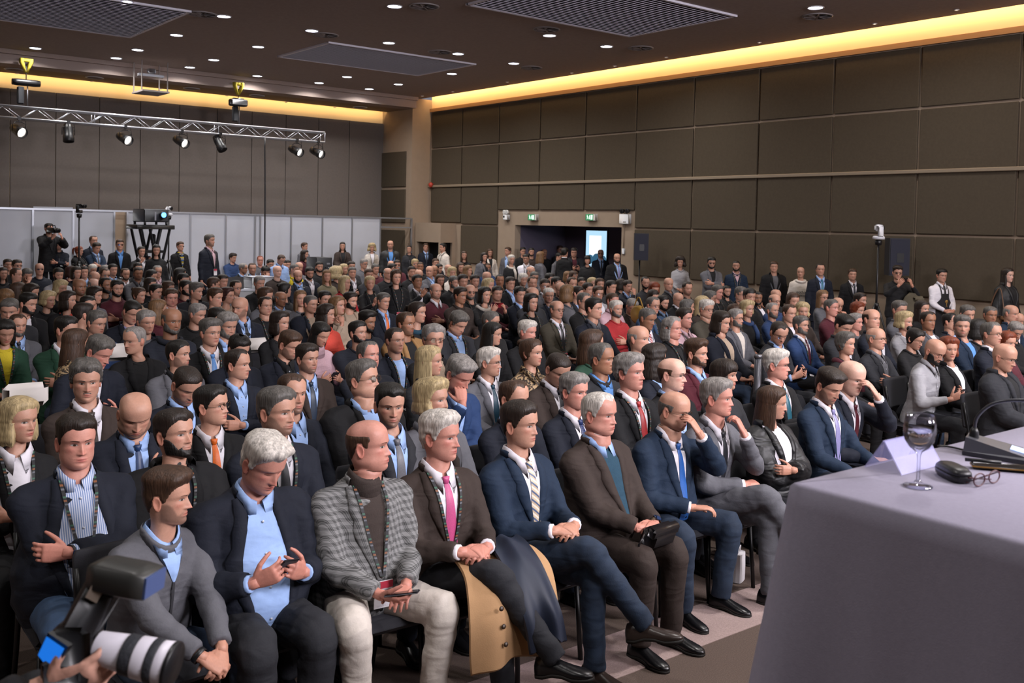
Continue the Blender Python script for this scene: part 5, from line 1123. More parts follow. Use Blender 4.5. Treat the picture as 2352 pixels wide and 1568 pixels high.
q = MB(); q.lathe([(.014, 0), (.012, .02), (.007, .03), (0, .03)], 14, (0, .06, .046)); part('socket', q, M_BLACK, t)
q = MB(); q.tube(smooth_path([(0, .06, .06), (0, .052, .11), (0, .005, .155), (0, -.08, .17), (0, -.20, .165), (0, -.30, .15)], 26), .0048, 8); part('gooseneck', q, mat('gooseneck', '4a4a50', .3, metal=.7), t); q = MB(); q.tube([(0, -.30, .15), (0, -.345, .14)], [.008, .012], 10); part('capsule', q, M_BLACK, t)
q = MB(); q.tube(smooth_path([(0, .085, .006), (.03, .13, .004), (.02, .16, .004)], 8), .003, 6); part('cable', q, M_BLACK, t)
# ------------------------------------------------------------------ the audience. One line a person: head top x, y and head height (in the tile's own scale), turn of the face
# (0 = to the lens, 90 = profile), nod, sex, hair, clothes (kind.colour.inner.tie), features, pose
MATS['striped jumper'] = mat_stripes('striped jumper', ['1a1a1c', 'c9b23a', '1a1a1c', '3d5f94', '1a1a1c', 'cfcabd'], .12, 2, .9)
MATS['striped shirt'] = mat_stripes('striped shirt', ['6f86b4', 'c9cfe0'], .009, 0, .75)
mat_stripes('striped silk', ['b9a58c', '4a5a7c', 'c9b79c', 'ddd5c8'], .045, 2, .45, .8); mat_stripes('dotted silk', ['1e2c58', '2e3f72'], .012, 2, .45)
mat_stripes('red striped silk', ['9a2a34', 'c9b0b0'], .03, 2, .45, .8); mat('pink silk', 'b8487c', .45, noise=.1, nscale=200)
TILES = """
@0 520 4
540 130 88 0 0 m sh k Z.nv.bk- u X T
725 178 95 70 5 f pt r C.bk.bk- - X T
858 90 90 30 0 m rc b J.nv.lb - D T
885 143 100 35 15 m sh d J.tb.lb.gr - X T
1100 122 98 10 0 m sh b J.bk.sb g D T
1298 180 108 20 0 f bn k J.bk.wh - U T
1435 165 108 5 5 f lg k S.bk - D T
1655 140 92 35 0 m sh b J.bk.bk- gj D T
1925 80 105 60 0 m sh s J.nv.pk uN D T
2140 245 85 40 8 m cg d S.bl - L
70 320 70 20 0 m sh d S.gr -
155 325 75 30 0 m sh d S.bk g
25 385 100 20 0 f lg d S.bk s
148 395 105 55 0 m rc b S.dg -
248 390 110 20 18 m cg s S.bk - F
362 342 105 10 0 m bd g S.nv go
535 388 115 20 5 m sh k T.lg sb
650 360 115 75 0 f md a S.mr s
700 383 90 30 0 f md d S.dg s
770 375 95 10 0 m sh d T.lb s
850 350 95 30 10 f ws w S.bg -
960 365 90 40 0 f md g S.dg -
865 425 95 40 10 m bd g S.kh o
965 400 90 20 5 m rc b S.gr g
1035 348 110 25 0 m sh k J.dg.lb -
1265 350 80 20 0 m sh k S.bk -
1150 382 115 20 5 m rc b J.bk.wh b
1268 375 115 15 5 m bz d T.gr tu
1390 402 110 60 8 f lg k S.bk -
1445 362 105 20 5 m rc g J.bk.pk go
1655 395 100 110 0 f wl k S.bk -
1680 450 95 40 5 m sh k S.bk -
1380 480 110 50 5 f md d S.bk -
1545 512 115 55 5 f md b S.br -
1705 505 125 45 5 m sh k S.mr b
1960 480 110 100 5 m sh b S.br -
2045 455 100 30 5 m sh d S.dg -
2235 340 90 70 8 m rc g J.bk.lb -
2318 342 90 10 5 m rc b J.gn.lb -
2165 505 115 40 5 m rc d T.gr gu
165 530 120 100 5 f wl b S.br -
285 540 125 60 10 f wl d S.bk -
555 510 115 40 5 f bb y S.bk -
730 490 140 30 0 m bl d S.bk tu
860 487 110 40 10 m bd g T.gr po
968 475 140 40 0 m rc k S.bk tbB
1075 500 140 20 5 m sh k S.mr bs X
870 570 130 60 5 f wl d S.gr - C
1275 572 130 50 5 f bn b S.bg - C
1430 537 130 50 5 m sh k S.bk m
1575 580 150 15 5 m sh b J.bk.wh rf
1800 515 165 55 5 m qf s C.dg.bk- -
1975 578 150 55 5 m sh b S.bk -
2085 570 140 60 0 f ws a S.bg -
50 605 120 30 5 f fr l S.dg -
255 600 215 50 10 m sh k J.bk.wh b
440 595 165 45 5 f bb y S.bk -
625 600 165 60 0 f md d C.bk.cr- -
805 645 160 30 5 m bz k S.bk -
90 680 165 -10 15 m sh s S.dg f
765 728 170 110 5 m sh d S.bk -
1210 680 170 30 25 m bz k J.nv.lv - L
1450 672 180 105 5 f lg l S.mr -
2205 660 170 -35 5 m bl b J.nv.lb.nv u
165 810 195 20 5 m rc b J.gr.lb.nv bG
885 780 205 40 10 m sh s S.bl -
1340 778 205 30 5 m sh g C.nv.gr- o
1575 770 195 30 5 m bd s H.nv.bk- tbG
1810 705 195 50 12 m sh g S.bk -
2085 785 240 35 12 m cg g J.bk.lb bGfo
1985 770 150 40 15 m sh k S.bk -
2190 1020 190 30 20 m sh k J.nv.bk- s
50 845 235 10 18 f md k J.gn.yw- N
605 840 225 50 5 m sh k J.gn.wh - X
690 945 260 125 5 f lg b J.lp - -
905 995 275 50 25 m sh s J.nv.wh.gr r P
1235 930 235 -45 5 m rc g J.bk.bk- o
1930 865 235 35 0 m qf s J.bk.wh.sb n
1635 1050 255 60 0 m bz k J.gr.bk^ u
790 1245 345 5 5 m cg s J.br.wh.br mo
1710 1275 290 30 30 m bz d J.nv.lb u
2180 1135 275 60 0 m rc d J.nv.lb - X
@588 520 4
38 275 75 10 5 m rc r S.gr r
230 250 85 30 35 m rc b T.lb - D T
130 308 75 30 10 m sh k T.lb -
445 150 75 60 0 m sh b J.gr.lb - D T
448 220 80 60 0 f wl d S.mr - D T
795 143 80 0 0 f lg d C.br.bk- - H T
1065 160 78 5 0 f cu y J.cm.wh- n D T
1235 130 82 0 0 m bl b C.bk.sb- Qu D T
1408 172 78 -5 0 f pt d Z.dg.bk- s D T
1560 155 75 10 0 m sh b J.nv.lb.nv - D T
1718 155 80 -60 0 m sh k T.cm n D T
1912 230 75 5 0 f lg b S.bk - D T
2095 245 75 30 0 f md d C.gr.bk- - D T
2150 205 78 10 0 f wl b J.cm.bk- - D T
2315 190 80 -50 0 m sh b J.gr.lb - D T
2345 270 75 30 0 f ws w S.bk.cm- q D T
85 365 90 30 25 m sh k S.dg s F
195 365 100 30 0 m bl b S.br p
245 320 80 30 0 m sh k S.bk -
285 315 85 30 0 m sh d S.br -
350 350 90 60 8 m bz s Z.yw.gr- -
395 340 70 30 8 m bd g S.gr -
385 405 105 10 5 m bd k J.nv.lb bB
490 375 105 20 10 m sh k J.nv.wh b
580 330 90 20 0 m sh k S.bk b
655 320 75 40 5 f ws g S.gr -
650 405 105 10 0 f lg l S.kh s
735 370 130 120 0 f cu y S.br -
805 350 90 40 0 f md y S.br -
885 380 95 10 0 m sh s J.bk.wh - P
875 340 60 20 0 m sh d S.dg -
815 460 120 60 0 f lg y J.rd.bk- -
990 300 90 45 5 m sh g S.gr g
1095 345 95 30 5 m sh s S.mr -
1035 400 90 20 5 m sh b S.dg -
1045 470 110 15 0 f ws y J.bk.bk- n R
1210 385 95 30 5 m bd g S.bk -
1250 350 80 60 5 m sh k S.bk -
1240 325 60 20 5 m bd g S.gr -
1295 320 70 10 0 m sh d S.mr g
1285 400 145 20 0 f ws b C.bk.bk- sN D T
1430 375 90 20 0 m sh d S.bk s
1480 450 120 30 -5 m sh k J.bk.wh t U
1495 415 60 20 10 m bl b S.gr -
1510 330 85 0 0 m bz b S.bk t
1460 312 60 20 5 f ws y S.cm -
1595 365 100 -10 0 m bl b J.gr.lb -
1635 365 80 20 5 m bl b S.gr t
1650 300 75 20 0 m sh b J.nv.lb -
1680 340 95 50 5 f lg k S.bk -
1765 360 65 40 5 m bd g S.dg -
1800 385 90 20 0 f bb y S.cm -
1880 340 85 20 0 f lg b S.bk -
1945 365 90 60 0 f wl l S.br -
1690 440 110 20 5 f lg b S.bk -
1815 460 110 45 5 m sh s S.bk b
1650 525 145 30 0 m bd g S.mr.wh ou X
1875 560 150 50 5 m sh d Z.br.br- t
1965 540 130 20 0 m bd s S.bk bGgn
1900 460 90 20 5 m sh d S.dg -
2010 455 95 20 5 m sh d S.bk u
2125 335 95 20 0 m bz b S.bl t
2120 430 80 30 5 m bd g S.gr -
2135 490 110 60 0 f wl y S.br -
2240 455 90 10 0 m rc k S.bk t
2100 570 130 40 0 f md k S.bk.cm- q U
2215 560 110 20 5 m sh d S.mr -
2335 470 110 30 5 m sh d J.bk.lb -
1170 600 180 40 5 m sh s J.nv.lb.or o
1480 710 165 60 0 f pt d S.bk.dt- q
1855 765 205 45 28 m cg s J.dg.lb Nf
2155 785 180 70 5 m bz s S.bk -
2170 880 215 70 5 f lg k J.bk.wh- -
30 460 130 30 5 m sh g S.bk o
85 600 80 60 5 f ws b S.gr -
85 650 165 30 0 m rc d S.bk nf
225 595 145 45 5 m bd g J.gr.lb.dg to
265 530 110 110 0 f bn k S.bk -
405 600 130 20 0 f lg l S.gr s
500 625 180 45 5 m bz s C.nv.bg- on
630 605 125 30 5 m sh k S.bk -
745 660 155 55 -5 f md l S.bg - C
865 610 150 50 5 m sh d C.bg.bg- bs
645 725 175 65 0 f wl d S.cr -
220 790 200 50 0 f md d J.bk.bk- -
590 865 230 40 22 f lg k K.pk - P
305 950 245 50 20 m sh b J.nv.bk^ u
1020 765 225 50 5 m qf k S.nv tb X
935 870 225 45 -4 m sh k S.nv bW X
1275 935 230 40 0 m rc d J.nv.lb N
1375 800 195 50 0 m rc b C.tn.bk- tu
1630 930 220 20 0 m cg g J.bk.bg- go
470 1070 300 40 0 m sh d J.br.lb.tb u K
1030 1050 280 45 -5 m rc s S.nv fr X
980 1270 290 60 -8 m sh s C.bk.lb gf
1590 1105 275 75 0 f lg y J.dg.gr- -
1865 1175 310 45 28 m wv g J.bl.lb r C
2140 1110 285 70 0 m wv w J.gr.wh.dt go
330 1385 310 30 0 m rc b J.nv.lb ui
@1176 520 4
100 195 75 20 0 m sh k S.bk - D T
178 200 78 10 0 m sh k S.br b D T
130 255 85 -10 5 m sh k T.wh n D T
262 230 95 130 0 f wl l J.gr.bk- - D T
298 212 65 20 0 m bl b S.bk t D T
440 178 75 30 0 m sh b S.dg g D T
430 238 85 60 10 m sh k J.gr.bk- - D T
485 198 90 150 0 m sh k J.bk.wh - D T
570 195 85 0 12 m sh d C.dg.mr- - P T
692 270 80 0 0 f fr k S.bk - D T
748 210 75 0 0 m sh d T.cm u D T
815 210 85 0 0 m bd s J.nv.lb.nv gu D T
870 222 75 10 0 m bz k S.bk D D T
925 198 80 130 0 m sh k S.bk - D T
965 245 95 15 5 m bd b C.bk.lb.lv bN D T
1545 285 95 0 0 f cu d S.lg - H T
1832 280 110 10 5 m sh k J.gr.bk- gb X T
2060 312 110 0 0 m bz k Z.tb.pk bN D T
100 445 90 30 5 f ws w S.dg -
170 375 80 60 10 m bd g S.gr -
185 470 95 20 5 m rc b S.br -
205 425 90 20 5 m sh s S.gr g
300 490 110 20 5 m sh d J.gr.wh g
345 440 90 50 5 m sh k S.bk -
405 485 70 60 5 m sh k S.bk -
445 510 110 20 25 m bd b S.dg -
505 560 110 130 0 f md l S.gr -
550 475 105 30 5 m rc b S.br s
510 425 70 40 5 f md l S.br -
565 420 80 40 5 f wl b S.br -
640 475 90 20 5 m sh k S.dg -
735 480 90 40 0 f md y S.gr -
805 485 100 20 0 f lg b S.br -
695 530 105 45 0 m sh d S.br -
790 550 130 30 5 m sh b J.lg.wh g
910 502 115 50 5 m sh k S.dg -
1000 480 110 100 0 f md d S.bk -
1060 495 115 40 5 m sh d J.nv.lb - F
1225 460 115 15 5 m rc k S.dg b
1305 530 95 20 10 f bb r S.bk -
1438 478 105 20 5 m bd b S.bk.gr o
1610 520 100 30 5 m rc d S.br u
1295 600 90 40 10 f md d T.wh -
70 570 110 30 5 m sh k J.nv.lb -
335 570 130 15 5 m sh w J.nv.lb o
185 585 90 30 10 m bd b S.dg -
175 625 155 40 0 f md k S.bk n
600 555 125 70 5 m sh d J.dg.lb -
660 620 135 50 5 m rc s S.bk gn
920 625 120 50 5 m bz b T.pk r
1100 645 150 30 30 m sh g S.br -
1295 655 140 45 5 m rc s C.dn.bk- gn
1385 640 130 50 5 m sh k J.nv.lb.nv b
1525 605 115 30 18 m bd g J.bk.wh -
1610 680 130 100 0 f md s S.bk -
410 690 155 40 0 m bd s J.ol.wh.dg gN
750 680 155 60 0 m sh k J.nv.gr.gr - W
955 685 155 40 0 m sh w S.rd bGo X
1240 750 185 55 12 m bz s J.nv.wh.red_striped_silk to
140 870 195 55 5 m wv w J.bk.lb r
1470 820 245 60 0 m gl g Z.bk.bk- nfr
1580 750 195 60 0 m sh d T.pk rn
1785 670 180 45 5 m wv w S.ol.bk- gf
1920 785 185 60 8 f md d C.nv.bg- f
2055 755 185 60 0 m sh g J.gr.cm- gbG
2160 690 145 45 0 f bb y S.bk.bl- q
2255 595 135 15 0 m bz k J.nv.wh tb
2100 565 115 50 5 m sh s S.br g
1970 540 115 30 5 m bz k S.bk bn
1885 540 130 60 5 m sh s S.bk rn
1820 605 110 80 5 m sh s S.dg -
1745 640 150 110 0 f lg y S.br -
2040 730 120 40 5 f md b S.br s
2180 600 90 30 5 m sh k S.bk -
175 1055 215 60 0 f bn b T.lp -
415 1140 285 40 28 m bz d J.br.wh.nv -
735 965 235 110 0 f wl b S.gn -
820 1085 270 65 0 m rc s Z.dg.sb t
1160 920 230 60 0 m bd g J.tb.lb o
1310 1090 255 125 0 f wl d J.nv.lb - -
1690 1040 265 65 0 m qf b J.mr.lb b
@1764 520 4
55 320 110 5 0 m sh b C.bk.gr- - D T
300 370 110 -5 0 m bl b H.cm - D T
480 340 120 10 0 m rc d J.nv.lb.tl - D T
775 390 110 10 0 m sh b J.bk.wh.nv - D T
1190 362 128 10 5 m qf d S.bk g U T
1595 390 125 30 5 m sh k T.wh..bk - H T
2200 385 135 50 0 f lg d C.bk.bk- Qp D T
60 625 130 45 0 m bd s S.bl g
70 598 80 40 8 m bd b S.bk -
40 700 150 50 0 m rc g S.bl bG
228 625 120 30 5 f lg b S.gr -
195 725 145 40 5 m rc b J.bk.wh- -
315 720 130 15 0 f bb y S.br -
500 595 115 40 0 f lg l S.gr g
580 672 155 60 0 m bz s S.mr.bk- r
640 660 120 30 10 m bd b S.bk g C
845 620 125 60 0 m sh d J.bk.wh u
820 705 130 60 5 f ws r S.br -
1205 690 155 45 5 m sh s J.gr.wh -
1415 690 145 50 0 f lg d S.bk -
950 775 165 50 -5 m bd d J.nv.wh -
800 790 190 65 0 m wv g S.bk.gr- qr
1250 795 170 60 0 f bb y J.lg.wh- -
1470 780 180 40 0 m rc d J.gr.wh tr
1670 800 155 70 0 m rc k J.nv.lb -
1830 735 150 30 5 m sh s S.gr -
1780 815 215 10 0 m qf s J.tb.sb u
2040 740 145 30 5 m bz s S.bk t
2230 725 145 60 8 m bd g J.tb.wh -
2290 800 110 60 15 m bl b S.gr -
1930 865 160 110 0 f md k S.bk -
2050 885 210 60 0 m rc s J.nv.wh.nv g
2270 850 200 40 25 m wv g S.bk gbG
690 810 175 50 25 m qf k J.dg.wh -
300 810 205 60 0 m sh s J.bl.wh.mr bGN
100 860 210 30 25 m rc d J.dg.lb.nv g P
710 965 235 60 0 f ws s S.bk.mr- qo
990 915 240 65 0 m bd g J.dg.gr go X
1350 900 245 60 20 f bn k S.bk g
1530 1000 265 55 25 m bl k T.lg gbBi P
1660 1020 225 25 0 f bb r J.bk.wh- -
2170 1065 255 65 15 m bl b C.dg.bk- g
2190 985 160 50 5 f md r S.mr -
"""
def face_az(px, py, yaw):
    r = ray(px, py); a = math.atan2(r[0], r[1]); y = yaw * D2R
    v = (-math.sin(a) * math.cos(y) + math.cos(a) * math.sin(y), -math.cos(a) * math.cos(y) - math.sin(a) * math.sin(y))
    return math.atan2(v[0], -v[1])
def eye_z(pose_key, stand, pose=None):
    """height of the eyes above the floor for a pose, and how far the head comes forward of the hips"""
    a = (pose or POSES[pose_key])[0] * D2R; return (HIPS if stand else HIP) + .575 * math.cos(a) + .116
def ray_at(px, py, h, s, stand, pose_key, pose=None):
    r = ray(px, py + .47 * h); return CAM + r * ((eye_z(pose_key, stand, pose) * s - CAMH) / r[2])
def place(px, py, h, yaw, stand, pose_key, pose=None):
    """world point of the head centre and body scale, from where the head shows and how large"""
    r = ray(px, py + .47 * h); drop = -r[2] * F; zc = eye_z(pose_key, stand, pose)
    if stand:
        d = .243 * F / h; s = max(.90, min(1.10, (CAMH + r[2] * d) / zc))
    else: s = max(.95, min(1.08, 2.25 * h / (.243 * drop + zc * h)))
    return CAM + r * ((zc * s - CAMH) / r[2]), s
CROWD = []
def read_tiles():
    ox = oy = 0; k = 4.0
    for ln in TILES.strip().splitlines():
        t = ln.split()
        if t[0].startswith('@'): ox, oy, k = float(t[0][1:]), float(t[1]), float(t[2]); continue
        x, y, h, yaw, pit = (float(q) for q in t[:5]); g, hs, hcl, top, fl = t[5:10]; pk = 'L'; st = False
        for q in t[10:]:
            if q == 'T': st = True
            elif q in POSES: pk = q
        CROWD.append(dict(px=ox + x / k, py=oy + y / k, h=h / k, yaw=yaw, pit=pit, g=g, hair=hs, hc=hcl, top=top.replace('_', ' '), fl='' if fl == '-' else fl, pk=pk, st=st))
read_tiles()
def auto_rz(c, T):
    """bodies face the stage (-y); someone whose head is turned far also turns the shoulders"""
    ah = face_az(c['px'], c['py'] + c['h'] / 2, c['yaw']); base = 0.0 + R.uniform(-.08, .08)
    if c['st']: base = ah * .75 if abs(ah) < 1.6 else ah * .9
    d = (ah - base + math.pi) % (2 * math.pi) - math.pi
    if abs(d) > 1.05: base += d - math.copysign(1.05, d)
    return base, base + ((ah - base + math.pi) % (2 * math.pi) - math.pi)
def add_person(c, seed, **kw):
    s = c['s']; T = ray_at(c['px'], c['py'], c['h'], s, c['st'], c['pk'], kw.get('pose')); rz, rh = auto_rz(c, T); lod = kw.pop('lod', None) or ('n' if c['h'] >= 60 else 'm' if c['h'] >= 31 else 'f')
    if 'rz' in kw: rz = kw.pop('rz')
    tp = c['top'].split('.'); tops = c['top']
    tops = '.'.join(tp)
    kw.setdefault('legc', R.choice(['dg', 'nv', 'bk', 'tb', 'dg']))
    pr = person(T, s, rz, rh, c['pit'], c['g'], c['hair'], c['hc'], tops, c['fl'], c['pk'], c['st'], lod, seed, **kw)
    PEOPLE[-1].update(px=c['px'], py=c['py'], h=c['h'], yaw=c['yaw'], label=c.get('label')); c['root'] = pr; return pr
# front rows: (head top x, y, head height, turn, nod, sex, hair, colour, clothes, features, pose, extra)
FRONT = [
    (42, 916, 103, 40, 0, 'f', 'md', 'y', 'O.bk.wh', 'n', 'X', dict(legc='bk')),
    (310, 891, 104, 10, 28, 'm', 'bl', 'b', 'J.nv.lb.bl', 'uf', 'N', dict(legc='nv')),
    (175, 954, 120, 15, 2, 'm', 'sh', 'd', 'J.nv.lb', 'vnWr', 'X', dict(legc='dn')),
    (400, 946, 108, 42, -6, 'm', 'sh', 'd', 'C.bk.nv-', 'bn', 'L', dict(legc='bk')),
    (485, 891, 86, 60, -4, 'm', 'sh', 'k', 'J.bk.wh.or', 'g', 'X', {}),
    (635, 896, 101, 48, 0, 'm', 'sh', 's', 'J.nv.wh.dg', 'nu', 'L', {}),
    (895, 881, 101, 15, 4, 'm', 'sh', 'k', 'J.dg.lb.gr', 'ui', 'L', {}),
    (992, 876, 92, 55, -6, 'f', 'bb', 'y', 'C.gr.bk-.br', 'q', 'L', {}),
    (605, 990, 128, 38, 26, 'm', 'wv', 'w', 'J.nv.lb', 'Wr', 'P', dict(legc='dg', leg='flat', hairT=1.35)),
    (383, 1076, 140, 68, 2, 'm', 'qf', 'b', 'Z.gr.lb', 'ui', 'B', dict(legc='tb', leg='open', rz=.25, shoec='br')),
    (845, 972, 110, 72, -2, 'm', 'bd', 'b', 'J.ck.br^', 'Nrf', 'Q', dict(legc='cm', leg='open', shoec='tn')),
    (1010, 948, 110, 58, 0, 'm', 'wv', 'w', 'J.br.wh.pink silk', 'Nro', 'k', dict(legc='dg', leg='cross')),
    (1193, 928, 96, 60, 0, 'm', 'sh', 'd', 'J.tb.wh.striped silk', 'i', 'k', dict(legc='tb', leg='cross', shoec='br')),
    (1318, 854, 92, 50, 2, 'm', 'wv', 'g', 'J.nv.wh.dotted silk', 'r', 'L', {}),
    (1376, 904, 95, 60, 2, 'm', 'rc', 'w', 'J.br.dt+lb', 'orf', 'K', dict(legc='br')),
    (1446, 811, 92, 58, -3, 'm', 'cg', 'g', 'J.bk.wh.rd', 'nr', 'L', {}),
    (1548, 893, 101, 62, 10, 'm', 'bd', 's', 'J.tb.wh.bb', 'gf', 'f', dict(legc='tb', leg='open')),
    (1646, 869, 96, 72, 0, 'm', 'wv', 'g', 'J.gr.wh.dg', 'or', 'c', dict(legc='gr', leg='cross')),
    (1773, 881, 90, 85, 4, 'f', 'lg', 'b', 'C.bk.wh-', 'l', 'X', dict(legc='dg')),
    (1903, 836, 92, 50, 22, 'm', 'qf', 'd', 'J.tb.wh.lv', 'u', 'W', dict(legc='nv')),
    (1955, 824, 84, 52, 14, 'm', 'bl', 'b', 'J.nv.wh.mr', 'p', 'f', dict(legc='nv')),
    (1543, 819, 84, 68, 2, 'm', 'bd', 'b', 'J.bk.lb', 'gp', 'L', {}),
    (1663, 824, 76, 70, 0, 'f', 'fr', 'd', 'S.dg', '-', 'L', {}),
    (1783, 799, 80, 75, 0, 'm', 'wv', 'w', 'J.bk.wh.tl', 'gr', 'L', {}),
    (1180, 876, 80, 50, 4, 'm', 'rc', 'b', 'J.nv.lb', '-', 'L', {}),
]
def mirror(p): return (p[0], {-sd: tuple((q * np.array([-1, 1, 1]) if isinstance(q, np.ndarray) else q) for q in v) for sd, v in p[1].items()})
POSES['c'] = mirror(POSES['C']); POSES['f'] = mirror(POSES['F'])
POSES['N'] = (6, P1(((.03, -.285, .20), (-.95, -.1, -.2), (0, -.8, .5), .5, (.6, .1, -.8)), ((.04, -.27, .33), (.6, -.2, .75), (-.4, -.85, .2), .8, (-.6, -.1, -.8))))
POSES['B'] = (10, P2((.055, -.46, .10), (-.55, -.6, -.45), (.15, -.55, .8), .8, (.6, .3, -.7)))
POSES['k'] = (-3, P2((.075, -.33, .225), (-.8, -.4, 0), (.1, -.45, .9), .7))
POSES['Q'] = (5, P1(((.06, -.36, .12), (-.6, -.7, -.1), (.3, .1, .95), .6, (.6, .3, -.8)), ((-.08, -.37, .11), (.6, -.75, -.15), (-.3, -.5, -.8), .7, (-.6, .3, -.8))))
POSES['P'] = (8, P2((.115, -.345, .23), (-.60, -.48, .36), (.5, -.8, -.2), .75))
for f in FRONT:
    c = dict(zip(('px', 'py', 'h', 'yaw', 'pit', 'g', 'hair', 'hc', 'top', 'fl', 'pk', 'kw'), f)); c['fl'] = c['fl'].replace('-', ''); c['st'] = False; c['front'] = True; CROWD.append(c)
CROWD.sort(key=lambda c: -c['h'])
for c in CROWD: c['s'] = place(c['px'], c['py'], c['h'], c['yaw'], c['st'], c['pk'])[1]
ROW0, ROWD, SEATW = 3.95, .755, .46
def seat_rows():
    """everyone seated belongs to a row of chairs parallel to the rear wall; a slightly taller or shorter body puts the head where the photo shows it"""
    rows = {}
    def s_for(c, Y): r = ray(c['px'], c['py'] + .47 * c['h']); k = Y / r[1]; return (CAMH + r[2] * k) / eye_z(c['pk'], False), r[0] * k
    seated = [c for c in CROWD if not c['st']]
    for c in seated: c['Y1'] = ray_at(c['px'], c['py'], c['h'], 1.0, False, c['pk'])[1]
    for c in sorted(seated, key=lambda c: (not c.get('front'), c['Y1'])):
        n0 = (c['Y1'] - ROW0) / ROWD; best = None
        for n in range(max(0, int(n0) - 4), int(n0) + 6):
            sc, X = s_for(c, ROW0 + n * ROWD); cost = abs(n - n0) * (1.0 if c['Y1'] < 8 else .6) + max(0, abs(sc - 1) - .06) * 60
            for X2 in rows.get(n, []): cost += max(0, SEATW - abs(X - X2)) / SEATW * 7
            if best is None or cost < best[0]: best = (cost, n, sc, X)
        c['s'] = max(.86, min(1.14, best[2])); c['row'] = best[1]; rows.setdefault(best[1], []).append(best[3])
    # people standing at the back and sides: keep clear of one another and of the side wall
    st = [c for c in CROWD if c['st']]
    for it in range(200):
        P = [ray_at(c['px'], c['py'], c['h'], c['s'], True, c['pk']) for c in st]
        for i, c in enumerate(st):
            push = 0
            for k, q in enumerate(P):
                if k != i:
                    d = P[i][:2] - q[:2]; m = 1 - math.hypot(d[0] / .55, d[1] / .45)
                    if m > 0: push += m * (1 if d[1] + 1e-5 * (i - k) > 0 else -1)
            if P[i][0] > XR - .5 and not dy1 < P[i][1] < dy0: push -= 1.0
            if P[i][1] > YW - .7 and c['px'] < 940: push -= 1.0
            c['s'] = max(.86, min(1.16, c['s'] - .004 * push))
seat_rows()
for i, c in enumerate(CROWD): add_person(c, i, **c.get('kw', {}))
print('PEOPLE', len(PEOPLE))
# ------------------------------------------------------------------ chairs under the front rows
M_PAD = mat('chair fabric', '24242a', .9, bump=.3, bscale=300); M_TUBE = mat('chair frame', '141416', .4, metal=.3)
def chair_meshes():
    o = []
    q = MB(); q.box((0, -.06, .425), (.225, .225, .028), bev=.024); o.append(('seat', q.mesh('seat'), M_PAD))
    q = MB(); q.rings([np.array([(x, .205 + .05 * (z - .5) / .4 + .02 * (1 - (x / .22) ** 2), z) for x in np.linspace(-.21, .21, 9)] + [(x, .235 + .05 * (z - .5) / .4 + .02 * (1 - (x / .22) ** 2), z) for x in np.linspace(.21, -.21, 9)]) * np.array([k, 1, 1]) for z, k in ((.56, .93), (.58, 1), (.70, 1), (.82, 1), (.845, .93))]); o.append(('backrest', q.mesh('backrest'), M_PAD))
    for s in (-1, 1):
        q = MB(); q.tube([(s * .20, -.235, .40), (s * .215, -.265, .0)], .013, 8); o.append(('leg', q.mesh('leg'), M_TUBE))
        q = MB(); q.tube(smooth_path([(s * .215, .26, .0), (s * .205, .185, .42), (s * .205, .245, .78)], 8), .013, 8); o.append(('leg', q.mesh('leg'), M_TUBE))
    q = MB(); q.tube([(-.20, -.22, .392), (.20, -.22, .392)], .010, 6); q.tube([(-.20, .15, .392), (.20, .15, .392)], .010, 6); q.tube([(-.20, -.22, .392), (-.20, .17, .392)], .010, 6); q.tube([(.20, -.22, .392), (.20, .17, .392)], .010, 6); o.append(('seat_frame', q.mesh('seat_frame'), M_TUBE)); return o
CHM = chair_meshes()
def chair(x, y, rz, who=None, label=None, mats=None, seat_drop=0):
    t = empty('conference_chair', (x, y, 0), label, 'chair', 'black conference chairs of the audience rows', rz=rz)
    for nm, me, m in CHM: link(nm, me, (mats or {}).get(nm, m), t)
    if who: t['_who'] = who
    return t
CH = []
for P_ in PEOPLE:
    c = next((c for c in CROWD if c.get('root') == P_['o']), None)
    if c is None or c['st']: continue
    if c.get('row', 99) <= 1 or (c['px'] < 140 and c['row'] <= 2): CH.append((chair(P_['o'].location.x, P_['o'].location.y, P_['rz'] * .3), P_))
M_WC = mat('white cover', 'd2ccc8', .8)
for px, py, row, lab in ((268, 800, 7, 'empty chair with a white back cover behind the man in black tee'), (62, 895, 4, 'empty chair with a white coat thrown over its back beside the leopard coat woman'), (592, 785, 8, 'empty chair with a white back cover left of the woman in dark blazer')):
    Y = ROW0 + ROWD * row; p = at_y(px, py, Y); t = chair(p[0], Y - .2, 0, None, lab); t['group'] = 'white covered chairs'
    q = MB(); q.box((0, .24, p[2] - .04), (.14, .038, .08), bev=.037); part('back_cover', q, M_WC, t)
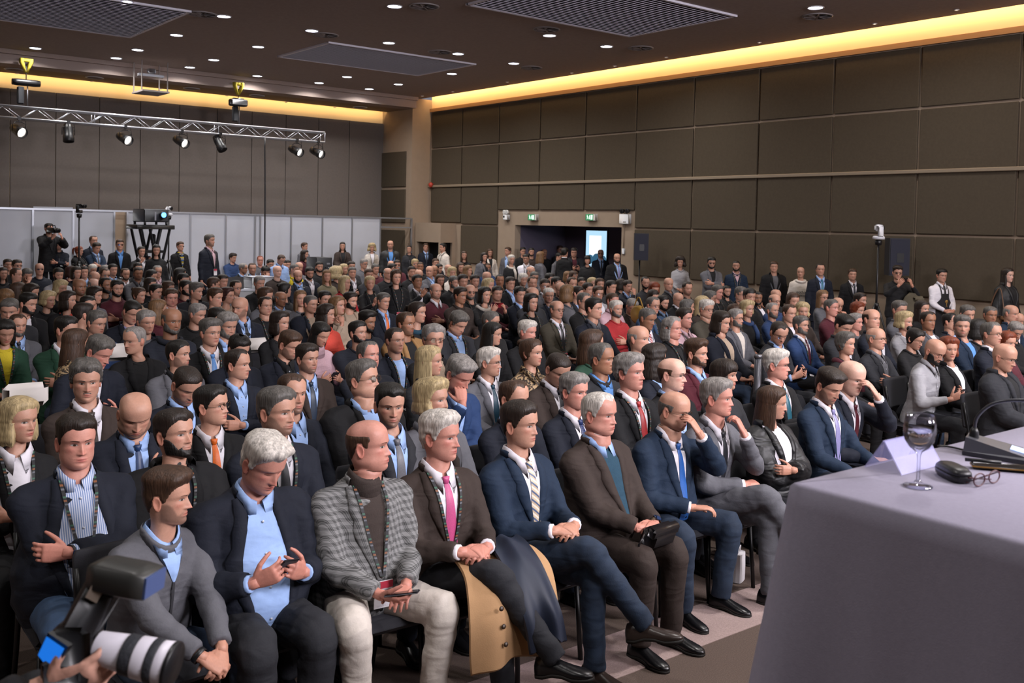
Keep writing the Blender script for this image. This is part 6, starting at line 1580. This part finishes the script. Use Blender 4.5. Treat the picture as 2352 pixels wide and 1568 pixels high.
# ------------------------------------------------------------------ things in hands
def wpt(P_, p): return np.array(P_['o'].location) + rotz(P_['rz']) @ ((np.asarray(p) + P_['hip']) * P_['s'])
HELD = []
M_PH = mat('phone glass', '101116', .15); M_PHB = mat('phone case', '23232a', .4)
def phone(P_, c, R_, col=None, k=1.0):
    t = empty('mobile_phone', tuple(c), None, 'phone', 'phones held in the audience'); t.matrix_world = Matrix(((*R_[0], c[0]), (*R_[1], c[1]), (*R_[2], c[2]), (0, 0, 0, 1)))
    q = MB(); q.box((0, 0, 0), (.036 * k, .074 * k, .004), bev=.003); part('case', q, col or M_PHB, t); q = MB(); q.box((0, 0, .0045), (.033 * k, .070 * k, .0008)); part('screen', q, M_PH, t, False); HELD.append((t, P_, 'phone'))
for P_ in PEOPLE:
    if P_['pose'] in ('P', 'U', 'Q') and 'px' in P_:
        A = P_['pz'][1]; rz = rotz(P_['rz']); f = []
        for s in (1, -1): w_, d, n, cu, po = A[s]; f.append(w_ + d / np.linalg.norm(d) * .095 - n / np.linalg.norm(n) * .03)
        if P_['pose'] == 'P': phone(P_, wpt(P_, f[1] * .35 + f[0] * .65), rz @ rotx(-.75) @ rotz(.15) @ np.diag([1, 1, 1]))
        elif P_['pose'] == 'Q': phone(P_, wpt(P_, f[0] * .7 + f[1] * .3 + np.array([0, -.02, .035])), rz @ rotx(-.25) @ rotz(.9))
        else: phone(P_, wpt(P_, (f[0] + f[1]) / 2 + np.array([0, 0, .02])), rz @ rotx(-1.45) @ rotz(math.pi / 2), mat('red case', 'a02834', .4) if P_['g'] == 'f' and abs(P_['px'] - 1113) < 8 else None)
def near_person(px, py): return min((q for q in PEOPLE if 'px' in q), key=lambda q: math.hypot(q['px'] - px, q['py'] - py))
# beige raincoat with a navy lining over the lap of the white-haired man in brown
P_ = near_person(1010, 948); rows, cols_ = 26, 22
def coat_sheet(x0, x1, path, wv, ph, thick=.012):
    G = np.zeros((rows, cols_, 3)); pp = smooth_path(path, rows)
    for i in range(rows):
        for j in range(cols_):
            u = j / (cols_ - 1); x = x0 + (x1 - x0) * u; v = i / (rows - 1)
            G[i, j] = (x + .03 * math.sin(v * 5 + ph) + .05 * v * (u - .5), pp[i, 1] + wv * math.sin(u * 11 + ph + v * 2) * (.3 + v), pp[i, 2] + .012 * math.sin(u * 9 + ph * 2) - .10 * v * abs(u - .45))
    q = MB(); q.grid(G); q.grid(G[:, ::-1] + np.array([0, thick, -thick])); e = np.concatenate([G[0], G[1:, -1], G[-1, ::-1][1:], G[::-1, 0][1:]]); q.grid(np.stack([e, e + np.array([0, thick, -thick])])); return q
rt = empty('raincoat', tuple(P_['o'].location), 'beige raincoat with navy lining folded over the lap of the pink-tied man', 'coat', rz=P_['rz'])
q = coat_sheet(-.10, .34, [(0, -.16, .69), (0, -.30, .70), (0, -.46, .66), (0, -.56, .52), (0, -.58, .32)], .022, .5); part('outer_cloth', q, mat('beige gabardine', 'b18a62', .85, noise=.06, nscale=14, bump=.2), rt)
q = coat_sheet(.12, .30, [(0, -.20, .73), (0, -.34, .735), (0, -.50, .69), (0, -.62, .55), (0, -.63, .40)], .018, 1.8); part('lining', q, mat('navy lining', '1e2638', .6), rt)
for k in range(3): q = MB(); q.lathe([(0, -.004), (.011, -.004), (.012, 0), (0, .0)], 10, (-.02 + .01 * k, -.592 - .006 * k, .56 - .08 * k), 'y'); part('button', q, mat('horn button', '3a2a1e', .4), rt)
# black pouch under the hands of the man in brown
P_ = near_person(1376, 904); c = wpt(P_, (.01, -.42, .105)); t = empty('leather_pouch', tuple(c), 'black leather pouch held on the knees of the old man in brown', 'bag', rz=P_['rz']); q = MB(); q.box((0, 0, 0), (.11, .05, .06), rotx(.35), bev=.03); part('body', q, M_LACE, t); q = MB(); q.box((0, -.035, .035), (.112, .025, .03), rotx(.35), bev=.012); part('flap', q, M_LACE, t); q = MB(); q.tube([(-.11, 0, .03), (-.16, .0, -.02), (-.13, .02, -.09)], .006, 6); part('wrist_strap', q, M_LACE, t)
# wrist watches
for px, py, sd, lab, m_ in ((175, 954, 1, 'black smart watch on the wrist of the man in striped shirt', M_BLACK), (383, 1076, -1, 'dark bracelet on the wrist of the man in grey zip jumper', M_BLACK), (1376, 904, 1, 'gold watch on the wrist of the old man in brown', M_BRASS)):
    P_ = near_person(px, py); Sh, E, W2 = arm_pts(P_['pz'], P_['build'], sd, P_['arms']); d = (W2 - E) / np.linalg.norm(W2 - E); c = wpt(P_, W2 - d * .004); Bm = rotz(P_['rz']) @ basis(d, P_['pz'][1][sd][2]); t = empty('wrist_watch', tuple(c), lab, 'watch'); t.matrix_world = Matrix(((*Bm[0], c[0]), (*Bm[1], c[1]), (*Bm[2], c[2]), (0, 0, 0, 1)))
    q = MB(); q.lathe([(.031, -.01), (.034, -.008), (.034, .008), (.031, .01)], 16, cap=False); part('strap', q, m_, t)
    if px != 383: q = MB(); q.box((.034, 0, 0), (.006, .017, .018), bev=.004); part('dial', q, mat('watch face', '1a2f52', .2), t)
# camera with a lens on a lap in mid hall, a bag, a coat over an arm, a post, papers on the floor
p = at_y(1646, 819, ROW0 + ROWD * 4); t = empty('lap_camera', tuple(p), 'black camera with a white-ringed lens beside the dark bearded man', 'camera', rz=.9); q = MB(); q.box((0, 0, 0), (.07, .035, .05), bev=.012); part('body', q, M_BLACK, t); q = MB(); q.lathe([(.035, 0), (.04, -.1), (.033, -.12), (0, -.11)], 16, (0, -.03, 0), 'y'); part('lens', q, M_BLACK, t); q = MB(); q.lathe([(.041, -.06), (.041, -.07)], 16, (0, -.03, 0), 'y', cap=False); part('ring', q, M_PTZ, t)
p = at_y(1740, 868, ROW0 + ROWD * 2.3); zt_ = at_y(1740, 814, ROW0 + ROWD * 2.3)[2]; t = empty('barrier_post', (p[0], p[1], 0), 'dark metal barrier post between the rows by the white-haired man', 'post'); q = MB(); q.lathe([(0, .02), (.035, .02), (.035, zt_ - .03), (0, zt_ - .03)], 16); part('tube', q, mat('post metal', '4a4a50', .35, metal=.6), t); q = MB(); q.lathe([(0, zt_ - .03), (.04, zt_ - .03), (.04, zt_), (0, zt_)], 16); part('cap', q, mat('post cap', '77777c', .3, metal=.7), t); q = MB(); q.lathe([(0, 0), (.15, 0), (.14, .02), (0, .025)], 20); part('base', q, M_BLACK, t)
P_ = near_person(2057, 612); c = wpt(P_, (.16, -.24, .22)); t = empty('folded_coat', tuple(c), 'olive coat hung over the arm of the man filming with a phone', 'coat', rz=P_['rz'])
q = MB(); q.rings([ell((.0 + .03 * math.sin(z * 9), 0, z), a, .06, .08, 16, 2.2) for z, a in ((-.55, .20), (-.35, .19), (-.1, .16), (.05, .12), (.12, .06))]); part('cloth', q, mat('olive coat', '5a5344', .9, noise=.08, nscale=12), t); q = MB(); q.box((.1, -.05, .02), (.10, .04, .05), bev=.03); part('collar', q, mat('olive coat', '5a5344', .9), t)
P_ = near_person(2314, 616); c = wpt(P_, (-.30, -.05, -.02)); t = empty('shoulder_bag', tuple(c), 'brown leather shoulder bag beside the woman in black puffer coat', 'bag', rz=P_['rz']); q = MB(); q.box((0, 0, -.08), (.09, .17, .14), bev=.05); part('body', q, mat('brown leather', '5a3f2c', .45, bump=.2, bscale=40), t); q = MB(); q.tube(smooth_path([(0, -.15, .02), (.03, -.08, .35), (.06, .0, .50), (.03, .08, .35), (0, .15, .02)], 14), .010, 6); part('strap', q, mat('brown leather', '5a3f2c', .45), t)
for px, py, lab, hx, hz in ((1695, 1312, 'white packet standing on the carpet under the blue-tied man', .06, .09), (1243, 1428, 'white paper bag on the carpet under the striped-tie man', .10, .13)):
    p = at_z(px, py + 20, .004); t = empty('paper_bag', (p[0], p[1], .004), lab, 'bag', rz=.4); q = MB(); q.rings([ell((0, 0, z), hx * k, .035 * k, .035 * k, 12, 4) for z, k in ((0, 1), (hz, 1.02), (2 * hz, .96))]); part('body', q, M_WHITE, t, False); q = MB(); q.tube(smooth_path([(-hx * .5, 0, 2 * hz), (0, -.01, 2 * hz + .05), (hx * .5, 0, 2 * hz)], 8), .003, 5); part('handle', q, M_WHITE, t)
# the yellow round bag by the grey man bowing his head
p = at_y(1466, 722, near_person(1451, 681)['o'].location.y - .25); t = empty('round_bag', tuple(p), 'mustard round bag held by the grey man bowing his head', 'bag'); q = MB(); q.lathe([(0, -.05), (.10, -.05), (.13, -.03), (.13, .03), (.10, .05), (0, .05)], 20, axis='x'); part('body', q, mat('mustard leather', '9a7428', .6), t); q = MB(); q.tube(smooth_path([(0, -.1, .08), (0, 0, .25), (0, .1, .08)], 8), .01, 6); part('strap', q, mat('mustard leather', '9a7428', .6), t)
# ------------------------------------------------------------------ photographer at the lower left: telephoto camera and the hand under it
D0 = 1.9; UP = -CD; lc = at_d(238, 1488, D0); le = at_d(398, 1528, D0 - .015); ax = (le - lc) / np.linalg.norm(le - lc); Bx = basis(ax, UP)         # columns: up-ish, side, lens axis
t = empty('telephoto_camera', tuple(lc), 'blurred black camera with a white telephoto lens held by the photographer in front', 'camera'); t.matrix_world = Matrix(((*Bx[0], lc[0]), (*Bx[1], lc[1]), (*Bx[2], lc[2]), (0, 0, 0, 1)))
k = D0 / F                                                                       # metres per photo pixel at the camera
WL = mat('lens white', 'd6d2dc', .4); RB = mat('ribbed rubber', '26282e', .7, bump=.6, bscale=120)
def seg(nm, z0, z1, r0, r1, m_): q = MB(); q.lathe([(0.001, z0), (r0, z0), (r0 * 1.0, z0 + .002), (r1, z1 - .002), (r1 * .97, z1), (0.001, z1)], 28, cap=False); part(nm, q, m_, t)
seg('lens_barrel', -.012, .048, .030, .036, WL); seg('focus_ring', .048, .072, .0385, .039, RB); seg('zoom_barrel', .072, .100, .0395, .041, WL); seg('zoom_ring', .100, .116, .042, .042, RB); seg('hood_barrel', .116, .138, .041, .043, WL); seg('hood', .138, .146, .0445, .045, M_BLACK)
def camx(px, py, dd=0.0): return Bx.T @ (at_d(px, py, D0 + dd) - lc)             # a photo point in the camera's own frame
q = MB(); c = camx(178, 1490); Rb = np.stack([Bx.T @ UP, np.cross(Bx.T @ CR, Bx.T @ UP), Bx.T @ CR], 1); q.box(c, (.058, .045, .038), Rb, bev=.014); q.box(camx(165, 1530), (.03, .045, .045), Rb, bev=.012); part('body', q, M_BLACK, t)
q = MB(); q.box(camx(195, 1447), (.022, .026, .026), Rb, bev=.012); part('prism_housing', q, M_BLACK, t)
s_ = [camx(87, 1504, -.03), camx(107, 1461, -.05), camx(148, 1489, -.06), camx(118, 1544, -.04)]; nrm = np.cross(s_[1] - s_[0], s_[3] - s_[0]); nrm /= np.linalg.norm(nrm); nrm = nrm if nrm @ (Bx.T @ -CF) > 0 else -nrm
q = MB(); cc = sum(s_) / 4; q.add([cc + (v - cc) * 1.15 - nrm * .004 for v in s_] + [cc + (v - cc) * 1.15 - nrm * .014 for v in s_], [(0, 1, 2, 3), (7, 6, 5, 4), (0, 4, 5, 1), (1, 5, 6, 2), (2, 6, 7, 3), (3, 7, 4, 0)]); sb_ = part('tilt_screen', q, M_BLACK, t, False)
q = MB(); q.add([v for v in s_], [(0, 1, 2, 3)]); part('live_picture', q, mat('blue screen', '000000', .3, emit='1c74e0', estr=.9), sb_, False)
FA = camx(188, 1440); FB = camx(240, 1345); fd = (FB - FA) / np.linalg.norm(FB - FA); q = MB(); q.box((FA + FB) / 2, (.032, .034, np.linalg.norm(FB - FA) / 2 + .01), basis(fd, Bx.T @ CR), bev=.01); part('flash_body', q, M_BLACK, t)
HA, HB = camx(222, 1312), camx(352, 1338, -.02); hd_ = (HB - HA) / np.linalg.norm(HB - HA); Rh_ = basis(hd_, Bx.T @ UP); q = MB(); L2 = np.linalg.norm(HB - HA) / 2
q.rings([np.array([(x * h_, y * w_, z) for x, y in ((-1, -.8), (-.8, -1), (.8, -1), (1, -.8), (1, .8), (.8, 1), (-.8, 1), (-1, .8))]) @ Rh_.T + (HA + HB) / 2 for z, h_, w_ in ((-L2, .022, .034), (-L2 + .02, .027, .038), (L2 - .03, .027, .040), (L2, .024, .040))]); part('flash_head', q, mat('flash plastic', '2c2c2a', .45), t)
q = MB(); q.box((HA + HB) / 2 + hd_ * (L2 + .002), (.020, .036, .003), Rh_); part('flash_window', q, mat('flash window', '4a5a86', .2), t, False)
q = MB(); q.box(camx(218, 1362, -.036), (.012, .003, .014), basis(fd, Bx.T @ CR)); part('flash_panel', q, mat('flash label', '8a7c70', .5), t, False)
# the photographer stands just outside the frame, turned to the stage
hp = at_d(-330, 1100, 1.92); rzp = math.atan2(CR[0], -CR[1]) + .10; sP = .96
rootp = np.array([hp[0], hp[1], 0.0]); hipP = np.array([0, 0, HIPS])
def to_body(p): return rotz(-rzp) @ ((np.asarray(p) - rootp) / sP) - hipP
R3 = rotz(-rzp)
wr_ = to_body(at_d(128, 1578, D0 - .02)); wl_ = to_body(at_d(150, 1590, D0 + .10))
arms = {-1: (wr_, R3 @ (CR * .92 + UP * .28), R3 @ (-CF * .8 + CD * .6), .55, np.array((-.3, .5, -1.2))), 1: (wl_, R3 @ (CR * .9 + UP * .2), R3 @ (CD), .6, np.array((.2, .4, -1.2)))}
zc_ = HIPS + .575 * math.cos(4 * D2R) + .116
hf = .575 * math.sin(4 * D2R) * sP; Tp = rootp + np.array([0, 0, zc_ * sP]) + rotz(rzp) @ np.array([0, -.02 - hf, 0])
person(Tp, sP, rzp, rzp, 20, 'm', 'sh', 'd', 'C.bk.dg-', 'p', 'D', True, 'n', 501, legc='dn', pose=(4, arms), arms=arms)
PEOPLE[-1].update(label='photographer at the lower left edge whose hands cradle the white telephoto lens')
# cameraman by the partition
c = dict(px=136, py=513, h=21.5, yaw=10, pit=0, g='m', hair='sh', hc='k', top='C.bk.bk-', fl='', pk='U', st=True); fl_ = .30; T = at_d(112, 525, 22.8); sC = (T[2] - fl_) / (HIPS + .691); q = MB(); q.box((T[0], T[1], fl_ / 2), (.4, .4, fl_ / 2), bev=.01); tag(part('camera_riser', q, mat('riser', '2a2a2c', .8), None, False), 'low black riser under the cameraman at the partition', 'platform'); cm = person(T, sC, .3, .3, 0, 'm', 'sh', 'k', 'C.bk.bk-', '', 'U', True, 'm', 611, legc='bk', floor=fl_); PEOPLE[-1].update(px=112, py=514, h=24, yaw=10); P_ = PEOPLE[-1]; P_['label'] = 'cameraman in black filming with a shoulder camera before the white partition'
p = wpt(P_, (-.10, -.33, .66)); t = empty('video_camera', tuple(p), 'black video camera held up by the cameraman at the partition', 'camera', rz=P_['rz']); q = MB(); q.box((0, 0, 0), (.06, .15, .06), bev=.015); part('body', q, M_BLACK, t); q = MB(); q.lathe([(.045, 0), (.055, -.1), (0, -.09)], 14, (0, -.15, 0), 'y'); part('lens', q, M_BLACK, t); q = MB(); q.tube([(0, .1, .06), (0, .08, .11), (0, -.1, .11), (0, -.12, .06)], .012, 6); part('handle', q, M_BLACK, t); q = MB(); q.tube([(-.05, -.1, .08), (-.1, -.16, .14)], .01, 6); part('microphone', q, M_BLACK, t)
# ------------------------------------------------------------------ prints and the waiter's apron
def text(name, body, size, parent, loc, rot, m, ext=.0006):
    cu = bpy.data.curves.new(name, 'FONT'); cu.body = body; cu.size = size; cu.align_x = 'CENTER'; cu.align_y = 'CENTER'; cu.extrude = ext
    o = bpy.data.objects.new(name, cu); COL.objects.link(o); dg = bpy.context.evaluated_depsgraph_get(); me = bpy.data.meshes.new_from_object(o.evaluated_get(dg)); bpy.data.objects.remove(o)
    me.materials.clear(); me.name = name; o = link(name, me, m, parent, loc); o.rotation_euler = rot; return o
def torso_bvh(P_, grow=0.0):
    tv = MB(); tv.rings(torso_rings(P_['build'], -.13, grow)); v, f, _ = remesh(tv, .02, 4); return BVHTree.FromPolygons(v.tolist(), f)
M_INK = mat('black print', '1b1a1c', .8); M_WINK = mat('white print', 'd8d4dc', .7)
P_ = near_person(1839, 612); bv = torso_bvh(P_)
for bd_, z, sz in (('nothin', .27, .085), ('owns', .20, .085)): q = proj(bv, np.array([0.]), np.array([z]), .022)[0] + P_['hip']; text('chest_print', bd_, sz, P_['o'], tuple(q), (math.pi / 2, 0, 0), M_INK, .004)
P_ = near_person(2163, 618); bv = torso_bvh(P_); u = np.linspace(-1, 1, 9)[None]; z = np.linspace(-.12, .36, 16)[:, None]; hw = .075 + .075 * sstep(-z, -.30, -.16)
G = proj(bv, u * hw, z + 0 * u, .016) + P_['hip']; low = [G[0] * np.array([1.02, 1, 1]) + np.array([0, -.012 * k, -.11 * k]) for k in range(5, 0, -1)]
q = MB(); q.grid(np.concatenate([np.stack(low), G])); q.grid(np.concatenate([np.stack(low), G])[:, ::-1] + np.array([0, .006, 0])); part('apron', q, mat('apron twill', '1a1a1d', .85, bump=.2, bscale=300), P_['o'])
for s_ in (-1, 1): q = MB(); band(q, bv, np.eye(3), [(s_ * .07, .35), (s_ * .075, .43), (s_ * .07, .505)], .016, .016); q.v = [v + P_['hip'] for v in q.v]; part('apron_strap', q, mat('apron twill', '1a1a1d', .85), P_['o'])
c = proj(bv, np.array([.02]), np.array([.22]), .022)[0] + P_['hip']; q = MB(); q.lathe([(0, .003), (.030, .003), (.033, 0), (0, 0)], 16, c, 'y'); q.box(c + np.array([0, -.002, -.05]), (.005, .002, .03)); q.box(c + np.array([0, -.002, -.08]), (.016, .002, .005)); part('gold_emblem', q, mat('gold print', '9c7a3e', .5), P_['o'])
P_ = near_person(845, 972)
for ch in P_['o'].children:
    if ch.name.startswith('badge'):
        v = np.array([vv.co for vv in ch.data.vertices]); f = v[v[:, 1] < v[:, 1].min() + .01]; zb = v[:, 2].min(); b = v[np.abs(v[:, 2] - zb) < .02]; text('badge_print', 'HO.RE.CA', .0135, P_['o'], (float(v[:, 0].mean()), float(b[:, 1].min()) - .0015, zb + .010), (math.pi / 2 + .08, 0, 0), M_WINK, .0003)
# ------------------------------------------------------------------ every label singles out one person: by look, then pose, then a neighbour who can be found by look
_HC = {'k': 'black-haired', 'd': 'dark-haired', 'b': 'brown-haired', 'l': 'fair-haired', 'y': 'blond', 'g': 'grey-haired', 's': 'greying', 'w': 'white-haired', 'r': 'red-haired', 'a': 'auburn'}
_HS = {'lg': 'long-haired', 'cu': 'curly', 'md': 'bobbed', 'pt': 'ponytailed', 'bn': 'bun-wearing', 'wl': 'wavy', 'fr': 'fringed', 'cg': 'curly', 'wv': 'wavy', 'bz': 'cropped', 'rc': 'receding', 'bb': 'bobbed', 'ws': 'short-cropped', 'gl': 'long-haired'}
_GA = {'J': 'jacket', 'O': 'jacket', 'C': 'coat', 'Z': 'zip jacket', 'S': 'jumper', 'T': 'shirt', 'H': 'hoodie', 'K': 'turtleneck'}
def cw(code):
    code = code.split('+')[0].rstrip('-^'); return {'ck': 'checked', 'lp': 'leopard print', 'pink silk': 'pink', 'striped silk': 'striped', 'dotted silk': 'dotted', 'red striped silk': 'red striped'}.get(code) or CLOTH[code][1]
def describe(P_, lv):
    tp = P_['top'].split('.'); fl = P_['fl']; man = P_['g'] == 'm'; w = []
    if lv >= 2 and P_['hair'] in _HS: w.append(_HS[P_['hair']])
    w.append('bald' if P_['hair'] == 'bl' else 'balding' if P_['hair'] == 'bd' else _HC[P_['hc']])
    if lv >= 1 and 'b' in fl: w.append('bearded')
    if lv >= 1 and 'm' in fl: w.append('moustached')
    w.append('man' if man else 'woman')
    if lv >= 1 and 'g' in fl: w += ['with', 'glasses']
    w.append('in')
    ga = _GA[tp[0]]
    if tp[0] == 'J' and len(tp) > 3: ga = 'suit'
    w += [cw(tp[1]), 'leather jacket' if 'l' in fl else 'puffer' if 'Q' in fl else ga]
    if lv >= 3:
        if len(tp) > 3 and tp[3]: w += ['and', cw(tp[3]), 'tie']
        elif 'q' in fl: w += ['with', cw(tp[-1]), 'scarf']
        elif len(tp) > 2 and tp[2] and cw(tp[2]) != cw(tp[1]): w += ['over', cw(tp[2]), 'shirt' if not tp[2].endswith(('-', '^')) and '+' not in tp[2] else 'top']
        elif 's' in fl: w += ['with', 'sunglasses', 'on', 'head']
        elif 'N' in fl: w += ['with', 'badge']
    if lv >= 4:
        ex = {'X': 'arms crossed', 'C': 'hand on chin', 'c': 'hand on chin', 'F': 'hand over mouth', 'f': 'hand at face', 'P': 'looking at phone', 'U': 'raising phone'}.get(P_['pose'])
        if not ex and P_['pitch'] > 17: ex = 'head bowed'
        if not ex and P_['stand']: ex = 'standing'
        if not ex and 40 < P_.get('px', 0) and abs(P_.get('yaw', 0)) <= 10: ex = 'facing the stage camera' if False else 'looking straight out'
        if ex: w.append(ex)
    return ' '.join(w)
def label_people(Q):
    from collections import Counter
    cnt = {lv: Counter(describe(p, lv) for p in Q) for lv in range(5)}
    for p in Q:
        p['short'] = next((describe(p, lv) for lv in range(3) if cnt[lv][describe(p, lv)] == 1), None)
        p['lab'] = p.get('label') or next((describe(p, lv) for lv in (3, 4) if cnt[lv][describe(p, lv)] == 1), None)
        if p['lab'] and not p['short'] and cnt[3][describe(p, 3)] == 1 and len(describe(p, 3).split()) <= 8: p['short'] = describe(p, 3)
    used = {p['lab'] for p in Q if p['lab']}; anchors = [p for p in Q if p['short'] and 'px' in p]
    for p in Q:
        if p['lab']: continue
        near = sorted(anchors, key=lambda a: math.hypot((a['px'] - p['px']) / p['h'], (a['py'] - p['py']) / p['h'] * 1.2))
        for lv in (0, 1, 2):
            done = False
            for a in near[:14]:
                dy = (a['o'].location.y - p['o'].location.y); dxp = abs(a['px'] - p['px'])
                rel = 'beside' if abs(dy) < .45 else ('behind' if dy < 0 else 'in front of'); t_ = describe(p, lv) + ' ' + rel + ' the ' + a['short']
                if t_ not in used and len(t_.split()) <= 16: p['lab'] = t_; used.add(t_); done = True; break
            if done: break
        if not p['lab']: p['lab'] = describe(p, 3) + ' in the crowd'
    for p in Q:
        if len(p['lab'].split()) > 16: p['lab'] = ' '.join(p['lab'].split()[:16])
        p['o']['label'] = p['lab']; p['o']['group'] = 'people standing at the back and sides' if p['stand'] else 'seated audience'
# the smallest, furthest faces past the three hundred that show largest become one crowd object
seated = sorted((p for p in PEOPLE if 'px' in p and not p['stand']), key=lambda p: p['h']); extra = max(0, len(PEOPLE) - 299)
MERGE = seated[:extra]
if MERGE:
    vs, fs, mi, cl, ms, n = [], [], [], [], [], 0
    for p in MERGE:
        r_ = p['o']; Rz = rotz(p['rz']) * p['s']; loc = np.array(r_.location)
        for ch in list(r_.children):
            me = ch.data; v = np.empty(len(me.vertices) * 3); me.vertices.foreach_get('co', v); v = v.reshape(-1, 3); ml = np.array(ch.matrix_local); v = v @ ml[:3, :3].T + ml[:3, 3]; v = v @ Rz.T + loc
            sl = [s_.material for s_ in ch.material_slots]; ix = []
            for m_ in sl:
                if m_ not in ms: ms.append(m_)
                ix.append(ms.index(m_))
            for pg in me.polygons: fs.append(tuple(i + n for i in pg.vertices)); mi.append(ix[min(pg.material_index, len(ix) - 1)])
            c_ = np.tile(np.array((.5, .3, .22, 1.)), (len(v), 1))
            if 'col' in me.color_attributes: q_ = np.empty(len(v) * 4); me.color_attributes['col'].data.foreach_get('color', q_); c_ = q_.reshape(-1, 4)
            vs.append(v); cl.append(c_); n += len(v); bpy.data.objects.remove(ch)
        bpy.data.objects.remove(r_); PEOPLE.remove(p)
    me = to_mesh('audience_crowd', np.concatenate(vs), fs, True, mi); ca = me.color_attributes.new('col', 'FLOAT_COLOR', 'POINT'); ca.data.foreach_set('color', np.concatenate(cl).ravel())
    o = bpy.data.objects.new('audience_crowd', me); COL.objects.link(o)
    for m_ in ms: me.materials.append(m_)
    tag(o, 'furthest rows of seated listeners, only parts of heads showing', None, None, 'stuff')
label_people(PEOPLE)
for o, P_ in CH:
    if '_who' in o: del o['_who']
    o['label'] = ('black padded chair under the ' + P_['lab']).replace('the photographer', 'photographer'); w_ = o['label'].split(); o['label'] = ' '.join(w_[:16])
for t, P_, nm in HELD:
    if P_ in PEOPLE: t['label'] = ' '.join(('mobile phone held by the ' + P_['lab']).split()[:16])
    else: t['label'] = 'mobile phone held up in the furthest rows'

# lamps and diffusers: told apart by what they are near to
_ORD = ['nearest to', 'second nearest to', 'third nearest to', 'fourth nearest to', 'fifth nearest to', 'sixth nearest to', 'seventh nearest to', 'eighth nearest to', 'ninth nearest to', 'tenth nearest to', 'eleventh nearest to', 'twelfth nearest to']
_TOP = [o for o in bpy.data.objects if o.parent is None]
def _cc(pre): return [o for o in _TOP if o.name.split('.')[0] == pre]
_G = _cc('ceiling_grille'); _ANCH = [('the mid ceiling grille', _G[0].location), ('the large grille by the side cove', _G[1].location), ('the rear-left ceiling grille', _G[2].location), ('the hanging projector lift', _cc('projector_lift')[0].location), ('the corner pillar', Vector((XL, YW, ZC))), ('the boxy chain hoist', _cc('chain_hoist')[1].location), ('the tubular chain hoist', _cc('chain_hoist')[0].location)]
for pre, noun in (('downlight', 'round white downlight'), ('ceiling_vent', 'round ceiling diffuser'), ('soffit_vent', 'thin round diffuser ring'), ('spot_downlight', 'tiny warm ceiling spot')):
    objs = _cc(pre); used = set(); d2 = lambda a, b: (a[0] - b[0]) ** 2 + (a[1] - b[1]) ** 2
    for o in objs:
        for nm, loc in sorted(_ANCH, key=lambda a: d2(a[1], o.location)):
            k = sum(d2(q.location, loc) < d2(o.location, loc) for q in objs)
            if k < len(_ORD): o['label'] = noun + ' ' + _ORD[k] + ' ' + nm; break
